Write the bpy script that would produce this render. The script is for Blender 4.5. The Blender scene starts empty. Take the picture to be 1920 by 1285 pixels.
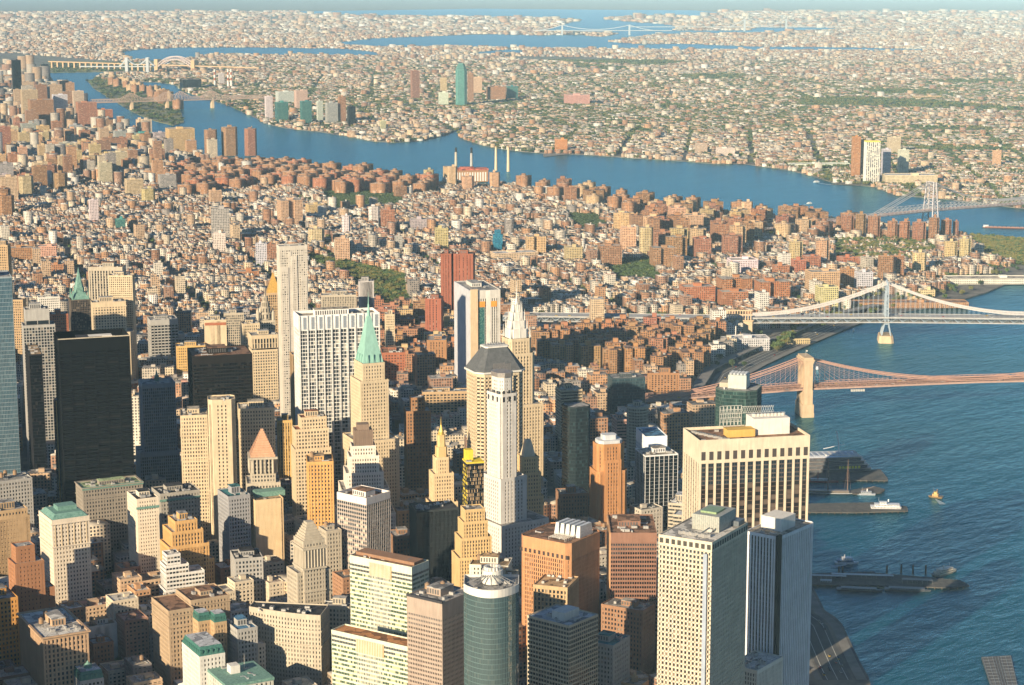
import bpy, math, random
import numpy as np
from mathutils import Vector, Matrix
random.seed(7); RNG = np.random.default_rng(7)
scene = bpy.context.scene
COL = scene.collection
D2R = math.radians
# ---------------------------------------------------------------- camera, sky, sun, exposure
CX, CY, CZ = -1011.9, -571.3, 610.5
FPX = 3784.7                     # focal length in photo pixels (1920 wide)
YAW, PITCH, ROLL = 0.901890884, 0.183133221, -0.000735
cam = bpy.data.cameras.new('camera')
camo = bpy.data.objects.new('camera', cam); COL.objects.link(camo); scene.camera = camo
cam.sensor_width = 36.0; cam.lens = 36.0 * FPX / 1920.0
cam.clip_start = 1.0; cam.clip_end = 200000.0
_f = np.array([math.sin(YAW)*math.cos(PITCH), math.cos(YAW)*math.cos(PITCH), -math.sin(PITCH)])
_r = np.array([math.cos(YAW), -math.sin(YAW), 0.0]); _u = np.cross(_r, _f)
_c, _s = math.cos(ROLL), math.sin(ROLL)
AX, AY, AZ = _c*_r + _s*_u, -_s*_r + _c*_u, _f
camo.matrix_world = Matrix(((AX[0], AY[0], -AZ[0], CX), (AX[1], AY[1], -AZ[1], CY), (AX[2], AY[2], -AZ[2], CZ), (0, 0, 0, 1)))
SUN_AZ, SUN_EL = 266.0, 18.0
world = bpy.data.worlds.new('World'); scene.world = world; world.use_nodes = True
wn = world.node_tree; bg = wn.nodes['Background']
sky = wn.nodes.new('ShaderNodeTexSky'); sky.sky_type = 'NISHITA'; sky.sun_disc = False
sky.sun_elevation = D2R(SUN_EL); sky.sun_rotation = D2R(SUN_AZ); sky.altitude = 300; sky.dust_density = 0.0; sky.ozone_density = 4.0
wn.links.new(sky.outputs[0], bg.inputs[0]); bg.inputs[1].default_value = 0.058
sl = bpy.data.lights.new('sun', 'SUN'); sl.energy = 5.0; sl.angle = D2R(0.5); sl.color = (1.0, 0.81, 0.56)
so = bpy.data.objects.new('sun', sl); COL.objects.link(so); so.location = (0, 0, 2000)
sd = Vector((math.sin(D2R(SUN_AZ))*math.cos(D2R(SUN_EL)), math.cos(D2R(SUN_AZ))*math.cos(D2R(SUN_EL)), math.sin(D2R(SUN_EL))))
so.rotation_euler = sd.to_track_quat('Z', 'Y').to_euler()
scene.render.engine = 'CYCLES'
scene.view_settings.view_transform = 'Standard'; scene.view_settings.look = 'None'
scene.view_settings.exposure = 0.95; scene.view_settings.gamma = 1.0
HAZE = 1.45e-5
# ---------------------------------------------------------------- geometry of the place (the survey camera above lets a photo pixel be located on the ground)
RE = 6371000 * 1.15
def gz(x, y): return -((x-CX)**2 + (y-CY)**2) / (2*RE)
def gnd(px, py, z=0.0):
    d = AX*((px-960)/FPX) - AY*((py-642.5)/FPX) + AZ
    t = (z-CZ)/d[2] if d[2] < 0 else 1e5
    for _ in range(25):
        r2 = (d[0]*t)**2 + (d[1]*t)**2
        t = (z - r2/(2*RE) - CZ)/d[2]
    return np.array([CX+d[0]*t, CY+d[1]*t])
def prj(x, y, z):
    v = np.array([x-CX, y-CY, z-CZ]); w = v@AZ
    return 960+FPX*(v@AX)/w, 642.5-FPX*(v@AY)/w
def zat(x, y, py):                # height above ground whose image row is py at place x, y
    lo, hi = -5.0, 600.0
    for _ in range(40):
        m = (lo+hi)/2
        if prj(x, y, gz(x, y)+m)[1] > py: lo = m
        else: hi = m
    return (lo+hi)/2
def inpoly(xs, ys, poly):
    xs = np.asarray(xs, float); ys = np.asarray(ys, float); c = np.zeros(xs.shape, bool); n = len(poly)
    for i in range(n):
        x1, y1 = poly[i]; x2, y2 = poly[(i+1) % n]
        if y1 == y2: continue
        c ^= ((y1 > ys) != (y2 > ys)) & (xs < (x2-x1)*(ys-y1)/(y2-y1)+x1)
    return c
def G(pts, z=0): return [tuple(gnd(a, b, z)) for a, b in pts]
# ---------------------------------------------------------------- materials
MATS = {}
PAL = dict(cream=(.54,.44,.30), tan=(.44,.31,.18), gold=(.55,.36,.14), brown=(.27,.155,.095), red=(.33,.125,.07), brick=(.32,.175,.09),
           orange=(.50,.23,.09), white=(.62,.60,.55), grey=(.36,.35,.33), dark=(.045,.045,.05), black=(.022,.022,.026), teal=(.06,.22,.23),
           blue=(.08,.20,.33), yellow=(.62,.47,.12), green=(.20,.36,.28), stone=(.42,.37,.29), silver=(.50,.52,.54), pink=(.50,.30,.24))
def nt(m):
    m.use_nodes = True; t = m.node_tree; return t, t.nodes['Principled BSDF']
def N(t, kind, **kw):
    n = t.nodes.new(kind)
    for k, v in kw.items(): setattr(n, k, v)
    return n
def math_n(t, op, a, b=None, c=None):
    n = t.nodes.new('ShaderNodeMath'); n.operation = op
    for i, v in enumerate((a, b, c)):
        if v is None: continue
        if isinstance(v, (int, float)): n.inputs[i].default_value = v
        else: t.links.new(v, n.inputs[i])
    return n.outputs[0]
def mixc(t, f, a, b, blend='MIX'):
    n = t.nodes.new('ShaderNodeMix'); n.data_type = 'RGBA'; n.blend_type = blend
    for s, v in ((n.inputs[0], f), (n.inputs[6], a), (n.inputs[7], b)):
        if isinstance(v, (int, float)): s.default_value = v
        elif isinstance(v, tuple): s.default_value = (*v[:3], 1)
        else: t.links.new(v, s)
    return n.outputs[2]
def noise(t, scale, vec=None, detail=3, rough=.6):
    n = N(t, 'ShaderNodeTexNoise'); n.inputs['Scale'].default_value = scale; n.inputs['Detail'].default_value = detail
    n.inputs['Roughness'].default_value = rough
    if vec is not None: t.links.new(vec, n.inputs['Vector'])
    return n.outputs[0]
def ramp(t, f, lo, hi):
    n = N(t, 'ShaderNodeMapRange'); t.links.new(f, n.inputs[0]); n.inputs[1].default_value = lo; n.inputs[2].default_value = hi
    return n.outputs[0]
def wallm(col, rough=.85, var=.22):
    c = PAL[col] if isinstance(col, str) else col
    key = ('w', tuple(round(v, 3) for v in c), rough, var)
    if key in MATS: return MATS[key]
    m = bpy.data.materials.new('masonry'); t, b = nt(m)
    tc = N(t, 'ShaderNodeTexCoord')
    mp = N(t, 'ShaderNodeMapping'); mp.inputs['Scale'].default_value = (.5, .5, .06); t.links.new(tc.outputs['Object'], mp.inputs[0])
    a = noise(t, 1.0, mp.outputs[0], 4); d = noise(t, .09, tc.outputs['Object'], 2)
    s = math_n(t, 'ADD', math_n(t, 'MULTIPLY', a, .6), math_n(t, 'MULTIPLY', d, .4))
    f = ramp(t, s, .3, .7)
    lo = tuple(v*(1-var) for v in c); hi = tuple(min(1, v*(1+var*.6)) for v in c)
    t.links.new(mixc(t, f, lo, hi), b.inputs['Base Color']); b.inputs['Roughness'].default_value = rough; b.inputs['Specular IOR Level'].default_value = .12
    MATS[key] = m; return m
def glassm(col=(.014,.02,.026), blind=(.22,.19,.15), frac=.17, rough=.12, wob=.3):
    key = ('g', col, blind, frac, rough, wob)
    if key in MATS: return MATS[key]
    m = bpy.data.materials.new('window_glass'); t, b = nt(m)
    uv = N(t, 'ShaderNodeUVMap'); fl = N(t, 'ShaderNodeVectorMath', operation='FLOOR'); t.links.new(uv.outputs[0], fl.inputs[0])
    wn_ = N(t, 'ShaderNodeTexWhiteNoise', noise_dimensions='2D'); t.links.new(fl.outputs[0], wn_.inputs['Vector'])
    r = wn_.outputs['Value']
    isb = math_n(t, 'LESS_THAN', r, frac)
    v = math_n(t, 'MULTIPLY_ADD', wn_.outputs['Color'], 3*wob, 1-1.5*wob)
    base = mixc(t, 1.0, col, v, 'MULTIPLY')
    t.links.new(mixc(t, isb, base, blind), b.inputs['Base Color'])
    b.inputs['Roughness'].default_value = rough; b.inputs['IOR'].default_value = 1.45 if wob >= .3 else 2.1
    # each pane sits very slightly out of true
    geo = N(t, 'ShaderNodeNewGeometry'); vm = N(t, 'ShaderNodeVectorMath', operation='SUBTRACT'); t.links.new(wn_.outputs['Color'], vm.inputs[0]); vm.inputs[1].default_value = (.5, .5, .5)
    sc = N(t, 'ShaderNodeVectorMath', operation='SCALE'); t.links.new(vm.outputs[0], sc.inputs[0]); sc.inputs['Scale'].default_value = .035
    ad = N(t, 'ShaderNodeVectorMath', operation='ADD'); t.links.new(geo.outputs['Normal'], ad.inputs[0]); t.links.new(sc.outputs[0], ad.inputs[1])
    t.links.new(ad.outputs[0], b.inputs['Normal'])
    MATS[key] = m; return m
def roofm(col):
    c = PAL[col] if isinstance(col, str) else col
    key = ('r', c)
    if key in MATS: return MATS[key]
    m = bpy.data.materials.new('roofing'); t, b = nt(m); tc = N(t, 'ShaderNodeTexCoord')
    a = noise(t, .12, tc.outputs['Object'], 5, .7); d = noise(t, 1.3, tc.outputs['Object'], 3)
    f = ramp(t, math_n(t, 'ADD', math_n(t, 'MULTIPLY', a, .7), math_n(t, 'MULTIPLY', d, .3)), .35, .65)
    vo = N(t, 'ShaderNodeTexVoronoi'); vo.inputs['Scale'].default_value = .16; t.links.new(tc.outputs['Object'], vo.inputs['Vector'])
    sx = N(t, 'ShaderNodeSeparateColor'); t.links.new(vo.outputs['Color'], sx.inputs[0])
    ve = N(t, 'ShaderNodeTexVoronoi', feature='DISTANCE_TO_EDGE'); ve.inputs['Scale'].default_value = .16; t.links.new(tc.outputs['Object'], ve.inputs['Vector'])
    base = mixc(t, f, tuple(v*.55 for v in c), tuple(min(1, v*1.2) for v in c))
    patch = mixc(t, math_n(t, 'GREATER_THAN', sx.outputs[0], .72), base, mixc(t, 1.0, base, (.45, .45, .47), 'MULTIPLY'))
    t.links.new(mixc(t, math_n(t, 'LESS_THAN', ve.outputs[0], .03), patch, mixc(t, 1.0, patch, (.5, .5, .5), 'MULTIPLY')), b.inputs['Base Color'])
    b.inputs['Roughness'].default_value = .9; b.inputs['Specular IOR Level'].default_value = .2; MATS[key] = m; return m
def metalm(c, rough=.45, metal=.3):
    c = PAL[c] if isinstance(c, str) else c
    key = ('m', c, rough, metal)
    if key in MATS: return MATS[key]
    m = bpy.data.materials.new('painted_metal'); t, b = nt(m); tc = N(t, 'ShaderNodeTexCoord')
    f = ramp(t, noise(t, .6, tc.outputs['Object'], 4), .3, .7)
    t.links.new(mixc(t, f, tuple(v*.75 for v in c), tuple(min(1, v*1.15) for v in c)), b.inputs['Base Color'])
    b.inputs['Roughness'].default_value = rough; b.inputs['Metallic'].default_value = metal; MATS[key] = m; return m
def copperm():
    if 'cu' in MATS: return MATS['cu']
    m = bpy.data.materials.new('green_copper'); t, b = nt(m); tc = N(t, 'ShaderNodeTexCoord')
    f = ramp(t, noise(t, .5, tc.outputs['Object'], 5, .7), .35, .65)
    t.links.new(mixc(t, f, (.07, .17, .14), (.18, .32, .27)), b.inputs['Base Color']); b.inputs['Roughness'].default_value = .7
    MATS['cu'] = m; return m
def citym():
    """wall and roof of the plain city blocks: colour per building, windows drawn in metres of wall"""
    if 'city' in MATS: return MATS['city']
    m = bpy.data.materials.new('city_masonry'); t, b = nt(m)
    at = N(t, 'ShaderNodeAttribute', attribute_name='Col'); uv = N(t, 'ShaderNodeUVMap'); sp = N(t, 'ShaderNodeSeparateXYZ'); t.links.new(uv.outputs[0], sp.inputs[0])
    geo = N(t, 'ShaderNodeNewGeometry'); sn = N(t, 'ShaderNodeSeparateXYZ'); t.links.new(geo.outputs['True Normal'], sn.inputs[0])
    wallf = math_n(t, 'LESS_THAN', math_n(t, 'ABSOLUTE', sn.outputs[2]), .5)
    bx = math_n(t, 'DIVIDE', sp.outputs[0], 3.6); by = math_n(t, 'DIVIDE', sp.outputs[1], 3.7)
    fx = math_n(t, 'FRACT', bx); fy = math_n(t, 'FRACT', by)
    wx = math_n(t, 'LESS_THAN', math_n(t, 'ABSOLUTE', math_n(t, 'SUBTRACT', fx, .5)), .27)
    wy = math_n(t, 'LESS_THAN', math_n(t, 'ABSOLUTE', math_n(t, 'SUBTRACT', fy, .5)), .30)
    win = math_n(t, 'MULTIPLY', math_n(t, 'MULTIPLY', wx, wy), wallf)
    cb = N(t, 'ShaderNodeCombineXYZ'); t.links.new(math_n(t, 'FLOOR', bx), cb.inputs[0]); t.links.new(math_n(t, 'FLOOR', by), cb.inputs[1])
    wnn = N(t, 'ShaderNodeTexWhiteNoise', noise_dimensions='2D'); t.links.new(cb.outputs[0], wnn.inputs['Vector'])
    wc = mixc(t, math_n(t, 'LESS_THAN', wnn.outputs[0], .15), (.02, .025, .03), (.20, .19, .17))
    tc = N(t, 'ShaderNodeTexCoord'); n1 = ramp(t, noise(t, .15, tc.outputs['Object'], 4, .7), .3, .7)
    base = mixc(t, 1.0, at.outputs[0], mixc(t, n1, (.72, .72, .72), (1.15, 1.13, 1.1)), 'MULTIPLY')
    t.links.new(mixc(t, win, base, wc), b.inputs['Base Color'])
    t.links.new(math_n(t, 'MULTIPLY_ADD', win, -.6, .88), b.inputs['Roughness'])
    b.inputs['Specular IOR Level'].default_value = .2; MATS['city'] = m; return m
# ---------------------------------------------------------------- mesh collecting
class MB:
    def __init__(s): s.v = []; s.f = []; s.uv = []; s.m = []
    def quad(s, a, b, c, d, uv=None, m=0):
        n = len(s.v); s.v += [a, b, c, d]; s.f.append((n, n+1, n+2, n+3)); s.m.append(m)
        s.uv += uv if uv else [(0, 0), (1, 0), (1, 1), (0, 1)]
    def poly(s, pts, m=0):
        n = len(s.v); s.v += list(pts); s.f.append(tuple(range(n, n+len(pts)))); s.m.append(m); s.uv += [(p[0], p[1]) for p in pts]
    def box(s, x0, x1, y0, y1, z0, z1, m=0, bottom=False):
        p = [(x0,y0),(x1,y0),(x1,y1),(x0,y1)]; s.prism(p, z0, z1, m, bottom)
    def prism(s, poly, z0, z1, m=0, bottom=False, top=True):
        n = len(poly); u = 0
        for i in range(n):
            a, b = poly[i], poly[(i+1) % n]; L = math.dist(a, b)
            s.quad((a[0],a[1],z0), (b[0],b[1],z0), (b[0],b[1],z1), (a[0],a[1],z1), [(u,0),(u+L,0),(u+L,z1-z0),(u,z1-z0)], m); u += L
        if top: s.poly([(p[0],p[1],z1) for p in poly], m)
        if bottom: s.poly([(p[0],p[1],z0) for p in reversed(poly)], m)
    def frustum(s, p0, z0, p1, z1, m=0, top=True):
        n = len(p0)
        for i in range(n):
            a, b = p0[i], p0[(i+1) % n]; c, d = p1[(i+1) % n], p1[i]
            s.quad((a[0],a[1],z0), (b[0],b[1],z0), (c[0],c[1],z1), (d[0],d[1],z1), None, m)
        if top: s.poly([(p[0],p[1],z1) for p in p1], m)
    def bar(s, a, b, w, h=None, m=0):
        h = h or w; a = Vector(a); b = Vector(b); d = (b-a)
        if d.length < 1e-6: return
        d.normalize(); up = Vector((0,0,1)) if abs(d.z) < .98 else Vector((1,0,0))
        x = d.cross(up).normalized(); y = x.cross(d).normalized(); x *= w/2; y *= h/2
        A = [a-x-y, a+x-y, a+x+y, a-x+y]; B = [b-x-y, b+x-y, b+x+y, b-x+y]
        for i in range(4): s.quad(tuple(A[i]), tuple(A[(i+1)%4]), tuple(B[(i+1)%4]), tuple(B[i]), None, m)
        s.quad(*[tuple(q) for q in reversed(A)], None, m); s.quad(*[tuple(q) for q in B], None, m)
    def cyl(s, cx, cy, z0, z1, r0, r1=None, n=12, m=0, top=True):
        r1 = r0 if r1 is None else r1
        P = lambda r: [(cx+r*math.cos(2*math.pi*i/n), cy+r*math.sin(2*math.pi*i/n)) for i in range(n)]
        s.frustum(P(r0), z0, P(r1), z1, m, top and r1 > .01)
    def build(s, name, mats, parent=None, loc=None, rot=None):
        me = bpy.data.meshes.new(name); me.from_pydata(s.v, [], s.f)
        if not isinstance(mats, (list, tuple)): mats = [mats]
        for q in mats: me.materials.append(q)
        if len(mats) > 1: me.polygons.foreach_set('material_index', s.m)
        ul = me.uv_layers.new(name='UVMap'); ul.data.foreach_set('uv', np.asarray(s.uv, np.float32).ravel())
        o = bpy.data.objects.new(name, me); COL.objects.link(o)
        if parent: o.parent = parent
        if loc is not None: o.location = loc
        if rot is not None: o.rotation_euler = (0, 0, rot)
        return o
def tag(o, label=None, cat=None, group=None, kind=None):
    for k, v in (('label', label), ('category', cat), ('group', group), ('kind', kind)):
        if v: o[k] = v
    return o
def empty(name, loc, rz=0, label=None, cat=None, group=None):
    o = bpy.data.objects.new(name, None); COL.objects.link(o); o.location = loc; o.rotation_euler = (0, 0, rz); o.empty_display_size = 5
    return tag(o, label, cat, group)
def copy_obj(o, parent=None):
    c = o.copy(); COL.objects.link(c)
    if parent: c.parent = parent
    return c
def offset(poly, d):             # inward offset of a convex counter-clockwise polygon
    n = len(poly); out = []
    for i in range(n):
        p0, p1, p2 = poly[i-1], poly[i], poly[(i+1) % n]
        e1 = (p1[0]-p0[0], p1[1]-p0[1]); e2 = (p2[0]-p1[0], p2[1]-p1[1])
        l1 = math.hypot(*e1); l2 = math.hypot(*e2)
        n1 = (-e1[1]/l1, e1[0]/l1); n2 = (-e2[1]/l2, e2[0]/l2)
        k = 1 + n1[0]*n2[0] + n1[1]*n2[1]; k = max(k, .2)
        out.append((p1[0]+(n1[0]+n2[0])/k*d, p1[1]+(n1[1]+n2[1])/k*d))
    return out
def rect(x0, x1, y0, y1): return [(x0,y0),(x1,y0),(x1,y1),(x0,y1)]
def chamfer(x0, x1, y0, y1, c): return [(x0+c,y0),(x1-c,y0),(x1,y0+c),(x1,y1-c),(x1-c,y1),(x0+c,y1),(x0,y1-c),(x0,y0+c)]
# ---------------------------------------------------------------- facade: glass core, piers and spandrels in real relief
ST = dict(bay=3.2, pw=1.3, fl=3.8, sp=1.7, pd=.6, sd=.4, cr=2.5)
def style(**k): d = dict(ST); d.update(k); return d
def facade(wb, gb, rb, poly, z0, z1, st, belts=(), roof=True, par=1.0, pane=None):
    """wb wall MB, gb glass MB, rb roof MB"""
    pd = st['pd']; core = offset(poly, pd); n = len(poly); cr = st['cr']; m = max(1, round((z1-z0-cr)/st['fl'])); fh = (z1-z0-cr)/m
    sdp = offset(poly, pd-st['sd'])
    for i in range(n):
        a, b = poly[i], poly[(i+1) % n]; L = math.dist(a, b)
        if L < .5: continue
        dx, dy = (b[0]-a[0])/L, (b[1]-a[1])/L; nx, ny = dy, -dx
        nb = max(1, round(L/st['bay'])); bw = L/nb
        c, d = core[i], core[(i+1) % n]
        s0 = i*37.0
        gb.quad((c[0],c[1],z0), (d[0],d[1],z0), (d[0],d[1],z1-cr+.1), (c[0],c[1],z1-cr+.1), [(s0,0),(s0+nb,0),(s0+nb,m+.01),(s0,m+.01)])
        pw = min(st['pw'], bw*.9)
        if pw > .05:
            for k in range(nb+1):
                t0 = k*bw-pw/2; t1 = k*bw+pw/2
                pe = pw/2 if n > 8 else pw
                if k == 0: t0, t1 = 0, pe
                if k == nb: t0, t1 = L-pe, L
                P = lambda t, o: (a[0]+dx*t-nx*o, a[1]+dy*t-ny*o)
                f0, f1, g0, g1 = P(t0, 0), P(t1, 0), P(t0, pd), P(t1, pd)
                zt = z1-cr+.02
                wb.quad((*f0,z0), (*f1,z0), (*f1,zt), (*f0,zt), None, st.get('pm', 0))
                if k > 0: wb.quad((*g0,z0), (*f0,z0), (*f0,zt), (*g0,zt), None, st.get('pm', 0))
                if k < nb: wb.quad((*f1,z0), (*g1,z0), (*g1,zt), (*f1,zt), None, st.get('pm', 0))
        e, f = sdp[i], sdp[(i+1) % n]
        if st['sp'] > .02:
            mi = st.get('sm', 0)
            for j in range(m+1):
                za = z0+j*fh-(st['sp']*.5 if j else 0); zb = z0+j*fh+st['sp']*.5
                if j == m: zb = z1-cr+.01
                wb.quad((*e,za), (*f,za), (*f,zb), (*e,zb), None, mi)
                wb.quad((*e,zb), (*f,zb), (*d,zb), (*c,zb), None, mi)
                wb.quad((*c,za), (*d,za), (*f,za), (*e,za), None, mi)
    cm = st.get('cm', 0)
    wb.prism(offset(poly, -.06), z1-cr, z1, cm, bottom=True, top=False)
    for bz, bh, bo in belts: ring(wb, poly, z0+(z1-z0)*bz if bz <= 1 else z0+bz, bh, bo, cm)
    inn = offset(poly, .45); zr = z1-par
    out = offset(poly, -.06)
    for i in range(n):
        j = (i+1) % n
        wb.quad((*out[i],z1), (*out[j],z1), (*inn[j],z1), (*inn[i],z1), None, cm)
        wb.quad((*inn[i],z1), (*inn[j],z1), (*inn[j],zr), (*inn[i],zr), None, cm)
    if roof: rb.poly([(*p, zr) for p in inn])
def ring(wb, poly, z, h, o, m=0):
    out = offset(poly, -o); n = len(poly)
    for i in range(n):
        j = (i+1) % n
        wb.quad((*out[i],z), (*out[j],z), (*out[j],z+h), (*out[i],z+h), None, m)
        wb.quad((*out[i],z+h), (*out[j],z+h), (*poly[j],z+h), (*poly[i],z+h), None, m)
        wb.quad((*poly[i],z), (*poly[j],z), (*out[j],z), (*out[i],z), None, m)
# ---------------------------------------------------------------- ground, water, haze
def cut_sheet(name, polys, z, mat, kind='structure', skirt=None, par=None, lab=None, step=None):
    import bmesh
    bm = bmesh.new()
    from mathutils.geometry import delaunay_2d_cdt
    for poly in polys:
        n = len(poly); V_, _, F_, _, _, _ = delaunay_2d_cdt([Vector((p[0], p[1])) for p in poly], [(i, (i+1) % n) for i in range(n)], [], 0, 1e-3)
        bv = [bm.verts.new((p[0], p[1], 0)) for p in V_]
        for f in F_:
            cc = sum((V_[i] for i in f), Vector((0, 0)))/len(f)
            if inpoly([cc.x], [cc.y], poly)[0]: bm.faces.new([bv[i] for i in f])
    bmesh.ops.delete(bm, geom=[v for v in bm.verts if not v.link_faces], context='VERTS')
    xs = [v.co.x for v in bm.verts]; ys = [v.co.y for v in bm.verts]
    st = step or 1500
    for ax, lo, hi in ((0, min(xs), max(xs)), (1, min(ys), max(ys))):
        p = math.floor(lo/st)*st+st
        while p < hi:
            co = [0,0,0]; co[ax] = p; no = [0,0,0]; no[ax] = 1
            bmesh.ops.bisect_plane(bm, geom=bm.verts[:]+bm.edges[:]+bm.faces[:], plane_co=co, plane_no=no)
            p += st if abs(p) < 20000 else st*3
    for v in bm.verts: v.co.z = gz(v.co.x, v.co.y)+z
    bmesh.ops.recalc_face_normals(bm, faces=bm.faces[:])
    for f in bm.faces:
        if f.normal.z < 0: f.normal_flip()
    if skirt:
        be = [e for e in bm.edges if len(e.link_faces) == 1]
        r = bmesh.ops.extrude_edge_only(bm, edges=be)
        for v in r['geom']:
            if isinstance(v, bmesh.types.BMVert): v.co.z -= skirt
    me = bpy.data.meshes.new(name); bm.to_mesh(me); bm.free(); me.materials.append(mat)
    o = bpy.data.objects.new(name, me); COL.objects.link(o); tag(o, kind=kind); return o
def waterm():
    m = bpy.data.materials.new('water'); t, b = nt(m); tc = N(t, 'ShaderNodeTexCoord')
    n1 = noise(t, .004, tc.outputs['Object'], 4)
    t.links.new(mixc(t, ramp(t, n1, .3, .7), (.0, .038, .058), (.001, .052, .076)), b.inputs['Base Color'])
    b.inputs['Roughness'].default_value = .25; b.inputs['IOR'].default_value = 1.33; b.inputs['Specular IOR Level'].default_value = .6; b.inputs['Specular Tint'].default_value = (.12, .55, 1.0, 1)
    mp = N(t, 'ShaderNodeMapping'); mp.inputs['Rotation'].default_value = (0, 0, .6); mp.inputs['Scale'].default_value = (1, 2.2, 1); t.links.new(tc.outputs['Object'], mp.inputs[0])
    w1 = noise(t, .035, mp.outputs[0], 5, .65); w2 = noise(t, .006, mp.outputs[0], 3)
    h = math_n(t, 'ADD', math_n(t, 'MULTIPLY', w1, 4.5), math_n(t, 'MULTIPLY', w2, 8))
    bp = N(t, 'ShaderNodeBump'); bp.inputs['Strength'].default_value = .9; bp.inputs['Distance'].default_value = 1.0
    t.links.new(h, bp.inputs['Height']); 
    dif = N(t, 'ShaderNodeBsdfDiffuse'); glo = N(t, 'ShaderNodeBsdfGlossy'); fr = N(t, 'ShaderNodeFresnel'); mx = N(t, 'ShaderNodeMixShader')
    col = b.inputs['Base Color'].links[0].from_socket; t.links.new(col, dif.inputs['Color']); glo.inputs['Color'].default_value = (.36, .70, .86, 1); glo.inputs['Roughness'].default_value = .22; fr.inputs['IOR'].default_value = 1.4
    for q in (dif, glo, fr): t.links.new(bp.outputs[0], q.inputs['Normal'])
    t.links.new(fr.outputs[0], mx.inputs[0]); t.links.new(dif.outputs[0], mx.inputs[1]); t.links.new(glo.outputs[0], mx.inputs[2])
    t.links.new(mx.outputs[0], t.nodes['Material Output'].inputs['Surface']); t.nodes.remove(b)
    return m
WATER = waterm()
def landm():
    m = bpy.data.materials.new('city_ground'); t, b = nt(m); tc = N(t, 'ShaderNodeTexCoord')
    a = noise(t, .02, tc.outputs['Object'], 5, .7); d = noise(t, .0012, tc.outputs['Object'], 4)
    c1 = mixc(t, ramp(t, a, .42, .6), (.075, .073, .07), (.17, .15, .125))
    c2 = mixc(t, ramp(t, noise(t, .008, tc.outputs['Object'], 6, .7), .5, .62), c1, (.09, .11, .055))
    far = N(t, 'ShaderNodeVectorMath', operation='LENGTH'); t.links.new(tc.outputs['Object'], far.inputs[0])
    ff = ramp(t, far.outputs['Value'], 3500, 6000)
    t.links.new(mixc(t, ff, c1, c2), b.inputs['Base Color']); b.inputs['Roughness'].default_value = .95
    return m
LAND = landm()
def plain(name, c, c2=None, sc=.3, rough=.9):
    m = bpy.data.materials.new(name); t, b = nt(m); tc = N(t, 'ShaderNodeTexCoord')
    c2 = c2 or tuple(v*.65 for v in c)
    t.links.new(mixc(t, ramp(t, noise(t, sc, tc.outputs['Object'], 5, .7), .35, .65), c2, c), b.inputs['Base Color']); b.inputs['Roughness'].default_value = rough
    return m
# water: one curved sheet out past the horizon
wm = MB(); radii = [0, 400, 800, 1400, 2200, 3200, 4500, 6000, 8000, 10500, 13500, 17000, 21000, 26000, 32000, 39000, 47000, 56000, 66000, 77000, 90000]
NA = 72
wm.v = [(CX+r*math.cos(2*math.pi*k/NA), CY+r*math.sin(2*math.pi*k/NA), -r*r/(2*RE)) for r in radii for k in range(NA)]
for i in range(len(radii)-1):
    for k in range(NA):
        a = i*NA+k; b_ = i*NA+(k+1) % NA; wm.f.append((a, b_, b_+NA, a+NA) if i else (0, b_+NA, a+NA)[0:3]); 
wm.uv = []
me = bpy.data.meshes.new('river_water'); me.from_pydata(wm.v, [], [tuple(reversed(f)) if False else f for f in wm.f]); me.materials.append(WATER)
import bmesh as _bm
_b = _bm.new(); _b.from_mesh(me); _bm.ops.remove_doubles(_b, verts=_b.verts[:], dist=.01)
for f in _b.faces:
    f.normal_update()
    if f.normal.z < 0: f.normal_flip()
_b.to_mesh(me); _b.free()
ro = bpy.data.objects.new('river_water', me); COL.objects.link(ro); tag(ro, kind='structure')
# land
def pol(az, r): a = D2R(az); return (CX+r*math.sin(a), CY+r*math.cos(a))
SHORE_M = [(1640,1320),(1629,1275),(1615,1250),(1599,1217),(1579,1174),(1566,1161),(1546,1148),(1533,1121),(1516,1090),(1506,1050),(1490,985),(1462,920),(1430,860),(1404,810),(1386,765),(1384,735),(1400,705),(1440,683),(1500,655),(1563,628),(1600,612),(1633,600),(1700,585),(1770,574),(1850,550),(1925,518),(2000,490),(2010,460),(1920,450),(1860,444),(1800,440),(1760,438),(1700,426),(1640,422),(1540,416),(1400,402),(1300,389),(1200,381),(1130,368),(1060,358),(1000,351),(960,349),(900,347),(830,347),(760,343),(700,336),(590,326),(480,316),(370,300),(355,272),(300,257),(230,236),(205,222),(180,205),(150,188),(120,170),(100,152),(92,140),(90,127)]
SHORE_Q = [(225,116),(300,119),(345,112),(352,105),(330,112),(318,122),(300,131),(285,138),(240,139),(185,143),(178,148),(240,153),(300,155),(330,160),(345,172),(380,184),(395,188),(420,195),(450,208),(480,222),(500,233),(530,240),(560,244),(600,248),
  (660,258),(700,266),(740,268),(790,265),(820,258),(850,248),(868,238),(880,240),(862,246),(858,253),(870,262),(900,272),(940,280),(980,285),(1030,289),(1080,290),(1140,294),(1200,298),(1280,303),(1340,308),(1395,308),(1420,312),(1480,320),(1520,330),
  (1560,343),(1600,347),(1640,352),(1680,367),(1760,373),(1827,381),(1900,390),(2000,402),(2200,425)]
MAN = [pol(35, 500), pol(60, 850), *G([(1760,1560)]), *G(SHORE_M)]
QUE = G(SHORE_Q)
land_poly = MAN + QUE + [pol(78, 6500), pol(82, 20000), pol(80, 80000), pol(65, 80000), pol(52, 80000), pol(40, 80000), pol(25, 80000), pol(10, 30000), pol(10, 5000), pol(18, 1500)]
cut_sheet('city_land', [land_poly], 2.0, LAND, skirt=3.2, step=2500)
ROOS = [(162,150),(175,166),(195,178),(215,190),(235,203),(262,217),(292,228),(325,236),(345,230),(340,212),(322,195),(300,182),(270,168),(245,158),(210,150)]
GRASS = plain('park_grass', (.10,.13,.04), (.05,.075,.025), .03)
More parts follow.
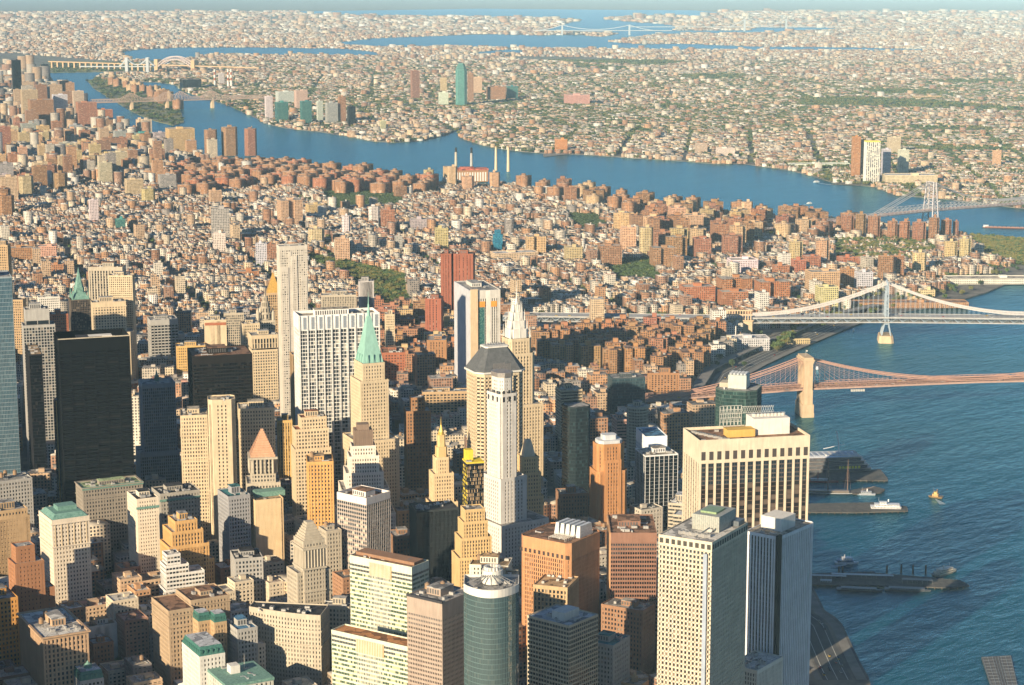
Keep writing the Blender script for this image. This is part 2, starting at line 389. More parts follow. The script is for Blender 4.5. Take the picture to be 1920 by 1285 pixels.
cut_sheet('river_island_land', [G(ROOS)], 2.0, plain('island_ground', (.20,.18,.10), (.08,.10,.04), .01), skirt=3.2, step=2500)
RAND = [(93,137),(150,136),(240,135),(287,131),(280,123),(240,118),(180,115),(120,116),(93,120)]
cut_sheet('upper_island_land', [G(RAND)], 2.6, plain('upper_island_ground', (.20,.18,.10), (.07,.10,.04), .006), skirt=3.2, step=2500)
FW = [[(228,108),(232,98),(262,94),(340,90),(480,90),(640,92),(700,98),(720,107),(640,105),(540,104),(480,106),(440,102),(380,105),(350,113),(300,118),(250,114)],
 [(640,80),(700,73),(780,70),(880,66),(930,65),(1000,67),(1080,66),(1130,70),(1160,64),(1020,60),(1040,52),(1060,46),(1090,38),(1000,34),(900,33),(800,31),(700,30),(560,27),(560,22),(900,17),(1300,20),(1370,26),(1300,31),(1180,30),(1130,36),(1180,42),(1250,46),(1273,52),(1260,58),(1400,58),(1420,52),(1600,53),(1560,57),(1420,63),(1300,64),(1230,66),(1180,72),(1140,79),(1200,84),(1280,83),(1360,86),(1440,89),(1540,89),(1740,93),(1720,97),(1560,96),(1400,95),(1280,94),(1200,93),(1060,91),(1000,92),(960,90),(900,89),(850,87),(760,89),(700,88),(640,86)],
 [(868,104),(900,98),(950,94),(1000,95),(960,102)]]
for i, p in enumerate(FW):
    cut_sheet(['bay_water', 'sound_water', 'inlet_water'][i], [G(p)], 2.9, WATER, step=2500)
# air
hb = MB(); hb.box(CX-30000, CX+82000, CY-30000, CY+82000, -1300, 640, bottom=True)
hm = bpy.data.materials.new('haze'); hm.use_nodes = True; ht = hm.node_tree; ht.nodes.clear()
ho = ht.nodes.new('ShaderNodeOutputMaterial'); hv = ht.nodes.new('ShaderNodeVolumePrincipled'); ht.links.new(hv.outputs[0], ho.inputs['Volume'])
hv.inputs['Density'].default_value = HAZE; hv.inputs['Color'].default_value = (.46, .76, 1.0, 1); hv.inputs['Anisotropy'].default_value = -0.4
hz = hb.build('haze', hm); tag(hz, kind='stuff')
# ---------------------------------------------------------------- rooftop prototypes (copied with their meshes shared)
def proto_unit():
    m = MB(); m.box(-2.2,2.2,-1.4,1.4,0.3,2.3); m.box(-2.3,2.3,-1.5,1.5,0,.3)
    for x in (-1.1, 1.1): m.cyl(x, 0, 2.3, 2.7, .8, .8, 10, 1)
    return m
def proto_duct():
    m = MB(); m.box(-4,4,-.45,.45,.5,1.3); m.box(3.1,4,-.45,3,.5,1.3); m.box(-4.2,-3.2,-.7,.7,0,2.0)
    for x in (-2,0,2): m.box(x-.1,x+.1,-.5,.5,0,.5)
    return m
_ducts = []
def proto_tank():
    m = MB()
    for x in (-1.4,1.4):
        for y in (-1.4,1.4): m.bar((x,y,0), (x*.8,y*.8,3), .25)
    m.bar((-1.4,-1.4,1.5),(1.4,1.4,1.5),.15); m.cyl(0,0,3,7,2.1,1.95,12,1); m.cyl(0,0,7,8.4,2.2,.1,12,2,False); return m
_units = []; _tanks = []
def rooftop(parent, x, y, z, what, s=1.0, rot=0):
    if what == 'air_duct':
        if not _ducts: _ducts.append(proto_duct().build('air_duct', metalm((.50,.50,.49)), parent)); o = _ducts[0]
        else: o = copy_obj(_ducts[0], parent)
    elif what == 'cooling_unit':
        if not _units: _units.append(proto_unit().build('cooling_unit', [metalm((.45,.44,.42)), metalm((.12,.12,.12))], parent)); o = _units[0]
        else: o = copy_obj(_units[0], parent)
    else:
        if not _tanks: _tanks.append(proto_tank().build('water_tank', [metalm((.12,.11,.10)), wallm((.30,.20,.12)), wallm((.25,.17,.11))], parent)); o = _tanks[0]
        else: o = copy_obj(_tanks[0], parent)
    o.parent = parent; o.location = (x, y, z); o.scale = (s,s,s); o.rotation_euler = (0,0,rot); return o
FOOT = []       # occupied footprints (world), for the filler blocks
_pane = {}
def add_windows(root, poly, z0, z1, st, faces, glass, frame, limit=100):
    """separate panes for the floors that show largest: the top ones of the faces towards the camera"""
    pd = st['pd']; cr = st['cr']; m = max(1, round((z1-z0-cr)/st['fl'])); fh = (z1-z0-cr)/m; n = 0
    core = offset(poly, pd-.07); lens = [math.dist(poly[i], poly[(i+1) % len(poly)]) for i in faces]
    items = []
    for fi, i in enumerate(faces):
        L = lens[fi]; nb = max(1, round(L/st['bay'])); bw = L/nb
        a, b = poly[i], poly[(i+1) % len(poly)]; dx, dy = (b[0]-a[0])/L, (b[1]-a[1])/L; nx, ny = dy, -dx
        w = bw-min(st['pw'], bw*.9); hh = fh-st['sp']
        if w < .3 or hh < .3: continue
        for j in range(m-1, -1, -1):
            for k in range(nb): items.append((m-j, fi, a[0]+dx*(k+.5)*bw-nx*(pd-.07), a[1]+dy*(k+.5)*bw-ny*(pd-.07), z0+(j+.5)*fh, math.atan2(dy, dx), w, hh))
    items.sort(key=lambda q: (q[0], q[1]))
    for it in items[:limit]:
        _, _, x, y, z, r, w, hh = it
        key = (round(w,2), round(hh,2), id(glass), id(frame))
        if key not in _pane:
            q = MB(); ww = w/2-.02; h2 = hh/2-.02; f = .12
            q.quad((-ww+f,0,-h2+f), (ww-f,0,-h2+f), (ww-f,0,h2-f), (-ww+f,0,h2-f), [(.1,.1),(.9,.1),(.9,.9),(.1,.9)], 0)
            for x0,x1,a0,a1 in ((-ww,ww,-h2,-h2+f), (-ww,ww,h2-f,h2), (-ww,-ww+f,-h2+f,h2-f), (ww-f,ww,-h2+f,h2-f), (-.05,.05,-h2+f,h2-f)):
                q.quad((x0,-.03,a0), (x1,-.03,a0), (x1,-.03,a1), (x0,-.03,a1), None, 1)
            o = q.build('window', [glass, frame], root); _pane[key] = o
        else: o = copy_obj(_pane[key], root)
        o.location = (x, y, z); o.rotation_euler = (RNG.normal(0,.006), 0, r+RNG.normal(0,.006))
HERO = []
def solve(fn, target, lo, hi, inc):
    for _ in range(40):
        m = (lo+hi)/2
        if (fn(m) < target) == inc: lo = m
        else: hi = m
    return (lo+hi)/2
def T(name, label, K, xl, xr, h, F, wall='tan', st=None, mode='L', a=None, b=None, tiers=None, extra=None, cat='office tower', glass=None, roofc='grey',
      wm2=None, clutter=3, wins=False, tanks=0, group=None, pent=True, shape=None, belts=(), parapet=1.0, slopes=None):
    st = st or style(); glass = glass or glassm()
    k = gnd(K[0], K[1], h)
    X = np.array([math.sin(D2R(F-90)), math.cos(D2R(F-90))]); Y = np.array([math.sin(D2R(F+180)), math.cos(D2R(F+180))]); g0 = gz(*k)
    px = lambda p: prj(p[0], p[1], g0+h)[0]
    if mode == 'L':
        a = a or solve(lambda v: px(k+X*v), xr, 2, 300, True); b = b or solve(lambda v: px(k+Y*v), xl, 2, 160, False); o = k
    else:
        a = a or solve(lambda v: px(k-X*v), xl, 2, 300, False); b = b or solve(lambda v: px(k+Y*v), xr, 2, 160, True); o = k-X*a
    rz = D2R(180-F); c = o+X*a/2+Y*b/2
    root = empty(name, (c[0], c[1], g0+1.9), rz, label, cat, group)
    zf = lambda z: z*h if z <= 1.5 else z
    W_, G_, R_ = MB(), MB(), MB()
    tiers = tiers or [(0,1,0,1,0,1)]
    fx0 = min(t[0] for t in tiers); fx1 = max(t[1] for t in tiers); fy0 = min(t[2] for t in tiers); fy1 = max(t[3] for t in tiers)
    FOOT.append([tuple(o+X*a*u+Y*b*v) for u, v in ((fx0,fy0),(fx1,fy0),(fx1,fy1),(fx0,fy1))]+[h, name])
    polys = []
    for t in tiers:
        x0, x1, y0, y1 = (t[0]-.5)*a, (t[1]-.5)*a, (t[2]-.5)*b, (t[3]-.5)*b
        P = chamfer(x0,x1,y0,y1,t[6]) if len(t) > 6 and t[6] else rect(x0,x1,y0,y1)
        if shape: P = shape(x0,x1,y0,y1)
        z0, z1 = zf(t[4]), zf(t[5]); polys.append((P, z0, z1))
        s2 = t[7] if len(t) > 7 else st
        facade(W_, G_, R_, P, z0, z1, s2, belts if z1 >= h-.1 else (), par=parapet)
    wm_ = [wallm(wall)] + ([wallm(c_) if isinstance(c_, (str, tuple)) else c_ for c_ in wm2] if wm2 else [])
    W_.build('facade', wm_, root)
    g = G_.build('window_glazing', glass, root); tag(g, kind='stuff')
    ro_ = R_.build('roof', roofm(roofc), root)
    if wins:
        P, z0, z1 = max(polys, key=lambda q: q[2]) if wins is True else polys[wins-1]
        if len(P) == 4: add_windows(root, P, z0, z1, st, [0, 3] if mode == 'L' else [0, 1], glassm(frac=.0), metalm((.20,.19,.18), .5))
    P, z0, z1 = max(polys, key=lambda q: q[2]); xs = [p[0] for p in P]; ys = [p[1] for p in P]
    x0, x1, y0, y1 = min(xs), max(xs), min(ys), max(ys); zr = z1-parapet
    rr = random.Random(hash(label) if False else sum(map(ord, label)))
    if pent:
        pwid = (x1-x0)*rr.uniform(.3,.5); pdep = (y1-y0)*rr.uniform(.3,.45); pcx = (x0+x1)/2+(x1-x0)*rr.uniform(-.08,.08); pcy = (y0+y1)/2+(y1-y0)*rr.uniform(-.05,.1)
        q = MB(); ph = rr.uniform(4,7); q.box(pcx-pwid/2,pcx+pwid/2,pcy-pdep/2,pcy+pdep/2,zr+.02,zr+ph)
        q.box(pcx-pwid/2-.3,pcx+pwid/2+.3,pcy-pdep/2-.3,pcy+pdep/2+.3,zr+ph,zr+ph+.5, 1)
        for i in range(int(pwid/2.5)): q.box(pcx-pwid/2+.6+i*2.5,pcx-pwid/2+1.9+i*2.5,pcy-pdep/2-.12,pcy-pdep/2,zr+1,zr+ph-1, 2)
        q.build('penthouse', [wallm(wall), roofm(roofc), metalm((.10,.10,.10))], ro_)
    for i in range(int(clutter*1.8)):
        for _ in range(8):
            ux, uy = rr.uniform(.12,.88), rr.uniform(.12,.88)
            X_, Y_ = x0+(x1-x0)*ux, y0+(y1-y0)*uy
            if not pent or abs(X_-pcx) > pwid/2+2.6 or abs(Y_-pcy) > pdep/2+2: rooftop(ro_, X_, Y_, zr+.02, rr.choice(('cooling_unit','cooling_unit','air_duct')), rr.uniform(.6,1.15), rr.choice((0, math.pi/2))); break
    for i in range(tanks): rooftop(ro_, x0+(x1-x0)*(.2+.6*((i*.37) % 1)), y0+(y1-y0)*(.3+.4*((i*.61+.3) % 1)), zr+.02, 'water_tank', 1.0, 0)
    if extra: extra(root, a, b, h)
    pc = prj(c[0], c[1], g0+h); HERO.append((label, c[0], c[1], h, pc[0], pc[1], name))
    return root
# ---------------------------------------------------------------- the towers of the foreground
PUN = lambda **k: style(**{**dict(bay=3.1, pw=1.5, fl=3.9, sp=1.7, pd=.6, sd=.55, cr=2.2), **k})      # punched windows in masonry
VER = lambda **k: style(**{**dict(bay=3.0, pw=1.2, fl=3.8, sp=1.2, pd=.7, sd=.3, cr=3), **k})            # strong piers
BAN = lambda **k: style(**{**dict(bay=1.6, pw=.14, fl=3.8, sp=1.7, pd=.3, sd=.3, cr=1.5), **k})          # continuous bands
GRD = lambda **k: style(**{**dict(bay=1.5, pw=.12, fl=3.9, sp=.35, pd=.14, sd=.1, cr=1.5), **k})         # curtain wall
DG = glassm((.004,.006,.008), (.018,.018,.018), .1, .12)
GG = glassm((.03,.10,.10), (.12,.22,.18), .2, .08)
BG = glassm((.05,.12,.17), (.12,.2,.25), .15, .06, .12)
WG = glassm((.05,.055,.06), (.42,.38,.3), .3, .15)
CU = copperm()
def pyr(name, z0, z1, mat, ins=0.0, top=.3, sh=None):
    def f(root, a, b, h):
        q = MB(); x, y = a/2-ins, b/2-ins; t = top
        q.frustum(rect(-x,x,-y,y), z0, rect(-t,t,-t,t), z1); q.build(name, mat, root)
    return f
def both(*fs):
    def f(root, a, b, h):
        for g in fs: g(root, a, b, h)
    return f
def box_part(name, x0, x1, y0, y1, z0, z1, mat, frac=True):
    def f(root, a, b, h):
        q = MB()
        if frac: q.box((x0-.5)*a, (x1-.5)*a, (y0-.5)*b, (y1-.5)*b, z0, z1)
        else: q.box(x0, x1, y0, y1, z0, z1)
        q.build(name, mat, root)
    return f
def mast(z0, z1, r=.5, x=0, y=0, mat=None):
    def f(root, a, b, h):
        q = MB(); q.cyl(x, y, z0, z1, r, r*.3, 6); q.build('mast', mat or metalm('white'), root)
    return f
def spire40(root, a, b, h):
    A, Bq = a/2, b/2
    q = MB(); z0 = h
    q.frustum(rect(-A+1,A-1,-Bq+1,Bq-1), z0+.1, rect(-A*.62,A*.62,-Bq*.62,Bq*.62), z0+17); q.frustum(rect(-A*.62,A*.62,-Bq*.62,Bq*.62), z0+17, rect(-2,2,-2,2), z0+47)
    q.cyl(0,0,z0+47,z0+52,1.8,1.8,8); q.cyl(0,0,z0+52,z0+60,1.5,.7,8); q.cyl(0,0,z0+60,z0+73,.5,.05,6,0,False); q.build('spire', wallm((.24,.43,.37), .6), root)
    d = MB()
    for sx in (-1,1):
        for s in range(3):
            x = (s-1)*A*.5
            for yy, sy in ((-Bq+1.5,-1),(Bq-1.5,1)):
                if sx == 1: d.frustum(rect(x-1.2,x+1.2,yy-1.3,yy+1.3), z0+.1, rect(x-.3,x+.3,yy-.3,yy+.3), z0+9)
            y = (s-1)*Bq*.5
            d.frustum(rect(sx*(A-1.5)-1.3,sx*(A-1.5)+1.3,y-1.2,y+1.2), z0+.1, rect(sx*(A-1.5)-.3,sx*(A-1.5)+.3,y-.3,y+.3), z0+9)
    d.build('dormer', wallm((.22,.40,.34), .6), root)
def lantern(zb, r, mat, zt, name='lantern'):
    def f(root, a, b, h):
        q = MB(); n = 8
        q.cyl(0,0,zb,zb+1,r*1.15,r*1.15,n)
        for i in range(n):
            w = 2*math.pi*i/n; q.bar((r*math.cos(w),r*math.sin(w),zb+1),(r*math.cos(w),r*math.sin(w),zb+(zt-zb)*.45),.7)
        q.cyl(0,0,zb+1,zb+(zt-zb)*.45,r*.7,r*.7,n); q.cyl(0,0,zb+(zt-zb)*.45,zb+(zt-zb)*.5,r*1.1,r*1.1,n); q.cyl(0,0,zb+(zt-zb)*.5,zt,r*.8,.1,n,0,False)
        q.build(name, mat, root)
    return f
# --- left edge
T('glass_skyscraper', 'tall pale blue glass skyscraper cut by the left edge of the photo', (22,522), None, None, 297, 213, (.26,.31,.34), GRD(fl=4.2), 'R', a=50, b=46, glass=glassm((.05,.10,.13),(.08,.14,.17),.12,.04,.1), clutter=1)
T('stone_tower', 'tall beige stone tower with arched top just behind the glass skyscraper at the left edge', (-6,462), -40, 14, 190, 232, 'tan', PUN(), b=20, tiers=[(0,1,0,1,0,1),(0.1,2.2,0,1,0,.55)])
T('grid_tower', 'slender grey gridded tower with plain pale stepped crown left of the black slab tower', (47,584), 41, 92, 205, 214, 'grey', GRD(bay=3.4,pw=.9,sp=.9,pd=.4,sd=.38,fl=3.6,cr=3), b=22,
  tiers=[(-.12,1.22,-.1,1.1,0,186),(0,1,0,1,186,205,0,style(bay=12,pw=.8,sp=.3,pd=.3,sd=.2,fl=19,cr=14))], cat='apartment tower')
T('black_slab_tower', 'narrow black glass slab with a pale rooftop left of the big black tower', (55,668), 47, 79, 170, 214, 'black', GRD(), glass=DG, roofc='tan', cat='hotel tower', pent=False)
T('dark_slab_tower', 'thin dark slab edged with one gold sunlit strip beside the big black tower', (100,753), 88, 108, 150, 232, 'dark', BAN(), glass=DG, b=14, extra=box_part('painted_sunlit_edge', .55,1.03,-.06,.0,0,149,wallm('gold')), clutter=0, pent=False)  # gold colour paints sunlight onto the slab's narrow lit edge
blk = BAN(bay=12.4, pw=1.3, fl=3.95, sp=2.5, pd=.9, sd=.55, cr=14)
T('black_tower', 'massive black steel tower with horizontal louvre bands and sunken roof', (110,640), 101, 243, 226, 213, (.004,.005,.006), blk, glass=DG, roofc='dark', parapet=8, clutter=5,
  extra=both(box_part('roof_frame', .45,.78,.35,.6,219,224.5,wallm('white')), box_part('edge_trim', -.012,1.012,-.012,0,225.5,226.6,wallm('stone'))))
def shroud(root, a, b, h):
    q = MB(); q.frustum(rect(-a/2+2,a/2-2,-b/2+2,b/2-2), 205, rect(-a*.27,a*.27,-b*.27,b*.27), 213); q.prism(chamfer(-a*.25,a*.25,-b*.25,b*.25,2), 213, 219); q.frustum(chamfer(-a*.22,a*.22,-b*.22,b*.22,2), 219, chamfer(-1.2,1.2,-1.2,1.2,.3), 237); q.cyl(0,0,237,244,1.2,.1,6); q.build('spire', CU, root)
    d = MB()
    for x in (-1,1):
        for y in (-1,1): d.frustum(rect(x*a*.4-1.2,x*a*.4+1.2,y*b*.4-1.2,y*b*.4+1.2), 204, rect(x*a*.4-.1,x*a*.4+.1,y*b*.4-.1,y*b*.4+.1), 219)
    d.build('pinnacle', CU, root)
T('gothic_tower', 'green copper spired gothic tower wrapped in dark scaffold netting above the black tower', (133,566), 128, 170, 205, 213, (.12,.10,.085), PUN(pw=.5,sp=.4,bay=2,fl=2.6,cr=1), tiers=[(0,1,0,1,120,1),(-.4,1.5,-.1,1.8,0,122,0,PUN())], extra=shroud, pent=False, clutter=0)
T('federal_slab', 'beige office slab with tall dark vertical slots behind the green spire', (165,503), 155, 236, 165, 232, 'stone', VER(bay=4.2,pw=2.1,sp=.6,fl=4,pd=1.0,sd=.2,cr=6), clutter=4, roofc='brown', a=52, b=30)
T('checkered_tower', 'pale tower with a checkered window pattern right of the beige slotted slab', (203,519), 201, 248, 170, 232, 'cream', PUN(bay=2.9,pw=1.3,sp=1.6,fl=3.3,cr=2), b=18, clutter=2)
T('court_block', 'cream colonnaded block with rounded front below the beige slotted slab', (172,570), 166, 236, 138, 216, 'cream', PUN(bay=4,pw=2,cr=6), b=25, tiers=[(0,1,0,1,60,1),(-.1,1.2,-.5,1.1,0,95,6)], clutter=4, belts=((.9,2,.8),))
T('brick_block', 'low red brick block between the grid tower and the scaffolded green spire', (95,592), 92, 128, 70, 214, 'red', PUN(), b=24)
T('white_block', 'white stone block above the grey grid tower', (72,560), 45, 112, 75, 214, 'white', PUN(), b=20, tanks=1)
T('grey_hall', 'broad grey government block with dark window rows and white rooftop box', (282,603), 262, 334, 85, 214, 'grey', BAN(bay=5,pw=1,sp=1.9,fl=4.5,cr=8), clutter=5, glass=DG, b=36, tiers=[(0,1,0,1,0,1),(1,1.25,.2,1,0,60)])
T('blue_grey_tower', 'shaded blue grey office tower topped with two green copper ornaments', (266,724), 258, 329, 150, 214, (.30,.33,.37), VER(bay=2.4,pw=.9,sp=1.0,fl=3.7,cr=5), b=30, tiers=[(0,1,0,1,60,1),(-.15,1.05,-.15,1.1,0,72)], extra=both(lantern(150,2.2,CU,163)), pent=False)
T('black_block', 'broad black glass block with dark panelled top behind the cream H shaped building', (362,672), 351, 473, 190, 216, (.014,.012,.011), BAN(bay=3.2,pw=.35,sp=1.3,fl=3.9,pd=.35,sd=.3,cr=9), glass=DG, roofc='brown', clutter=7)
# H-shaped cream block
T('cream_wing_block', 'left wing of the cream stone building with paired windows under the black block', (338,783), 325, 389, 158, 222, 'cream', PUN(bay=2.8), b=34, belts=((.86,1,.7),(.7,.7,.5)), clutter=2, roofc='stone', wins=True)
T('cream_shaft', 'tall chamfered cream stone shaft rising between the two wings of the cream building', (390,754), 384, 441, 180, 222, 'cream', PUN(bay=3.6,pw=2.6,cr=5), b=24, tiers=[(0,1,0,1,0,1,4)], clutter=2, roofc='cream', pent=False)
T('cream_wing_block', 'right wing of the cream stone building beside the copper roofed pyramid tower', (447,770), 440, 515, 158, 222, 'cream', PUN(bay=2.8), b=30, belts=((.8,.8,.5),), clutter=3, roofc='stone', wins=True)
# pyramid
def steppyr(root, a, b, h):
    q = MB(); n = 12
    for i in range(n):
        t = i/n; t1 = (i+1)/n; A = a/2*(1-t*.96); B = b/2*(1-t*.96); q.box(-A,A,-B,B,h+26*t,h+26*t1)
    q.build('pyramid_roof', wallm((.50,.30,.19)), root)
    c = MB(); z0 = h-16
    for s in range(6):
        for (x,y) in (((s-2.5)*a/6.2,-b/2-1.3),((s-2.5)*a/6.2,b/2+1.3)): c.cyl(x,y,z0,h-2,.8,.7,8)
        for (x,y) in ((-a/2-1.3,(s-2.5)*b/6.2),(a/2+1.3,(s-2.5)*b/6.2)): c.cyl(x,y,z0,h-2,.8,.7,8)
    c.box(-a/2-2.2,a/2+2.2,-b/2-2.2,b/2+2.2,h-2,h+.02); c.build('colonnade', wallm('stone'), root)
T('pyramid_tower', 'stone tower crowned by a stepped brown pyramid and a colonnade', (470,862), 466, 521, 138, 222, 'stone', PUN(), a=24, b=24, tiers=[(0,1,0,1,0,1),(-.18,1.18,-.18,1.18,0,.82)], extra=steppyr, pent=False, clutter=0, wins=2)
# gehry
gw = []
def ripple(x0, x1, y0, y1):
    return rect(x0,x1,y0,y1)
T('rippled_tower', 'tall slim silver apartment tower with a rippled steel skin and scattered dark windows', (524,465), 517, 576, 265, 214, (.52,.48,.42), style(bay=2.7,pw=1.3,fl=3.1,sp=1.4,pd=.5,sd=.42,cr=5), b=20, tiers=[(0,1,0,1,0,1),(.04,.30,-.07,-.0,0,238),(.42,.62,-.05,-.0,0,252),(.74,.97,-.08,-.0,0,225),(.30,.42,-.03,-.0,120,258)], glass=glassm((.015,.018,.02),(.40,.37,.31),.6,.2), cat='apartment tower', pent=False)
# municipal
def wedding(root, a, b, h):
    q = MB(); z = h
    for w, hh in ((.34,9),(.27,8),(.2,8),(.13,7)):
        r = a*w; q.cyl(0,0,z,z+hh*.15,r*1.1,r*1.1,16)
        for i in range(12):
            t = 2*math.pi*i/12; q.bar((r*math.cos(t),r*math.sin(t),z+hh*.15),(r*math.cos(t),r*math.sin(t),z+hh*.85),1.0)
        q.cyl(0,0,z,z+hh*.9,r*.78,r*.78,16); q.cyl(0,0,z+hh*.85,z+hh,r*1.08,r*1.08,16); z += hh
    q.cyl(0,0,z,z+6,1.2,.3,8)
    for x in (-1,1):
        for y in (-1,1):
            X_, Y_ = x*a*.4, y*b*.4; q.cyl(X_,Y_,h,h+9,2.2,2.0,8); q.cyl(X_,Y_,h+9,h+15,2.3,.1,8,0,False)
    q.build('tiered_crown', wallm('stone'), root)
T('municipal_tower', 'ornate pale tower with a tiered wedding cake crown left of the gold pyramid roof', (481,604), 476, 510, 128, 222, 'stone', PUN(), a=26, b=24, tiers=[(0,1,0,1,100,1),(-.5,1.5,0,1.5,0,104)], extra=wedding, pent=False, clutter=0)
T('courthouse_tower', 'square stone tower with a steep gold pyramid roof beside the rippled tower', (500,552), 494, 520, 152, 222, 'tan', VER(), a=20, b=20, tiers=[(0,1,0,1,0,1),(-1.2,1.3,-.5,1.5,0,35)], extra=both(pyr('pyramid_roof',152,180,metalm((.65,.38,.08),.4,.5),.3,.5), mast(179,186,.4)), pent=False, clutter=0)
T('arched_tower', 'cream limestone tower with tall arched top windows left of the rippled tower', (472,632), 466, 520, 128, 216, 'cream', PUN(bay=3.4), b=30, tiers=[(0,1,0,1,0,108),(-.02,1.02,-.02,1.02,110,1,0,VER(bay=4,pw=1.6,sp=.5,fl=7,cr=5))], clutter=2, wins=1)
T('cream_block', 'cream masonry block with small square windows between the black block and the arched tower', (455,610), 447, 487, 132, 216, 'cream', PUN(), b=26, clutter=2)
# 28 liberty
ml = style(bay=2.95, pw=.28, fl=4.0, sp=.75, pd=.35, sd=.2, cr=16)
def columns(root, a, b, h):
    q = MB(); n = 10
    for i in range(n+1):
        x = -a/2+a*i/n; q.box(x-.75,x+.75,-b/2-1.1,-b/2+.1,0,h-.2); q.box(x-.75,x+.75,b/2-.1,b/2+1.1,0,h-.2)
    for i in range(1,4): pass
    q.build('column', metalm((.70,.69,.66),.35,.2), root)
    d = MB()
    for i in range(n):
        x = -a/2+a*i/n; d.box(x+4.2,x+a/n-.75-.01,-b/2-.16,-b/2-.07,h-15,h-2)
    d.build('louvre', metalm((.22,.25,.29),.5,.1), root)
T('white_grid_tower', 'huge white steel and glass slab with tall external columns and a flat roof', (561,596), 553, 709, 248, 216, (.70,.69,.66), ml, a=86, b=33, glass=glassm((.035,.045,.055),(.35,.34,.30),.22,.12), roofc='stone', extra=columns, clutter=6, parapet=3, wins=True)
T('tan_slab', 'thin blank tan slab edge standing left of the white grid slab', (548,668), 541, 557, 150, 216, 'tan', BAN(bay=20,pw=18,sp=.1), b=20, pent=False, clutter=0)
# 40 wall
T('copper_spire_tower', 'cream stepped tower crowned by a tall green copper pyramid spire', (680,686), 664, 722, 208, 209, 'cream', PUN(bay=3.0,pw=1.7,fl=3.7), a=24, b=29,
  tiers=[(0,1,0,1,0,1),(-.14,1.14,-.06,1.1,0,190),(-.45,1.5,-.3,1.3,0,128)], extra=spire40, pent=False, clutter=0, wins=1)
T('concrete_block', 'grey and cream civic block with rows of slit windows above the white grid slab', (602,556), 596, 668, 100, 226, 'stone', VER(bay=2.6,pw=1.4,sp=.6), clutter=3, b=24, tiers=[(0,1,0,1,0,1),(-.05,1.05,-.1,1,0,60)])
T('blank_slab', 'plain grey windowless slab right of the grey and cream civic block', (672,530), 667, 701, 112, 226, (.42,.40,.39), BAN(bay=30,pw=30,sp=.1), b=20, clutter=1)
T('brick_grid_block', 'orange red brick block with a grid of deep square windows right of the green spire', (716,664), 712, 760, 62, 226, 'red', PUN(bay=4.2,pw=2.2,sp=2.0,cr=3), b=40, roofc='brown', clutter=4)
T('yellow_slab', 'narrow cream and grey apartment slab behind the right corner of the white grid slab', (722,592), 711, 740, 95, 226, 'cream', PUN(), b=18, cat='apartment tower')
def prec(x0,x1,y0,y1): return chamfer(x0,x1,y0,y1,5)
T('brown_twin_slab', 'left half of the tall red brown brick twin tower', (826,478), 810, 846, 132, 238, (.26,.095,.06), VER(bay=6.5,pw=5.2,sp=.8,cr=2), b=30, cat='apartment tower', roofc='brown', clutter=1)
T('brown_twin_slab', 'right half of the tall red brown brick twin tower with the raised lift block', (850,478), 843, 887, 132, 238, (.26,.095,.06), VER(bay=7,pw=5.8,sp=.8,cr=2), b=26, cat='apartment tower', roofc='brown', clutter=1)
T('brick_annex', 'lower red brick block in front of the red brown twin tower', (797,562), 789, 827, 82, 238, (.30,.11,.07), VER(bay=5,pw=4,sp=.8,cr=2), b=26, cat='apartment block', roofc='brown')
def exch(root, a, b, h):
    q = MB(); q.box(.02*a,.17*a,-b/2-.5,-b/2,0,h-1); q.build('corner_panel', wallm('white'), root)
    o = MB()
    o.box(-.36*a,-.02*a,-b/2-.3,-b/2-.02,h-24,h-16); o.box(.18*a,.38*a,-b/2-.3,-b/2-.02,h-24,h-16); o.build('orange_panel', wallm((.65,.28,.05)), root)
    g = MB(); g.box(-.34*a,-.04*a,-b/2-.35,-b/2-.02,h-78,h-24.2); g.build('glass_infill', GG, root)
T('striped_exchange_tower', 'windowless pale slab tower with an orange topped green glass strip and vertical white ribs', (883,548), 853, 938, 165, 216, (.52,.50,.46), style(bay=3.4,pw=1.9,fl=4,sp=.3,pd=.8,sd=.1,cr=12), glass=DG, clutter=3, extra=both(exch, box_part('blank_wall',-.035,-.0,0,1.0,0,165,wallm((.46,.47,.50))), box_part('corner_wall',-.02,.22,-.03,-.0,0,167,wallm((.55,.42,.27)))))
# 60 wall
def hip60(root, a, b, h):
    q = MB(); A, B = a/2+1.5, b/2+1.5
    q.frustum(chamfer(-A,A,-B,B,7), h+1.5, chamfer(-a*.23,a*.23,-b*.2,b*.2,2), h+24); q.build('hipped_roof', plain('slate', (.10,.105,.11), (.06,.065,.07)), root)
    r = MB(); r.prism(chamfer(-A-.4,A+.4,-B-.4,B+.4,7), h-.2, h+1.6); r.prism(chamfer(-a*.25,a*.25,-b*.22,b*.22,2), h+24, h+25.5); r.build('cornice', wallm('white'), root)
    p = MB()
    for i in range(8): p.cyl(-a*.2+a*.4*i/7,0,h+25.5,h+28,.7,.7,6)
    p.build('vent_row', metalm((.2,.2,.2)), root)
T('banded_hip_roof_tower', 'postmodern tower with zigzag dark and cream bands under a grey hipped roof', (897,706), 872, 1000, 203, 209, 'cream', style(bay=4.2,pw=1.0,fl=3.9,sp=2.0,pd=1.1,sd=1.1,cr=3), a=52, b=40, tiers=[(0,1,0,1,0,1,7),(.28,.72,-.07,1.07,0,.985)], glass=glassm((.02,.022,.025),(.1,.09,.08),.1,.1), extra=hip60, pent=False, clutter=0)
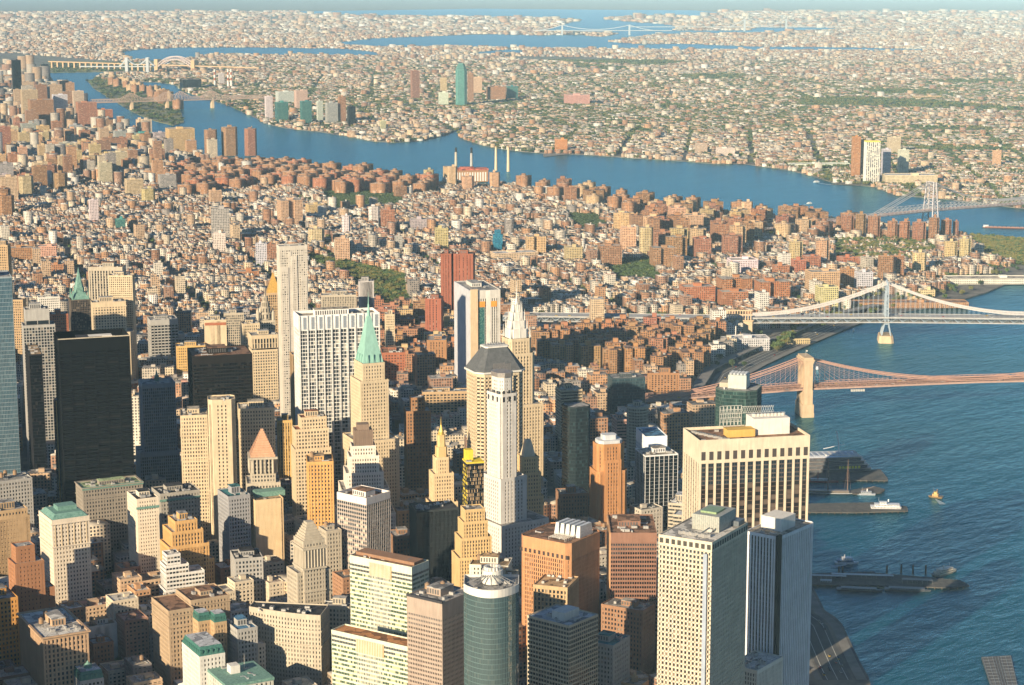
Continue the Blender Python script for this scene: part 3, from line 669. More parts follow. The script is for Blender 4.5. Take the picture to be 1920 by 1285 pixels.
# 20 exchange
def crown20(root, a, b, h):
    q = MB(); q.prism(chamfer(-a*.42,a*.42,-b*.42,b*.42,5), h-.5, h+4)
    for i in range(10): q.bar((-a*.3+a*.6*i/9,-b*.2,h+4),(-a*.3+a*.6*i/9,-b*.2,h+12),.25); q.bar((-a*.3+a*.6*i/9,b*.2,h+4),(-a*.3+a*.6*i/9,b*.2,h+11),.25)
    q.bar((-a*.3,-b*.2,h+9),(a*.3,-b*.2,h+9),.25); q.build('antenna_rack', metalm((.25,.22,.20)), root)
    d = MB()
    for i in range(3):
        x = -a*.3+a*.3*i; d.box(x-1.3,x+1.3,-b/2-.05,-b/2+.02,h-24,h-13); d.cyl(x,-b/2+.3,h-13,h-12.9,1,1,8)
    for i in range(3):
        y = -b*.3+b*.3*i; d.box(-a/2-.05,-a/2+.02,y-1.3,y+1.3,h-24,h-13); d.box(a/2-.02,a/2+.05,y-1.3,y+1.3,h-24,h-13)
    d.build('arched_opening', plain('dark_opening', (.02,.02,.025)), root)
T('white_chamfered_tower', 'very tall slender white limestone tower with chamfered corners and arched openings near the top', (938,744), 905, 964, 205, 198, (.58,.55,.51), VER(bay=3.6,pw=2.5,fl=3.7,sp=1.5,pd=.6,sd=.45,cr=3), a=21, b=26,
  tiers=[(0,1,0,1,0,1,2.5),(.12,.88,.12,.88,200,221,4,PUN(cr=3)),(-.1,1.35,-.15,1.3,0,122),(-.35,2.3,-.5,1.5,0,78)], extra=lambda r,a,b,h: crown20(r,a,b,h+16), pent=False, clutter=0)
# 70 pine
def spire70(root, a, b, h):
    q = MB(); z = h
    for w, hh in ((.42,10),(.34,9),(.26,9),(.17,8)):
        A, B = a*w, b*w; q.prism(chamfer(-A,A,-B,B,A*.35), z, z+hh)
        for sx in (-1,0,1):
            for sy in (-1,0,1):
                if sx or sy: q.frustum(rect(sx*A-.6,sx*A+.6,sy*B-.6,sy*B+.6), z, rect(sx*A-.05,sx*A+.05,sy*B-.05,sy*B+.05), z+hh+4)
        z += hh
    q.cyl(0,0,z,z+10,2,.5,8); q.cyl(0,0,z+10,z+26,.4,.1,6); q.build('gothic_spire', wallm('white'), root)
T('gothic_spire_tower', 'cream art deco tower tapering to a thin white gothic spire behind the hipped roof tower', (955,640), 942, 1001, 212, 209, 'cream', VER(bay=3.4,pw=1.9,sp=1.5,fl=3.7), a=27, b=24, tiers=[(0,1,0,1,0,1,3),(-.12,1.12,-.12,1.12,0,196,4),(-.3,1.35,-.4,1.3,0,140)], extra=spire70, pent=False, clutter=0)
# brown grid + golden spire + neighbours
T('brown_grid_tower', 'reddish brown stepped tower with a square window grid right of the green spire tower', (762,775), 752, 808, 132, 222, 'brick', PUN(bay=3.6,pw=1.5,sp=1.5,fl=3.7), b=26, tiers=[(0,1,0,1,0,1),(.22,.78,.2,.8,110,146)], clutter=1, pent=False, wins=1)
def gold_top(root, a, b, h):
    q = MB(); q.prism(chamfer(-a*.36,a*.36,-b*.36,b*.36,1.6), h-.8, h+10); q.prism(chamfer(-a*.26,a*.26,-b*.26,b*.26,1.4), h+10, h+22)
    q.build('upper_stage', wallm((.60,.42,.20)), root)
    g = MB(); g.cyl(0,0,h+22,h+25,a*.2,a*.2,8); g.cyl(0,0,h+25,h+32,a*.17,.6,8); g.cyl(0,0,h+32,h+41,.6,.05,6); g.build('gilded_lantern', metalm((.70,.48,.12),.4,.4), root)
T('gold_lantern_tower', 'slim cream art deco tower tapering to a small gilded lantern', (817,862), 811, 846, 122, 216, (.60,.46,.28), PUN(bay=2.6,pw=1.4), a=15, b=15, tiers=[(0,1,0,1,0,1,1.5),(-.2,1.2,-.2,1.2,0,106),(-.45,1.45,-.3,1.4,0,76)], extra=gold_top, pent=False, clutter=0)
def yl(root, a, b, h):
    q = MB(); rr = random.Random(3)
    for i in range(9):
        for j in range(16):
            if rr.random() < .55:
                x = -a/2+a*(i+.1)/9; z = h-62+j*3.7; q.box(-b*0-a/2-.12,-a/2-.02,-b/2+b*(i+.1)/9,-b/2+b*(i+.8)/9,z,z+2.4)
    q.build('yellow_panel', wallm((.66,.50,.05)), root)
    d = MB()
    for i in range(12):
        for j in range(16):
            if rr.random() < .6:
                x = -a/2+a*(i+.1)/12; z = h-62+j*3.7; d.box(x,x+a/12*.45,-b/2-.14,-b/2-.02,z,z+2.9)
    d.build('facade_panel', wallm('tan'), root)
T('yellow_topped_tower', 'narrow tower with bright yellow panels on one side and dark mottled panels on the other', (876,872), 853, 915, 158, 216, (.05,.05,.05), GRD(bay=2.4,pw=.2,sp=.6), a=16, b=17, wm2=[(.66,.50,.05)], extra=both(yl, box_part('yellow_rim',-.02,1.02,-.02,1.02,157,158.4,wallm((.66,.50,.05))), box_part('lift_box',.05,.5,.5,.95,158.5,168,wallm((.66,.50,.05)))), glass=DG, cat='hotel tower', roofc='white', clutter=1, pent=False)
def zig(root, a, b, h): pass
T('golden_ziggurat_tower', 'golden stepped ziggurat like tower with ribbed windows below the yellow hotel', (872,960), 866, 930, 118, 216, (.56,.40,.20), VER(bay=2.6,pw=1.3,fl=3.4,sp=1.3,cr=2.5), a=19, b=17, tiers=[(0,1,0,1,0,1),(-.12,1.12,-.1,1.1,0,107),(-.26,1.28,-.22,1.2,0,92),(-.4,1.45,-.35,1.3,0,74)], clutter=1, pent=False)
def pent_gold(root, a, b, h):
    q = MB(); q.frustum(rect(-a*.3,a*.3,-b*.3,b*.3), h-.8, rect(-a*.12,a*.12,-b*.12,b*.12), h+16); q.build('sloped_crown', wallm((.55,.48,.36)), root)
T('golden_tower', 'golden brick tower with setbacks and a sloping stone crown right of the white chamfered tower', (975,862), 968, 1020, 128, 216, (.56,.41,.22), PUN(bay=2.7), a=22, b=20, tiers=[(.1,.9,.1,.9,0,1),(0,1,0,1,0,112),(-.1,1.1,-.1,1.15,0,88)], extra=pent_gold, pent=False, clutter=0)
# right middle group
T('dark_glass_slab', 'tall black green glass slab standing in shadow left of the orange lit brick tower', (1072,768), 1050, 1111, 150, 206, (.025,.035,.04), GRD(sp=.9,fl=3.8), glass=glassm((.012,.02,.024),(.03,.06,.07),.12,.06), clutter=0, pent=False, tiers=[(0,1,0,1,0,1,5)])
T('ship_roof_block', 'pale capped block with crowded white rooftop machinery behind the dark glass slab', (1052,735), 1045, 1092, 95, 216, 'cream', BAN(), b=24, glass=DG, clutter=8, roofc='tan')
T('dark_glass_block', 'dark blue glass office block with a lit roof edge left of the brown apartment slab', (1148,712), 1143, 1210, 80, 222, (.05,.07,.08), BAN(bay=1.6,sp=.8), b=30, glass=glassm((.02,.045,.06),(.05,.1,.12),.2,.06), clutter=2)
def rnd(x0,x1,y0,y1):
    cx, cy, r = (x0+x1)/2, (y0+y1)/2, min(x1-x0,y1-y0)/2; return [(cx+r*math.cos(2*math.pi*i/14), cy+r*math.sin(2*math.pi*i/14)) for i in range(14)]
T('round_tower', 'round gridded concrete tower with a cluttered circular roof', (1180,768), 1168, 1214, 112, 222, 'stone', style(bay=2,pw=.7,fl=3.6,sp=1.2,pd=.4,sd=.38,cr=2), a=26, b=26, shape=rnd, glass=DG, clutter=3)
T('striped_red_slab', 'pink and grey banded slab tucked behind the round concrete tower', (1157,790), 1153, 1175, 85, 222, 'pink', BAN(sp=2), a=14, b=30, clutter=0)
T('white_capped_tower', 'blue glass tower with a tall plain white upper storey and blue tinted roof', (1210,822), 1189, 1250, 118, 222, (.72,.76,.80), style(bay=1.8,pw=.3,fl=3.8,sp=.8,pd=.25,sd=.2,cr=13), a=24, b=44, glass=BG, roofc='blue', clutter=1, pent=False)
T('white_ribbed_dark_tower', 'dark glass tower with thin white vertical ribs in front of the white capped tower', (1210,858), 1200, 1272, 112, 217, (.62,.62,.62), style(bay=5.0,pw=.45,fl=3.8,sp=.12,pd=.4,sd=.05,cr=1.5), a=36, b=34, glass=DG, roofc='stone', clutter=6)
def deco_top(root, a, b, h):
    q = MB(); q.prism(chamfer(-a*.42,a*.42,-b*.42,b*.42,4), h-.8, h+3); q.prism(chamfer(-a*.25,a*.25,-b*.25,b*.25,2), h+3, h+8); q.build('rounded_crown', wallm('silver'), root)
T('orange_deco_tower', 'orange lit brick art deco tower with stepped buttresses and a rounded top', (1122,838), 1113, 1180, 132, 216, (.42,.21,.09), VER(bay=3.2,pw=1.9,fl=3.7,sp=1.3), a=30, b=24, tiers=[(0,1,0,1,0,1,6),(-.05,1.05,-.05,1.1,0,104,3),(.2,.8,-.1,.1,0,116)], extra=deco_top, pent=False, clutter=1)
def maiden_top(root, a, b, h):
    q = MB(); q.box(-a*.22,a*.22,-b*.2,b*.2,h-.9,h+14); q.build('penthouse', wallm((.42,.46,.42)), root)
    c = MB()
    for i in range(5):
        for j in range(3): c.cyl(-a*.17+a*.34*i/4,-b*.12+b*.24*j/2,h+14,h+16,1.6,1.8,10)
    c.build('fan_stack', metalm('silver'), root)
    d = MB(); d.box(-a*.45,-a*.24,-b*.1,b*.25,h-.9,h+4); d.build('plant_room', wallm('stone'), root)
T('green_octagonal_tower', 'dark green glass octagonal tower with a stacked rooftop plant in front of the brick bridge', (1338,733), 1290, 1391, 158, 250, (.07,.10,.09), GRD(bay=1.6,pw=.14,sp=.55), a=46, b=46, tiers=[(0,1,0,1,0,1,10)], glass=glassm((.015,.04,.038),(.05,.10,.09),.15,.06), extra=maiden_top, pent=False, clutter=1)
# 55 water
def water_top(root, a, b, h):
    q = MB(); q.box(a*.05,a*.38,-b*.12,b*.32,h-2.5,h+12); q.build('plant_house', wallm('white'), root)
    for i in range(9): 
        c = MB() if i == 0 else c
        c.cyl(a*.09+a*.26*i/8,b*.1,h+12,h+14.5,2.2,2.6,12)
    c.build('fan_stack', metalm('white'), root)
    d = MB()
    x0, x1 = -a*.18, a*.02; y = b*.4; z0, z1 = h+1, h+19
    for i in range(7): t = x0+(x1-x0)*i/6; d.bar((t,y,z0),(t,y,z1),.35)
    for i in range(6): t = z0+(z1-z0)*i/5; d.bar((x0,y,t),(x1,y,t),.35)
    for i in range(6): d.bar((x0+(x1-x0)*i/6,y,z0),(x0+(x1-x0)*(i+1)/6,y,z1),.25); d.bar((x0+(x1-x0)*(i+1)/6,y,z0),(x0+(x1-x0)*i/6,y,z1),.25)
    for i in range(14):
        t = x1+(a*.3)*i/14; d.bar((t,y,h+12),(t+a*.3/14,y,h+18),.2); d.bar((t+a*.3/14,y,h+12),(t,y,h+18),.2)
    d.bar((x1,y,h+12),(x1+a*.3,y,h+12),.3); d.bar((x1,y,h+18),(x1+a*.3,y,h+17),.3); d.build('steel_lattice', metalm('white'), root)
    e = MB(); e.box(-a*.2,a*.05,-b*.2,b*.05,h-2.5,h+4); e.build('orange_plant_room', wallm((.55,.36,.10)), root)
    f = MB(); n = 14
    for i in range(n):
        x = -a/2+a*(i+.5)/n; f.box(x-1.9,x+1.9,-b/2-.12,-b/2-.02,h-18,h-10.5)
    f.build('louvre_opening', plain('dark_louvre', (.06,.045,.04)), root)
    for i in range(26): rooftop(root, -a*.45+a*.23*((i*.618)%1), -b*.4+b*.75*((i*.377)%1), h-2.4, 'cooling_unit', .8, 0)
T('broad_cream_ribbed_tower', 'very broad cream tower with thick vertical ribs and a crowded roof by the river', (1312,830), 1290, 1516, 209, 220, (.57,.50,.38), style(bay=7.2,pw=1.9,fl=3.9,sp=.75,pd=1.1,sd=.25,cr=21,sm=1), a=100, b=50, wm2=[(.10,.07,.055)], glass=glassm((.018,.014,.012),(.12,.09,.07),.25,.2), roofc='brown', extra=water_top, pent=False, clutter=2, parapet=2.5, wins=True)
# 1 nyp
def nyp_top(root, a, b, h):
    q = MB(); q.box(-a*.18,a*.32,-b*.05,b*.42,h-.9,h+11); q.build('penthouse', metalm((.30,.31,.28),.6,.1), root)
    for i in range(14): 
        w = MB() if i == 0 else w
        x = -a*.18+a*.5*i/13; w.box(x-.2,x+.2,-b*.05-.25,-b*.05,h-.8,h+11)
    w.build('louvre_fin', metalm((.45,.44,.38)), root)
    g = MB(); g.box(-a*.1,a*.2,b*.05,b*.3,h+11.02,h+12.4); g.build('green_tank', metalm((.25,.34,.18)), root)
    op = MB()
    for i in range(9): x = -a/2+a*(i+.5)/9; op.box(x-1.5,x+1.5,-b/2-.16,-b/2-.07,h-6,h-2.2)
    for i in range(15): y = -b/2+b*(i+.5)/15; op.box(a/2+.07,a/2+.16,y-1.5,y+1.5,h-6,h-2.2)
    op.build('louvre_opening', plain('dark_slot', (.06,.055,.045)), root)
    for i in range(5): rooftop(root, -a*.2+i*5, -b*.3, h-.9, 'cooling_unit', 1.1, .8)
    s = MB(); s.bar((a*.1,-b*.35,h-.5),(a*.25,-b*.2,h+5),.8); s.box(a*.3,a*.46,b*.3,b*.47,h-.9,h+3); s.build('window_cleaning_crane', metalm((.12,.14,.16)), root)
wf = wallm((.66,.60,.50))
T('dotted_cream_tower', 'tall cream tower with a dense grid of square recessed windows and pale roof deck', (1335,1022), 1235, 1402, 195, 262, (.56,.49,.38), style(bay=3.05,pw=1.25,fl=3.75,sp=1.35,pd=.9,sd=.9,cr=7.5), 'R', glass=glassm((.035,.028,.022),(.2,.16,.12),.15,.25), roofc='white', extra=both(nyp_top, box_part('corner_strip',.86,.93,-.03,-.012,0,186,wallm((.30,.34,.40)))), pent=False, clutter=2, wins=True)
T('striped_white_black_tower', 'white and black vertically striped tower with a white box on its roof', (1460,1012), 1398, 1509, 160, 270, (.62,.63,.65), style(bay=2.9,pw=1.35,fl=3.8,sp=.1,pd=.8,sd=.1,cr=2.5), 'R', a=32, b=58, tiers=[(0,1,0,1,0,1,3)], glass=DG, roofc='stone', pent=False, clutter=4,
  extra=both(box_part('white_penthouse', .15,.75,.3,.68,159.1,170,wallm('white')), box_part('corner_shaft',.93,1.005,-.01,.09,0,161,wallm((.02,.02,.02)))))
T('low_white_annex', 'low pale block with rooftop pipes at the foot of the dotted cream tower', (1420,1262), 1335, 1448, 62, 268, (.60,.56,.48), VER(bay=2.4,pw=1.2), 'R', a=26, b=42, roofc='white', clutter=7, pent=False)
T('brown_black_tower', 'dark brown ribbed tower with an open framed rooftop and a pale left flank', (1145,1003), 1125, 1231, 128, 232, (.24,.13,.09), style(bay=2.1,pw=.55,fl=3.9,sp=1.7,pd=.5,sd=.35,cr=9), a=40, b=60, glass=DG, roofc='brown', clutter=9, extra=box_part('pale_flank',-.02,0,0,1,0,128,wallm((.50,.30,.16))), wins=True)
def broad_top(root, a, b, h):
    c = MB()
    for i in range(5): x = -a*.1+i*5.5; c.frustum(rect(x,x+4.8,-b*.05,b*.35), h-1, rect(x+.8,x+4.0,-b*.02,b*.32), h+9)
    c.build('cooling_tower_bank', metalm((.62,.62,.60)), root)
    d = MB()
    for i in range(6): y = -b*.38+i*2.6; d.bar((a*.02,y,h+1.5),(a*.34,y,h+1.5),.35); d.bar((a*.02,y,h-1),(a*.02,y,h+1.5),.3); d.bar((a*.34,y,h-1),(a*.34,y,h+1.5),.3)
    d.build('pipe_rack', metalm('white'), root)
    f = MB()
    for i in range(11): x = -a/2+a*(i+.5)/11; f.box(x-1.2,x+1.2,-b/2-.12,-b/2-.03,h-14,h-10.5)
    f.build('vent_opening', plain('dark_vent', (.05,.035,.03)), root)
T('orange_brown_office_block', 'massive orange brown office block with narrow slot windows and cooling towers on its roof', (1067,1025), 970, 1114, 128, 267, (.46,.24,.12), VER(bay=2.2,pw=1.2,fl=3.8,sp=1.1,pd=.6,sd=.3,cr=15), 'R', a=52, b=52, tiers=[(0,1,0,1,0,1,4)], roofc='brown', extra=broad_top, pent=False, clutter=3)
T('terrace_block', 'grey banded block with green roof lawn left of the broad cream tower', (1262,968), 1222, 1300, 78, 250, 'stone', BAN(sp=1.9), a=34, b=40, roofc='silver', clutter=5, tiers=[(0,1,0,1,0,1),(-.3,.4,.5,1.3,0,84)], extra=box_part('roof_lawn',.35,.8,.1,.6,77.1,77.6,GRASS))
T('brown_shaded_block', 'dark brown brick block in shade at the foot of the brown ribbed tower', (1205,1150), 1140, 1240, 70, 262, 'brown', PUN(), 'R', a=40, b=24, clutter=3)
# --- bottom row
# 17 state: quarter round glass front
def curved(x0, x1, y0, y1):
    n = 16; out = []
    for i in range(n+1):
        t = i/n; x = x0+(x1-x0)*t; bulge = (y1-y0)*.42*math.sin(math.pi*t)**.75; out.append((x, y0+(y1-y0)*.42-bulge))
    return out+[(x1,y1),(x0,y1)]
def curve_top(root, a, b, h):
    q = MB(); q.cyl(a*.02,b*.1,h-1,h+9,a*.19,a*.19,20); q.build('round_plant_house', metalm('white',.6,.05), root)
    for i in range(14):
        t = 2*math.pi*i/14
        s = MB() if i == 0 else s
        s.cyl(a*.02+a*.13*math.cos(t), b*.1+a*.13*math.sin(t), h+9, h+11.5, 1.2,1.2,8)
    s.build('fan_ring', metalm('white'), root)
    f = MB()
    for i in range(9):
        t = math.pi*(1.05+.9*i/8); f.bar((a*.02,b*.1-a*.12,h+8.5),(a*.44*math.cos(t),b*.05+b*.42*math.sin(t),h),.45)
    f.build('truss_fan', metalm((.2,.2,.2)), root)
T('curved_glass_tower', 'curved blue green mirror glass tower with a white rim and round rooftop plant house', (868,1112), 863, 987, 160, 232, (.10,.16,.16), style(bay=1.5,pw=.08,fl=3.9,sp=.45,pd=.14,sd=.1,cr=6,cm=1), wm2=['white'], a=41, b=40, shape=curved, glass=glassm((.06,.09,.095),(.08,.11,.11),.08,.03,.05), roofc='grey', extra=curve_top, pent=False, clutter=2, cat='office tower', parapet=2)
T('brown_striped_tower', 'brown and black office tower with blank upper stripes left of the curved glass tower', (829,1135), 770, 881, 130, 268, (.34,.27,.22), style(bay=1.7,pw=.75,fl=3.7,sp=1.9,pd=.25,sd=.22,cr=13), 'R', a=35, b=40, glass=DG, roofc='grey', clutter=3, tanks=2, wins=True, extra=box_part('parapet_frame',-.01,1.01,-.01,.02,129,131,wallm('dark')))
gb = dict(glass=glassm((.03,.06,.03),(.40,.42,.26),.38,.2))
def band_mid(root, a, b, h):
    q = MB()
    n = 16
    for i in range(n): x = -a*.17+a*.34*i/n; q.box(x,x+.35,-b/2-.3,-b/2-.02,0,h-3)
    q.build('mullion_panel', wallm('white'), root)
    s = MB(); s.box(-a*.18,a*.18,-b/2-.26,-b/2-.02,h-14,h-2.9); s.build('louvre_panel', wallm('tan'), root)
T('green_banded_tower', 'pale green and white banded office tower with a darker gridded strip down the middle', (772,1068), 657, 804, 128, 265, (.56,.58,.46), BAN(sp=1.65,fl=3.7,cr=6), 'R', a=64, b=24, roofc='brown', extra=both(band_mid, box_part('roof_strip',.03,.97,.25,.8,127.5,130,wallm('brown'))), pent=False, clutter=6, wins=True, **gb)
T('green_banded_annex', 'lower step of the green and white banded building with an orange roof edge', (768,1218), 628, 800, 85, 265, (.56,.58,.46), BAN(sp=1.65,fl=3.7,cr=3), 'R', a=78, b=18, roofc='orange', extra=band_mid, pent=False, clutter=0, wins=True, **gb)
# 26 broadway: stepped tower over a curved base
def stepped_top(root, a, b, h):
    q = MB(); z = h-.8
    for i in range(7):
        k = .44-.045*i; q.box(-a*k,a*k,-b*k,b*k,z,z+2.2); z += 2.2
    q.build('stepped_pyramid', wallm('stone'), root)
    c = MB()
    for s in range(7):
        x = -a*.43+a*.86*s/6; c.cyl(x,-b/2-.5,h-24,h-8,.8,.7,8)
        y = -b*.43+b*.86*s/6; c.cyl(-a/2-.5,y,h-24,h-8,.8,.7,8); c.cyl(a/2+.5,y,h-24,h-8,.8,.7,8)
    c.box(-a/2-1.4,a/2+1.4,-b/2-1.4,b/2+1.4,h-8,h-6); c.box(-a/2-1.2,a/2+1.2,-b/2-1.2,b/2+1.2,h-26,h-24.2); c.build('colonnade', wallm('stone'), root)
T('stepped_stone_tower', 'ornate cream tower with columns and a stepped top rising from a curved stone building', (569,1020), 546, 612, 122, 203, 'stone', PUN(bay=2.9), a=20, b=22, belts=((.62,.8,.7),(.45,.8,.7)), tiers=[(0,1,0,1,0,1),(-.27,1.3,.1,1.2,0,94)], extra=stepped_top, pent=False, clutter=0, wins=1)
def sweep(x0, x1, y0, y1):
    out = []
    for i in range(13):
        t = i/12; out.append((x0+(x1-x0)*t, y0+(y1-y0)*.5*(1-math.sin(math.pi/2*t))))
    return out+[(x1,y1),(x0,y1)]
T('curved_stone_block', 'long sweeping curved grey stone building with arcaded top floors below the stepped cream tower', (601,1158), 478, 645, 74, 240, 'stone', PUN(bay=3.3,pw=1.9,cr=4), 'R', a=66, b=30, shape=sweep, roofc='dark', belts=((.8,1,.7),(.62,1,.9)), clutter=6, pent=False)
T('stone_wing', 'cream stone wing block joined behind the curved stone building', (655,1142), 625, 655, 66, 240, 'stone', PUN(), 'R', a=24, b=20, clutter=2)
T('white_mullion_tower', 'square office tower with fine white mullions, pinkish bands and a sunken roof court', (687,938), 635, 733, 130, 270, (.62,.58,.55), style(bay=2.6,pw=.3,fl=3.8,sp=1.6,pd=.35,sd=.2,cr=7,sm=1), 'R', a=37, b=33, wm2=[(.30,.24,.20)], glass=WG, roofc='brown', clutter=3, parapet=3, wins=True)
T('golden_slim_tower', 'slim golden brown tower with vertical rows of windows and a plain lit flank', (576,870), 557, 624, 145, 224, (.58,.33,.12), VER(bay=3.0,pw=1.7,sp=1.7,fl=3.7), a=25, b=30, clutter=1, roofc='tan', tanks=1, wins=True)
def wall_top(root, a, b, h):
    q = MB(); n = 9
    for i in range(n+1):
        x = -a*.38+a*.76*i/n; q.box(x-.5,x+.5,-b*.4-.4,-b*.4,h-.8,h+15)
    q.box(-a*.38,a*.38,-b*.4,b*.4,h-.8,h+14.5); q.box(-a*.25,a*.25,-b*.28,b*.28,h+14.5,h+20); q.build('dark_crown', wallm((.22,.16,.12)), root)
T('white_setback_tower', 'white limestone tower stepping in many setbacks up to a dark brown ribbed crown', (655,860), 648, 712, 128, 222, (.66,.60,.52), PUN(bay=2.6,pw=1.5), a=30, b=26, tiers=[(.1,.9,.1,.9,0,138),(0,1,0,1,0,1),(-.13,1.13,-.15,1.1,0,112),(-.3,1.3,-.3,1.2,0,96),(-.45,1.5,-.4,1.3,0,70)], extra=lambda r,a,b,h: wall_top(r,a*.8,b*.8,h+10.8), pent=False, clutter=0, wins=3)
T('cream_gabled_tower', 'cream and white tower with red rooftop machinery left of the white grid slab', (556,788), 549, 616, 150, 216, 'cream', PUN(), a=32, b=20, tiers=[(.15,1,.1,1,0,1),(-.05,1.05,0,1,0,138),(-.1,1.1,-.2,1,0,118)], clutter=3, roofc='red')
T('golden_slot_block', 'narrow gold and black slotted block between the cream right wing and the white grid slab', (520,792), 512, 548, 105, 222, 'gold', VER(bay=3,pw=1.5,sp=.4), b=18, clutter=1)
def dishes(root, a, b, h):
    for i, (x, y) in enumerate(((.1,.1),(.28,.2),(.36,.3))):
        q = MB(); q.cyl(0,0,0,2.5,.4,.3,8); q.frustum([(1.9*math.cos(t*math.pi/6)*1,1.9*math.sin(t*math.pi/6)) for t in range(12)], 3.4, [(.5*math.cos(t*math.pi/6),.5*math.sin(t*math.pi/6)) for t in range(12)], 2.5)
        o = q.build('satellite_dish', metalm('white'), root); o.location = (x*a, y*b, h-.8); o.rotation_euler = (.7,0,.4*i)
T('black_ribbed_block', 'matte black finely ribbed block with white satellite dishes on its roof', (780,962), 770, 857, 98, 216, (.035,.04,.042), style(bay=1.3,pw=.5,fl=3.8,sp=.1,pd=.3,sd=.05,cr=2), a=42, b=30, glass=DG, roofc='dark', extra=dishes, pent=False, clutter=5)
T('white_walkup_block', 'white apartment house with small windows and rooftop tanks below the golden ziggurat', (880,1062), 850, 945, 72, 240, (.66,.62,.52), PUN(bay=3.2,pw=2.0), 'L', a=36, b=26, roofc='tan', tanks=2, clutter=2)
T('beige_plain_tower', 'beige blank walled tower with a water tank seen just above the curved glass tower', (905,1080), 895, 962, 82, 240, (.60,.52,.38), PUN(bay=9,pw=8), a=30, b=16, roofc='tan', tanks=1, clutter=1)
T('grey_square_tower', 'slate grey square tower with regular small windows and a turquoise edged sunken roof', (428,935), 403, 467, 112, 205, (.30,.30,.31), PUN(bay=2.6,pw=1.3,fl=3.7,sp=1.7,cr=3), a=22, b=32, glass=DG, roofc='teal', clutter=2, wins=True)
T('tan_blank_wall_tower', 'tan tower with a tall blank wall and green roof beside the slate grey tower', (478,942), 467, 533, 106, 210, (.58,.44,.27), PUN(bay=2.8,pw=1.6), a=28, b=26, extra=both(box_part('blank_wall',0,.92,-.03,-.0,0,106,wallm((.60,.46,.28))), box_part('green_roof',.15,1.2,.5,1.0,104.5,110,CU)), roofc='tan', clutter=1, pent=False)
def gr_roof(root, a, b, h):
    q = MB(); q.frustum(rect(-a/2+.6,a/2-.6,-b/2+.6,b/2-.6), h-.6, rect(-a*.36,a*.36,-b*.36,b*.36), h+4); q.build('copper_roof', CU, root)
    d = MB(); d.box(-a*.2,a*.3,-b*.15,b*.2,h+4,h+8); d.build('roof_house', CU, root)
    c = MB(); n = 6
    for i in range(n): x = -a/2+a*(i+.5)/n; c.box(x-.5,x+.5,-b/2-.35,-b/2-.02,h-26,h-4)
    c.build('pilaster', wallm('cream'), root)
T('cream_copper_roof_tower', 'large cream tower with a low green copper roof at the lower left', (97,980), 67, 170, 118, 202, (.64,.56,.45), PUN(bay=3.0,pw=1.6,fl=3.8,sp=1.9,cr=3), a=35, b=40, extra=gr_roof, pent=False, clutter=0, belts=((.78,1,.8),(.96,.8,.9)), wins=True)
T('beige_edge_tower', 'beige masonry tower cut by the left edge below the glass skyscraper', (-20,965), -40, 50, 112, 202, 'tan', PUN(), a=36, b=25, clutter=3, tiers=[(0,1,0,1,0,1),(0,1.05,0,1,0,105)], wins=True)
T('grey_edge_block', 'grey masonry block with round water tanks at the left edge', (-12,908), -30, 47, 95, 202, 'grey', PUN(), a=40, b=25, tanks=4, clutter=2, pent=False)
T('brown_setback_tower', 'brown brick setback tower in front of the beige tower at the left edge', (28,1062), 12, 76, 98, 202, (.34,.17,.09), PUN(bay=3.4,pw=2.4,sp=2.2), a=26, b=22, tiers=[(0,1,0,1,0,1),(.1,.75,.2,.9,96,112),(0,1.35,.1,1,0,72)], clutter=1, pent=False)
T('orange_edge_block', 'bright orange lit masonry block at the very left edge of the lower corner', (-14,1130), -50, 22, 78, 202, (.55,.28,.08), PUN(), a=22, b=36, clutter=2)
T('corniced_brown_building', 'brown building with tall arched windows and a heavy white cornice at the lower left', (80,1200), 20, 160, 76, 203, (.44,.30,.19), VER(bay=3.6,pw=1.7,sp=1.4,fl=4), a=38, b=72, belts=((.985,1.2,1.6),), roofc='white', clutter=7, tanks=2, wins=True)
T('grey_parapet_block', 'long grey office block with dark window rows and green trimmed roofs below the black tower', (155,920), 134, 262, 92, 206, (.27,.24,.20), PUN(bay=3.0,pw=1.5,fl=3.9), a=62, b=30, belts=((.87,1,.6),(.995,1,1.0)), roofc=(.34,.42,.24), clutter=12, extra=both(box_part('copper_edge',-.01,1.01,-.02,.0,90,93,CU)), wins=True)
T('white_slender_tower', 'slender white tower with thousands of small windows and green copper cornice', (256,940), 230, 298, 122, 206, (.66,.58,.46), PUN(bay=2.4,pw=1.35,fl=3.5,sp=1.9,cr=2), a=21, b=34, extra=both(box_part('copper_edge',-.02,1.02,-.03,.02,112,114,CU)), roofc='dark', clutter=3, wins=True)
T('grey_companion_block', 'grey office block with green cornice behind the slender white tower', (300,930), 292, 378, 108, 206, (.33,.31,.27), PUN(bay=3,pw=1.6), a=40, b=30, extra=both(box_part('copper_edge',-.01,1.01,-.03,.0,100,102,CU)), clutter=5, roofc='dark')
T('golden_block', 'golden brown setback building with ribbed upper floors right of the slender white tower', (322,1002), 294, 384, 98, 206, (.56,.34,.14), VER(bay=3,pw=1.5,sp=1.5), a=30, b=30, tiers=[(.15,.85,.1,.9,0,107),(0,1,0,1,0,1),(-.1,1.18,0,1,0,84),(-.1,1.35,.05,1,0,68)], clutter=3, wins=2)
T('white_terraced_block', 'white terraced office block with stacked balconies and a small rooftop cube', (312,1082), 302, 392, 66, 206, (.68,.66,.62), BAN(sp=1.9,bay=3,pw=.5), a=36, b=20, tiers=[(.05,.4,.1,.9,60,84),(0,.6,.05,1,0,74),(0,1,0,1,0,1),(-.05,1.12,-.1,1,0,52)], roofc='white', clutter=2, pent=False)
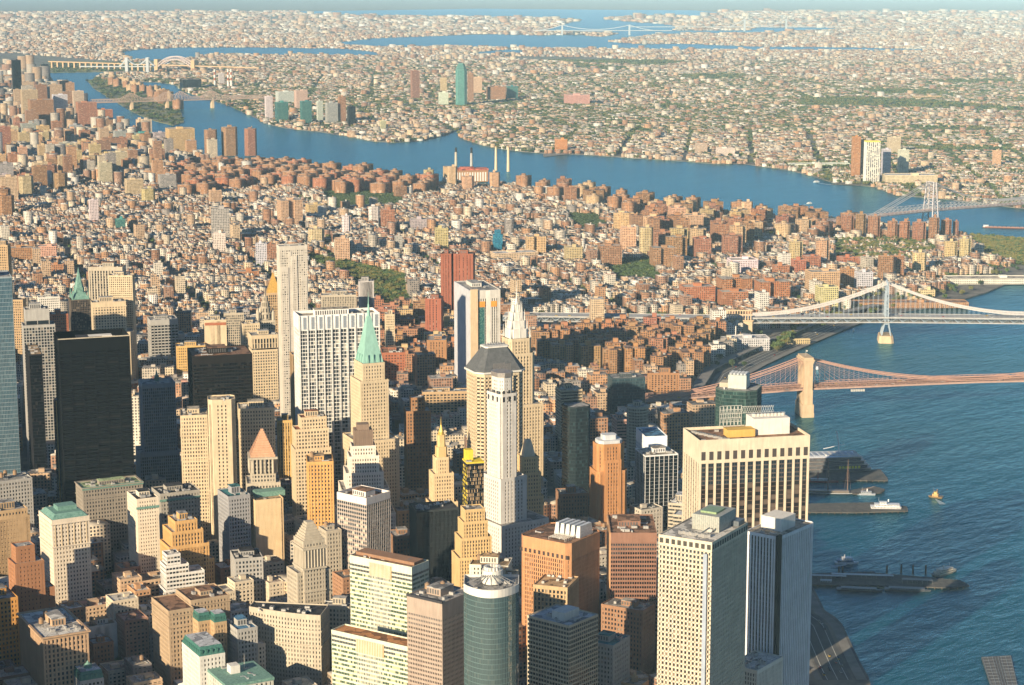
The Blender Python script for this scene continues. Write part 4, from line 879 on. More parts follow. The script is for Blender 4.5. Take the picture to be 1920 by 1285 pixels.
T('tan_shadowed_building', 'large brown stone building with a long diagonal shadow across its lit face at the bottom', (316,1150), 272, 350, 78, 203, (.40,.30,.20), PUN(bay=3,pw=1.7), a=22, b=44, tiers=[(0,1,0,1,0,1),(1,2.6,.15,1,0,82)], belts=((.8,1,.7),(.93,.8,.7)), roofc='brown', clutter=3, wins=1)
def mansard(root, a, b, h):
    q = MB(); q.frustum(rect(-a/2,a/2,-b/2,b/2), h+.05, rect(-a*.42,a*.42,-b*.42,b*.42), h+7, 0, False); q.build('mansard_roof', metalm((.045,.15,.125),.6,.05), root)
    t = MB(); t.box(-a*.42,a*.42,-b*.42,b*.42,h+6.5,h+7.01); t.build('deck', roofm('silver'), root)
    d = MB(); 
    for i in range(5): x = -a*.4+a*.8*i/4; d.box(x-.9,x+.9,-b*.49,-b*.42,h+1,h+4.6)
    for i in range(9): y = -b*.4+b*.8*i/8; d.box(-a*.49,-a*.42,y-.9,y+.9,h+1,h+4.6)
    d.build('dormer', metalm((.06,.18,.15)), root)
T('green_mansard_building', 'white stone building under a bright green mansard roof at the bottom', (374,1236), 334, 416, 60, 203, (.60,.58,.54), PUN(bay=3,pw=1.8), a=22, b=42, extra=mansard, pent=False, clutter=0, wins=True)
for K_, xl_, xr_, nm in (((372,1170),361,392,'left'), ((402,1172),394,430,'right')):
    T('twin_copper_house', f'{nm} one of a pair of cream stone houses with pale green mansard tops', K_, xl_, xr_, 70, 203, 'tan', PUN(), a=11, b=14, extra=mansard, pent=False, clutter=0, cat='office building')
T('green_dome_house', 'small dark building with a turquoise dome and gabled roof in the bottom left corner', (150,1282), 128, 190, 40, 203, 'grey', PUN(), a=20, b=20, extra=both(mansard, lantern(47,3,CU,53,'dome')), clutter=0, pent=False, cat='office building')
T('shaded_slab', 'dark shaded stone slab with narrow windows left of the curved stone building', (440,1052), 432, 480, 78, 216, 'grey', PUN(), a=26, b=30, clutter=4, roofc='dark')
T('ornate_grey_block', 'grey ornate block with small white penthouse right behind the stepped cream tower', (612,1000), 608, 642, 98, 205, 'stone', PUN(), a=15, b=20, clutter=2, tanks=1)
T('museum_block', 'grand pale building with green copper roof edges and white rooftop cubes at the bottom edge', (425,1290), 388, 512, 48, 203, (.50,.50,.44), VER(bay=4,pw=2,sp=1.6), a=40, b=44, extra=both(box_part('copper_edge',-.01,1.01,-.02,1.01,46,48.3,CU), box_part('roof_cube',.3,.5,.5,.7,48.3,55,wallm('white')), mast(48,62,.25,6,6)), roofc='dark', clutter=3, pent=False, cat='museum')
T('white_cornice_block', 'white and brown corniced block above the pale museum building', (452,1218), 440, 490, 48, 203, (.56,.50,.42), PUN(), a=22, b=22, clutter=3, cat='office building', roofc='silver')
T('teal_roof_block', 'shaded block with a pale blue roof left of the curved stone building', (445,1185), 432, 470, 66, 203, 'grey', PUN(), a=18, b=30, clutter=2, roofc='blue')
T('white_plain_house', 'white plain walled house beside the small brown house in the lower left street', (165,1180), 152, 212, 44, 203, (.68,.62,.54), PUN(bay=12,pw=11), a=26, b=14, roofc='tan', tanks=1, clutter=1, cat='office building')
T('brown_low_house', 'low dark brown brick house under the white plain walled house', (175,1212), 165, 208, 37, 203, 'brown', PUN(), a=18, b=16, clutter=1, cat='office building')
T('dark_lit_corner_tower', 'dark glass tower with one cream lit banded corner below the orange brown block', (1067,1178), 988, 1116, 104, 271, (.50,.43,.32), BAN(sp=1.3,bay=2.8,pw=.35,fl=3.7), 'R', a=42, b=38, glass=DG, roofc='silver', clutter=4, extra=box_part('roof_shed',.45,.75,.2,.7,103.1,110,wallm('white')), pent=False, wins=True)
T('tan_roof_block', 'brown gridded block with a flat tan roof just right of the curved glass tower', (1000,1100), 965, 1032, 98, 250, 'tan', VER(bay=3.5,pw=1.4), a=30, b=34, roofc='tan', clutter=5, pent=False)
T('grey_teal_block', 'shaded grey block with turquoise roof edge right of the dark tower with one lit corner', (1150,1215), 1112, 1172, 62, 262, 'grey', PUN(), 'R', a=24, b=30, roofc='teal', clutter=3)
T('turreted_house', 'small shaded house with a round lit turret right of the bottom centre', (1200,1290), 1185, 1232, 26, 262, 'tan', PUN(), 'R', a=18, b=16, extra=both(lantern(26,2.5,wallm('tan'),34)), clutter=0, pent=False, cat='office building')
T('brown_rear_block', 'dim brown stepped block in the shaded streets right of the golden brick tower', (1050,930), 1040, 1100, 70, 222, 'brown', PUN(), a=30, b=24, tiers=[(0,1,0,1,0,1),(-.1,1.3,-.1,1,0,40)], clutter=3)
T('arcaded_bank_block', 'low tan bank building with arched windows left of the black ribbed block', (745,962), 733, 782, 55, 216, 'tan', VER(bay=4.5,pw=2.2), a=34, b=26, clutter=4, tanks=1)
T('shaded_brown_block', 'shaded brown brick block right below the low tan bank building', (738,1010), 733, 770, 62, 216, 'brown', PUN(), a=26, b=26, clutter=3)
T('lit_brown_block', 'brown apartment block with a flat roof in full sun above the shaded downtown streets', (792,738), 784, 866, 62, 226, 'tan', VER(bay=4.5,pw=1.5,sp=1.6), a=60, b=20, clutter=3, cat='apartment block')
T('brown_apartment_slab', 'reddish brown apartment slab standing in front of the brick bridge approach', (1215,702), 1211, 1272, 54, 232, 'brick', VER(bay=4.5,pw=2.4,fl=3,sp=1.2), a=44, b=18, clutter=2, cat='apartment block', roofc='brown')
T('plain_wedge_block', 'dark brown wedge shaped police style block left of the pale striped slab tower', (800,640), 793, 835, 58, 232, 'brick', VER(bay=4.5,pw=3), a=30, b=40, clutter=2)
T('signed_stone_block', 'cream block with a big blank facade and red banner strips', (383,603), 378, 418, 105, 222, 'cream', PUN(bay=20,pw=18), a=32, b=24, clutter=3, extra=box_part('banner_strip',.02,.98,-.02,-.0,97,101,wallm('red')))
T('ribbed_grey_block', 'grey ribbed block half in shadow beside the cream block with banner strips', (420,590), 418, 456, 90, 222, 'stone', VER(), a=30, b=24, clutter=2)
T('gold_brick_block', 'golden brick block with arched top windows left of the black glass block', (330,652), 322, 377, 72, 222, 'gold', PUN(), a=42, b=26, clutter=3)
# ---------------------------------------------------------------- middle distance: single blocks found one by one in the photograph
def colattr(me, col):
    ca = me.color_attributes.new('Col', 'FLOAT_COLOR', 'CORNER'); n = len(me.loops)
    ca.data.foreach_set('color', np.tile(np.array([*col, 1], np.float32), n))
BCOL = dict(PAL); BCOL.update(tan=(.50,.36,.21), brown=(.33,.17,.10), brick=(.35,.19,.10), red=(.38,.16,.085), gold=(.56,.41,.24), yellow=(.54,.46,.28))
CITY = citym()
def plan(kind, w, d):
    x, y = w/2, d/2
    if kind == 'x':
        u, v = x*.42, y*.42; return [(-u,-y),(u,-y),(u,-v),(x,-v),(x,v),(u,v),(u,y),(-u,y),(-u,v),(-x,v),(-x,-v),(-u,-v)]
    if kind == 'h':
        u, v = x*.3, y*.55; return [(-x,-y),(-u,-y),(-u,-v),(u,-v),(u,-y),(x,-y),(x,y),(u,y),(u,v),(-u,v),(-u,y),(-x,y)]
    if kind == 'o': return chamfer(-x,x,-y,y,min(x,y)*.5)
    if kind == 'l': return [(-x,-y),(x,-y),(x,y),(0,y),(0,0),(-x,0)]
    return rect(-x,x,-y,y)
OCC = []      # circles to keep the filler away
RC = dict(tan=(.42,.35,.27), cream=(.52,.46,.38), white=(.6,.58,.55), grey=(.30,.29,.28), brown=(.30,.2,.15), dark=(.12,.12,.12), pink=(.5,.36,.3))
def block(x, y, w, d, h, F, col, kind='b', name='apartment_tower', label=None, cat='apartment tower', group=None, roof='cream', rng=None, glass=False, detail=True):
    rr = rng or random; z = gz(x, y)+1.9; rz = D2R(180-F); c = BCOL[col] if isinstance(col, str) else col
    c = tuple(min(1, v*rr.uniform(.9,1.1)) for v in c)
    root = empty(name, (x, y, z), rz, label, cat, group)
    P = plan(kind, w, d); q = MB(); q.prism(P, 0, h, top=False); 
    inn = P
    o = q.build('wall', glass or CITY, root); colattr(o.data, c)
    r = MB(); r.poly([(*p, h-.02) for p in P]); ro_ = r.build('roof', roofm(RC[roof]), root)
    if detail:
        if kind == 'b':
            pp = MB(); t = .4
            for (a0,a1,b0,b1) in ((-w/2-.05,w/2+.05,-d/2-.05,-d/2+t),(-w/2-.05,w/2+.05,d/2-t,d/2+.05),(-w/2-.05,-w/2+t,-d/2+t,d/2-t),(w/2-t,w/2+.05,-d/2+t,d/2-t)): pp.box(a0,a1,b0,b1,h,h+1.1)
            pp.build('parapet', wallm(tuple(v*.95 for v in c)), root)
        b = MB(); s = min(w, d)*rr.uniform(.26,.4); ox, oy = w*rr.uniform(-.12,.12), d*rr.uniform(-.08,.12)
        b.box(ox-s/2, ox+s/2, oy-s/2, oy+s/2, h, h+rr.uniform(3.5,7)); b.build('roof_house', wallm(c), ro_)
        if h > 30 and rr.random() < .5: rooftop(ro_, ox+s*.9 if abs(ox+s*.9) < w*.4 else 0, oy, h, rr.choice(('water_tank','cooling_unit')))
    return root
def B(xl, xr, yt, yb, col, label, kind='b', F=222, name='apartment_tower', cat='apartment tower', ratio=.7, roof='cream', glass=False, group=None):
    xc = (xl+xr)/2; p = gnd(xc, yb, 2); dist = math.dist(p, (CX, CY)); sc = FPX/dist
    vaz = math.atan2(p[0]-CX, p[1]-CY); t = D2R(F+180)-vaz       # angle between depth axis and view
    # projected width = w*|cos t| + d*|sin t|
    wid = (xr-xl)/sc; w = wid/(abs(math.cos(t))+ratio*abs(math.sin(t))); d = w*ratio
    dep = (w*abs(math.sin(t))+d*abs(math.cos(t)))/2
    x, y = p[0]+math.sin(vaz)*dep, p[1]+math.cos(vaz)*dep
    h = zat(x, y, yt)-2; rng = random.Random(int(xl*7+yt))
    OCC.append((x, y, max(w, d)*.62)); HERO.append((label, x, y, h, xc, yt, name))
    return block(x, y, w, d, max(h, 6), F, col, kind, name, label, cat, group, roof, rng, glass)
BL = [
 (1575,1602,403,443,'brown','brown brick tower at the left end of the tall riverside row','x'),(1602,1624,401,445,'brown','brown brick tower second from the left in the tall riverside row','x'),
 (1625,1651,405,447,'brown','brown brick tower third from the left in the tall riverside row','x'),(1662,1683,414,450,'brick','brown brick tower fourth from the left in the tall riverside row','x'),
 (1684,1706,415,453,'brick','brown brick tower left of centre in the tall riverside row','x'),(1708,1737,416,457,'brick','broad brown tower in the middle of the tall riverside row','x'),
 (1739,1761,408,457,'brown','brown brick tower third from the right of the riverside row','x'),(1762,1784,412,453,'brown','brown brick tower second from the right of the riverside row','x'),(1785,1797,415,450,'brown','narrow brown tower ending the riverside row on the right','x'),
 (1457,1480,386,410,'brown','brown slab at the left of the short group before the far bridge','x'),(1481,1504,387,411,'brown','brown slab in the middle of the short group before the far bridge','x'),(1507,1541,391,417,'brown','brown slab at the right of the short group before the far bridge','x'),
 (1388,1412,378,415,'gold','slim golden tower standing over the brown riverside slabs','o'),
 (1477,1506,452,497,'tan','tan tower with wings left of the leafy low row houses','x'),(1527,1556,450,497,'tan','tan tower topped by a lift house beside the leafy row houses','x'),
 (1768,1796,452,493,'gold','golden tan tower on the left of the pair by the river park','x'),(1796,1821,447,492,'gold','golden tan tower on the right of the pair by the river park','x'),
 (1708,1737,473,520,'gold','golden square tower standing alone right of the twin brown slab','o'),(1645,1673,480,535,'brick','broad half of the brown slab pair behind the near suspension tower','b'),(1674,1694,480,530,'brown','narrow half of the brown slab pair behind the near suspension tower','b'),
 (1272,1341,536,573,'red','red brick slab with a shaded end left of the stone bridge anchorage','b'),(1342,1411,520,560,'red','long red brick slab behind the stone bridge anchorage','h'),(1344,1403,546,580,'red','red brick block directly above the stone bridge anchorage','b'),
 (1413,1481,526,567,'red','wide red brick slab right above the blue steel bridge deck','h'),(1447,1480,498,523,'red','small red block behind the wide red brick slab','b'),(1482,1511,487,520,'red','red brick block beside the tan layered slab','b'),
 (1508,1574,508,560,'tan','tan slab with layered window bands behind the bridge cables','b'),(1573,1601,504,547,'brick','brown set back block right of the tan layered slab','b'),(1601,1636,510,550,'silver','blue grey shaded block behind the hanger cables','b'),
 (1527,1571,537,582,'yellow','bright yellow cream slab just above the bridge truss','b'),(1362,1421,486,517,'white','white and grey angular school like building','b'),
 (1503,1538,480,507,'red','red stepped block left of the low leafy houses','b'),(1568,1602,482,504,'red','red brick block in front of the leafy row houses','b'),(1603,1634,483,507,'red','red brick block with dark side right of the leafy row houses','b'),
 (1148,1190,398,440,'gold','broad golden tower cluster block above the playground trees','x'),(1203,1247,405,447,'gold','golden tower behind the slim gridded tan tower','x'),(1162,1193,426,477,'gold','tall pale golden tower with blank side','b'),
 (1197,1225,426,487,'tan','slim tan tower with a fine window grid','o'),(1120,1166,460,505,'brick','brown brick slab with ribs above the square park','b'),(1217,1267,463,507,'brick','brown brick slab right of the square park','h'),(1245,1290,443,490,'brick','tall brown tower behind the brown slab by the square park','x'),
 (1057,1093,463,500,'tan','tan cube like tower left of the brown ribbed slab','b'),(985,1024,442,488,'tan','tan and dark tower with a recessed centre above the broad white building','h'),
 (815,841,428,475,'tan','pale tan tower straight above the red brown twin tower','b'),(768,811,411,437,'grey','greenish grey slab with balconies','b'),
 (838,858,312,355,'tan','slim tan tower left of the red roofed power station','o'),(865,889,330,363,'tan','tan tower in front of the striped power station wall','o'),(917,938,323,358,'tan','tan ribbed tower in front of the right power station chimneys','o'),
 (793,815,318,347,'tan','short tan tower at the water left of the power station','o'),(738,763,350,375,'brown','plain brown block above the long dark park','b'),(690,713,387,427,'white','white stepped tower below the long dark park','o'),
 (714,741,393,437,'brown','brown striped tower beside the white stepped tower','b'),(641,657,404,447,'white','white rounded tower with dark glass flank','o'),(740,755,443,480,'grey','slim grey tower among the low houses','b'),
 (628,656,447,493,'tan','tan white balconied tower right of the green avenue trees','b'),(520,568,374,427,'tan','tan slab group at the left of the long park','h'),(573,608,383,411,'tan','tan block at the left end of the dark park trees','b'),
 (578,609,428,463,'gold','golden ribbed tower below the tan slab group','o'),(392,416,357,388,'tan','tan tower with white penthouse above the gridded scaffolded tower','b'),
 (397,431,391,459,'grey','grey gridded tower under construction with open floors','b'),(400,424,437,481,'white','bright white blank block at the foot of the gridded unfinished tower','b'),
 (480,501,457,500,'silver','dark blue slab left of the rippled steel tower','b'),(501,518,458,500,'brown','dark brown slab touching the rippled steel tower','b'),
 (265,292,353,388,'tan','tan rounded tower below the gold lit slab','o'),(235,269,336,374,'gold','gold lit tower with a brown side at mid left','b'),(297,331,328,361,'grey','cream ribbed tower right of the gold lit slab','b'),
 (168,186,375,423,'white','slim white tower at mid left','b'),(185,211,305,350,'cream','white balconied tower at upper mid left','b'),(217,236,411,439,'teal','small bright teal glass tower at mid left','b'),
 (0,34,331,384,'cream','cream tower at the left edge above the brown warehouses','b'),(15,63,464,498,'brown','brown warehouse with window grid at the left edge','b'),(73,108,461,496,'pink','pinkish brown warehouse block at mid left','b'),
 (95,121,496,521,'brick','small brown block over the left white block','b'),(440,486,508,528,'red','bright red gabled block left of the rippled steel tower','b'),
 (26,43,113,217,'dark','very tall thin black tower in the far upper left','b'),(77,92,121,157,'dark','dark glass tower at the far left shore','b'),(56,102,187,255,'brick','broad brown slab striped with cream ribs in the upper left','b'),
 (100,128,178,235,'silver','blue grey glass block beside the brown striped slab','b'),(138,159,171,235,'cream','slim cream tower by the upper river','b'),(145,183,192,257,'brick','brown trapezoid tower by the upper river','b'),
 (42,73,169,240,'tan','tan banded tower behind the brown striped slab','b'),(312,366,241,297,'tan','broad tan hospital like slab at the river','b'),(240,289,250,281,'teal','teal glass block at the upper left waterfront','b'),
 (289,326,274,303,'yellow','round ended yellowish block left of the broad tan riverside slab','o'),(183,212,206,240,'red','reddish building under construction with cranes','b'),
 (383,409,243,295,'brown','dark brown ribbed tower at the left of the three riverside towers','o'),(415,447,238,293,'brick','reddish ribbed tower in the middle of the three riverside towers','o'),(458,483,241,293,'brown','dark brown ribbed tower at the right of the three riverside towers','o'),
 (40,71,232,271,'grey','grey tower at the far left below the brown striped slab','b'),(172,201,265,303,'tan','tan block in the upper left crowd of buildings','b'),(205,240,285,330,'cream','cream ribbed slab in the upper left crowd of buildings','b'),(0,22,238,300,'brown','brown tower cut by the left edge in the upper left','b'),(72,98,272,318,'tan','tan tower in the upper left crowd of buildings','b'),
 (106,140,268,300,'grey','wide grey block in the upper left crowd','b'),(110,130,292,345,'gold','golden tower over the streets at upper left','b'),
 (497,512,181,226,'white','slim white tower at the left of the far waterfront towers','b'),(516,541,192,229,'teal','teal glass tower on the far waterfront','b'),(517,551,172,196,'silver','pale blue slab behind the teal waterfront tower','b'),(552,577,170,206,'cream','pale tower behind the far waterfront row','b'),
 (563,585,190,233,'teal','second teal glass tower on the far waterfront','b'),(594,606,190,228,'silver','thin blue tower on the far waterfront','b'),(610,634,193,233,'grey','grey ribbed tower on the far waterfront','b'),(634,649,182,232,'brick','reddish tower on the far waterfront','b'),(651,667,200,236,'dark','small dark tower ending the far waterfront row','b'),
 (770,787,133,188,'brown','tall brown tower left of the green glass skyscraper across the river','b'),(877,888,138,193,'brick','brown tower touching the green glass skyscraper across the river','b'),(888,904,145,178,'cream','cream tower right of the green glass skyscraper','b'),
 (912,948,163,190,'brown','brown and blue block across the river','b'),(948,971,162,188,'teal','dark teal block across the river','b'),(825,838,147,174,'gold','yellowish slim tower left of the green glass skyscraper','b'),(822,841,174,200,'white','bright white block at the foot of the green glass skyscraper','b'),
 (1057,1106,178,198,'pink','long greyish pink warehouse far across the river','b'),(1040,1064,262,286,'orange','orange brick warehouse on the far bank','b'),(712,724,227,246,'yellow','small bright yellow block on the far bank','b'),
 (1595,1612,257,334,'orange','orange brick tower of the far waterfront pair','b'),(1612,1622,262,332,'brick','dark red slab behind the far orange brick tower','b'),(1651,1669,280,336,'silver','bluish glass tower right of the white ribbed far tower','b'),(1663,1688,258,290,'cream','plain cream tower behind the far waterfront towers','b'),
 (1682,1703,281,330,'white','white gridded tower on the far waterfront','b'),(1860,1876,283,314,'gold','lone golden tower on the far right bank','b'),(1303,1326,270,289,'cream','cream warehouse on the far shore','b'),(1342,1378,278,293,'white','white low warehouse on the far shore','b'),
 (338,377,149,168,'dark','dark blue riverside slab beyond the island','b'),(410,421,138,160,'white','white block between the striped far chimneys','b'),
 (296,314,170,196,'brick','brown tower pair on the narrow island','b'),
]
FGLASS = dict(teal=GG, dark=DG, silver=BG)
for it in BL:
    xl, xr, yt, yb, col, lab, kd = it
    far = yb < 345
    B(xl, xr, yt, yb, col, lab, kd, F=222 if (xl > 800 or yb > 430) else 209, glass=FGLASS.get(col) if col in ('teal','dark') else False, name='high_rise' if col in ('teal','dark','silver','white','grey') else 'brick_tower', cat='high rise' if col in ('teal','dark','silver','white','grey') else 'brick tower')
# low wide named ones
def wide(px, py, w, d, h, F, col, label, cat='warehouse', name='warehouse', roof='white', detail=True):
    p = gnd(px, py, 2); OCC.append((p[0], p[1], max(w,d)*.55)); HERO.append((label, p[0], p[1], h, px, py, name))
    return block(p[0], p[1], w, d, h, F, col, 'b', name, label, cat, None, roof, random.Random(int(px)), False, detail)
wide(964, 492, 95, 40, 22, 215, 'cream', 'broad white classical building right below the curved blue glass tower', 'school building', 'school_building', 'white')
wide(1535, 312, 190, 40, 9, 225, 'white', 'long white roofed shed on the far shore', roof='white')
wide(1705, 345, 150, 60, 27, 232, 'cream', 'big cream flat roofed factory beyond the far bridge', 'factory', 'factory')
wide(1405, 655, 60, 35, 20, 226, 'silver', 'pale blue grey school with a small clock turret by the shore road', 'school building', 'school_building', 'white')
wide(1485, 645, 60, 8, 7, 226, 'tan', 'long tan grandstand beside the small sports field', 'grandstand', 'grandstand', 'tan')
wide(1705, 575, 210, 34, 9, 231, 'brick', 'long rust roofed pier shed under the bridge cables', 'pier shed', 'pier_shed', 'brown')
wide(1868, 530, 200, 45, 10, 231, 'white', 'long cream roofed pier shed at the right edge', 'pier shed', 'pier_shed', 'cream')
wide(1738, 556, 26, 20, 13, 231, 'yellow', 'small yellow roofed boxy shed beside the rust roofed pier shed', 'shed', 'shed', 'cream')
wide(1715, 565, 24, 16, 6, 231, 'gold', 'low yellow hut under the bridge cable near the pier sheds', 'shed', 'shed', 'tan')
wide(1738, 186, 130, 40, 14, 222, 'tan', 'long tan hall among the distant trees', 'hall', 'hall')
# green glass skyscraper across the river
def stepped_glass(px, yb, yt, wpx):
    p = gnd(px, yb, 2); h = zat(p[0], p[1], yt)-2; s = math.dist(p, (CX,CY))/FPX; w = wpx*s
    root = empty('glass_skyscraper', (p[0], p[1], gz(*p)+1.9), D2R(180-232), 'lone sea green glass skyscraper with a stepped rounded top across the river', 'office tower')
    wb, gb, rb = MB(), MB(), MB(); st = GRD(bay=3,pw=.5,sp=.9,fl=4.2)
    for k, z0, z1 in ((1.0,0,.86),(.86,.86,.92),(.7,.92,.97),(.5,.97,1)):
        x = w*k/2*.8; facade(wb, gb, rb, chamfer(-x,x,-x,x,w*.16*k), z0*h, z1*h, st)
    wb.build('facade', wallm((.14,.27,.25), .5), root); g = gb.build('window_glazing', glassm((.04,.15,.135),(.10,.22,.19),.1,.1), root); tag(g, kind='stuff'); rb.build('roof', roofm('teal'), root); OCC.append((p[0],p[1],w))
    HERO.append((root['label'], p[0], p[1], h, px, yt, 'glass_skyscraper'))
stepped_glass(865, 200, 119, 26)
# curved blue glass tower in the low quarter
def blue_tower():
    p = gnd(933, 472, 2); h = zat(p[0], p[1], 431)-2; root = empty('blue_glass_tower', (p[0],p[1],gz(*p)+1.9), D2R(180-222), 'small tapering bright blue glass tower sticking out of the low houses', 'apartment tower')
    wb, gb, rb = MB(), MB(), MB(); st = GRD(bay=3,sp=.4,fl=3)
    P = [(-9,-8),(8,-9),(10,7),(-8,8)]; facade(wb, gb, rb, P, 0, h*.35, st); facade(wb, gb, rb, offset(P,-1.5), h*.35+.02, h*.8, st); facade(wb, gb, rb, offset([(-7,-7),(6,-8),(8,6),(-6,7)],0), h*.8+.02, h, st)
    m = glassm((.02,.12,.20),(.04,.20,.28),.3,.1); wb.build('facade', wallm((.03,.16,.25),.4), root); tag(gb.build('window_glazing', m, root), kind='stuff'); rb.build('roof', roofm('blue'), root); OCC.append((p[0],p[1],14)); HERO.append((root['label'],p[0],p[1],h,933,431,'x'))
blue_tower()
# white ribbed yellow topped far tower
def ribbed_far():
    p = gnd(1633, 344, 2); h = zat(p[0], p[1], 264)-2; w = 31*math.dist(p,(CX,CY))/FPX; root = empty('high_rise', (p[0],p[1],gz(*p)+1.9), D2R(180-228), 'tall grey glass tower with white vertical ribs and a yellow top on the far bank', 'high rise')
    wb, gb, rb = MB(), MB(), MB(); facade(wb, gb, rb, rect(-w*.42,w*.42,-w*.3,w*.3), 0, h, style(bay=6,pw=2,fl=3.6,sp=.5,pd=1,sd=.1,cr=3,cm=1)); wb.build('facade', [wallm('white'), wallm((.65,.55,.10))], root)
    tag(gb.build('window_glazing', WG, root), kind='stuff'); rb.build('roof', roofm('yellow'), root); OCC.append((p[0],p[1],w)); HERO.append((root['label'],p[0],p[1],h,1633,264,'x'))
ribbed_far()
# chimneys
def chimney(px, yb, yt, wpx, label, bands, group='power station chimneys'):
    p = gnd(px, yb, 2); s = math.dist(p,(CX,CY))/FPX; h = zat(p[0],p[1],yt)-2; r = wpx*s/2
    root = empty('chimney', (p[0],p[1],gz(*p)+1.9), 0, label, 'chimney', group)
    z = 0; n = len(bands)
    for i, (f, c) in enumerate(bands):
        q = MB(); q.cyl(0,0,h*z+.01,h*(z+f),r*(1.25-.4*z),r*(1.25-.4*(z+f)),14); q.build('shaft' if i < n-1 else 'cap_band', wallm(c), root); z += f
chimney(855, 318, 277, 4.6, 'pale chimney with black top at the left of the power station', [(.8,'stone'),(.2,'black')])
chimney(884, 318, 277, 4.6, 'grey chimney with black top above the power station hall', [(.75,'grey'),(.25,'black')])
chimney(930, 320, 275, 4.6, 'cream chimney right of the power station hall', [(.95,'cream'),(.05,'tan')])
chimney(953, 322, 274, 4.8, 'cream chimney farthest right of the power station', [(.95,'cream'),(.05,'tan')])
for x_, lab in ((403,'left far red and white banded chimney'),(428,'middle far red and white banded chimney beyond the island'),(434,'right far red and white banded chimney beyond the island')):
    chimney(x_, 165, 130, 3.6, lab, [(.4,'white'),(.15,'red'),(.15,'white'),(.15,'red'),(.15,'white')], 'far banded chimneys')
def power():
    p = gnd(882, 340, 2); root = empty('power_station', (p[0],p[1],gz(*p)+1.9), D2R(180-222), 'power station hall with red roof and pale striped wall among the chimneys', 'power station')
    s = math.dist(p,(CX,CY))/FPX; w = 64*s
    q = MB(); q.box(-w/2,w/2,-20,25,0,34); q.build('hall', wallm('brick'), root)
    r = MB(); r.box(-w/2-1,w/2+1,-21,26,34,38); r.box(-w*.3,w*.1,-10,15,38,42); r.build('roof', roofm((.50,.15,.10)), root)
    st = MB()
    for i in range(12): x = -w*.42+w*.84*i/11; st.box(x-2,x+2,-20.4,-20.02,2,28)
    st.build('window_strip', wallm('white'), root); e = MB(); e.box(-w/2-28,-w/2-.05,-18,20,0,44); e.build('boiler_house', wallm('tan'), root); OCC.append((p[0],p[1],w*.7))
    HERO.append((root['label'],p[0],p[1],38,882,310,'x'))
power()
# ---------------------------------------------------------------- housing estates: jittered rows of towers inside measured outlines
NB = [0]
def estate(poly, sp, w, h, F, cols, kinds, label, group, jit=.18, ratio=.8, seed=1, lim=200):
    P = G(poly, 2); rr = random.Random(seed); xs = [p[0] for p in P]; ys = [p[1] for p in P]; cx, cy = sum(xs)/len(xs), sum(ys)/len(ys); R_ = max(math.dist(p,(cx,cy)) for p in P)
    X = (math.sin(D2R(F-90)), math.cos(D2R(F-90))); Y = (math.sin(D2R(F+180)), math.cos(D2R(F+180))); n = int(R_/sp)+1; out = []
    for i in range(-n, n+1):
        for j in range(-n, n+1):
            u = (i+(.5 if j % 2 else 0)+rr.uniform(-jit,jit))*sp; v = (j+rr.uniform(-jit,jit))*sp*.9
            x, y = cx+X[0]*u+Y[0]*v, cy+X[1]*u+Y[1]*v
            if not inpoly([x],[y],P)[0]: continue
            if any(math.hypot(x-a,y-b) < r+w*.45 for a,b,r in OCC): continue
            out.append((x,y))
    out.sort(key=lambda p: math.dist(p,(CX,CY)))
    for x, y in out[:lim]:
        ww = w*rr.uniform(.85,1.15); hh = h*rr.uniform(.85,1.15); k = rr.choice(kinds); c = rr.choice(cols)
        PLACED.append((x, y, ww, ww*ratio, hh, F+rr.choice((0,0,90)), c, k, label, group, rr.random()))
        OCC.append((x, y, ww*.62)); NB[0] += 1
PLACED = []
estate([(1000,655),(1140,642),(1345,640),(1360,665),(1300,705),(1250,722),(1150,715),(1010,700)], 44, 30, 42, 226, ['brown','brick','brick'], ['x','x','h'], 'brown brick estate tower', 'brown towers between the two bridges', seed=3)
estate([(320,322),(480,314),(590,325),(700,335),(835,360),(770,374),(640,368),(500,352),(380,378),(325,367)], 66, 48, 38, 209, ['brick','brick','red'], ['x','h','x'], 'reddish riverside estate block', 'reddish blocks of the big riverside estate', seed=4)
estate([(960,352),(1060,359),(1130,369),(1200,384),(1330,402),(1480,414),(1600,427),(1575,442),(1450,452),(1300,440),(1200,420),(1100,394),(1000,374)], 76, 40, 40, 215, ['brick','tan','brick','brown'], ['x','x','h'], 'brown or tan slab near the river', 'mixed slabs along the middle river bank', seed=5)
estate([(1240,395),(1400,420),(1440,470),(1330,500),(1240,480),(1190,440)], 84, 38, 52, 222, ['brick','tan','brown'], ['x','b'], 'tall brick slab in the middle quarter', 'brick slabs of the middle quarter', seed=6)
estate([(1440,425),(1580,425),(1570,450),(1450,455)], 70, 36, 40, 222, ['brown','tan'], ['x'], 'brick slab below the pink approach road', 'brick slabs by the approach road', seed=8)
estate([(0,230),(230,245),(300,262),(300,330),(150,350),(0,420)], 120, 38, 62, 209, ['tan','cream','grey','brown','brick','tan'], ['b','b','o'], 'midtown block', 'crowded midtown blocks at the upper left', seed=9, jit=.4)
estate([(700,600),(850,600),(850,690),(770,720),(700,700)], 52, 30, 36, 226, ['brick','brown','tan'], ['b','h'], 'brick block in the shaded quarter', 'brick blocks in the shaded quarter', seed=10)
estate([(170,148),(340,210),(330,190),(250,158)], 120, 45, 40, 215, ['brick','tan'], ['b'], 'island apartment block', 'apartment blocks on the narrow island', seed=11)
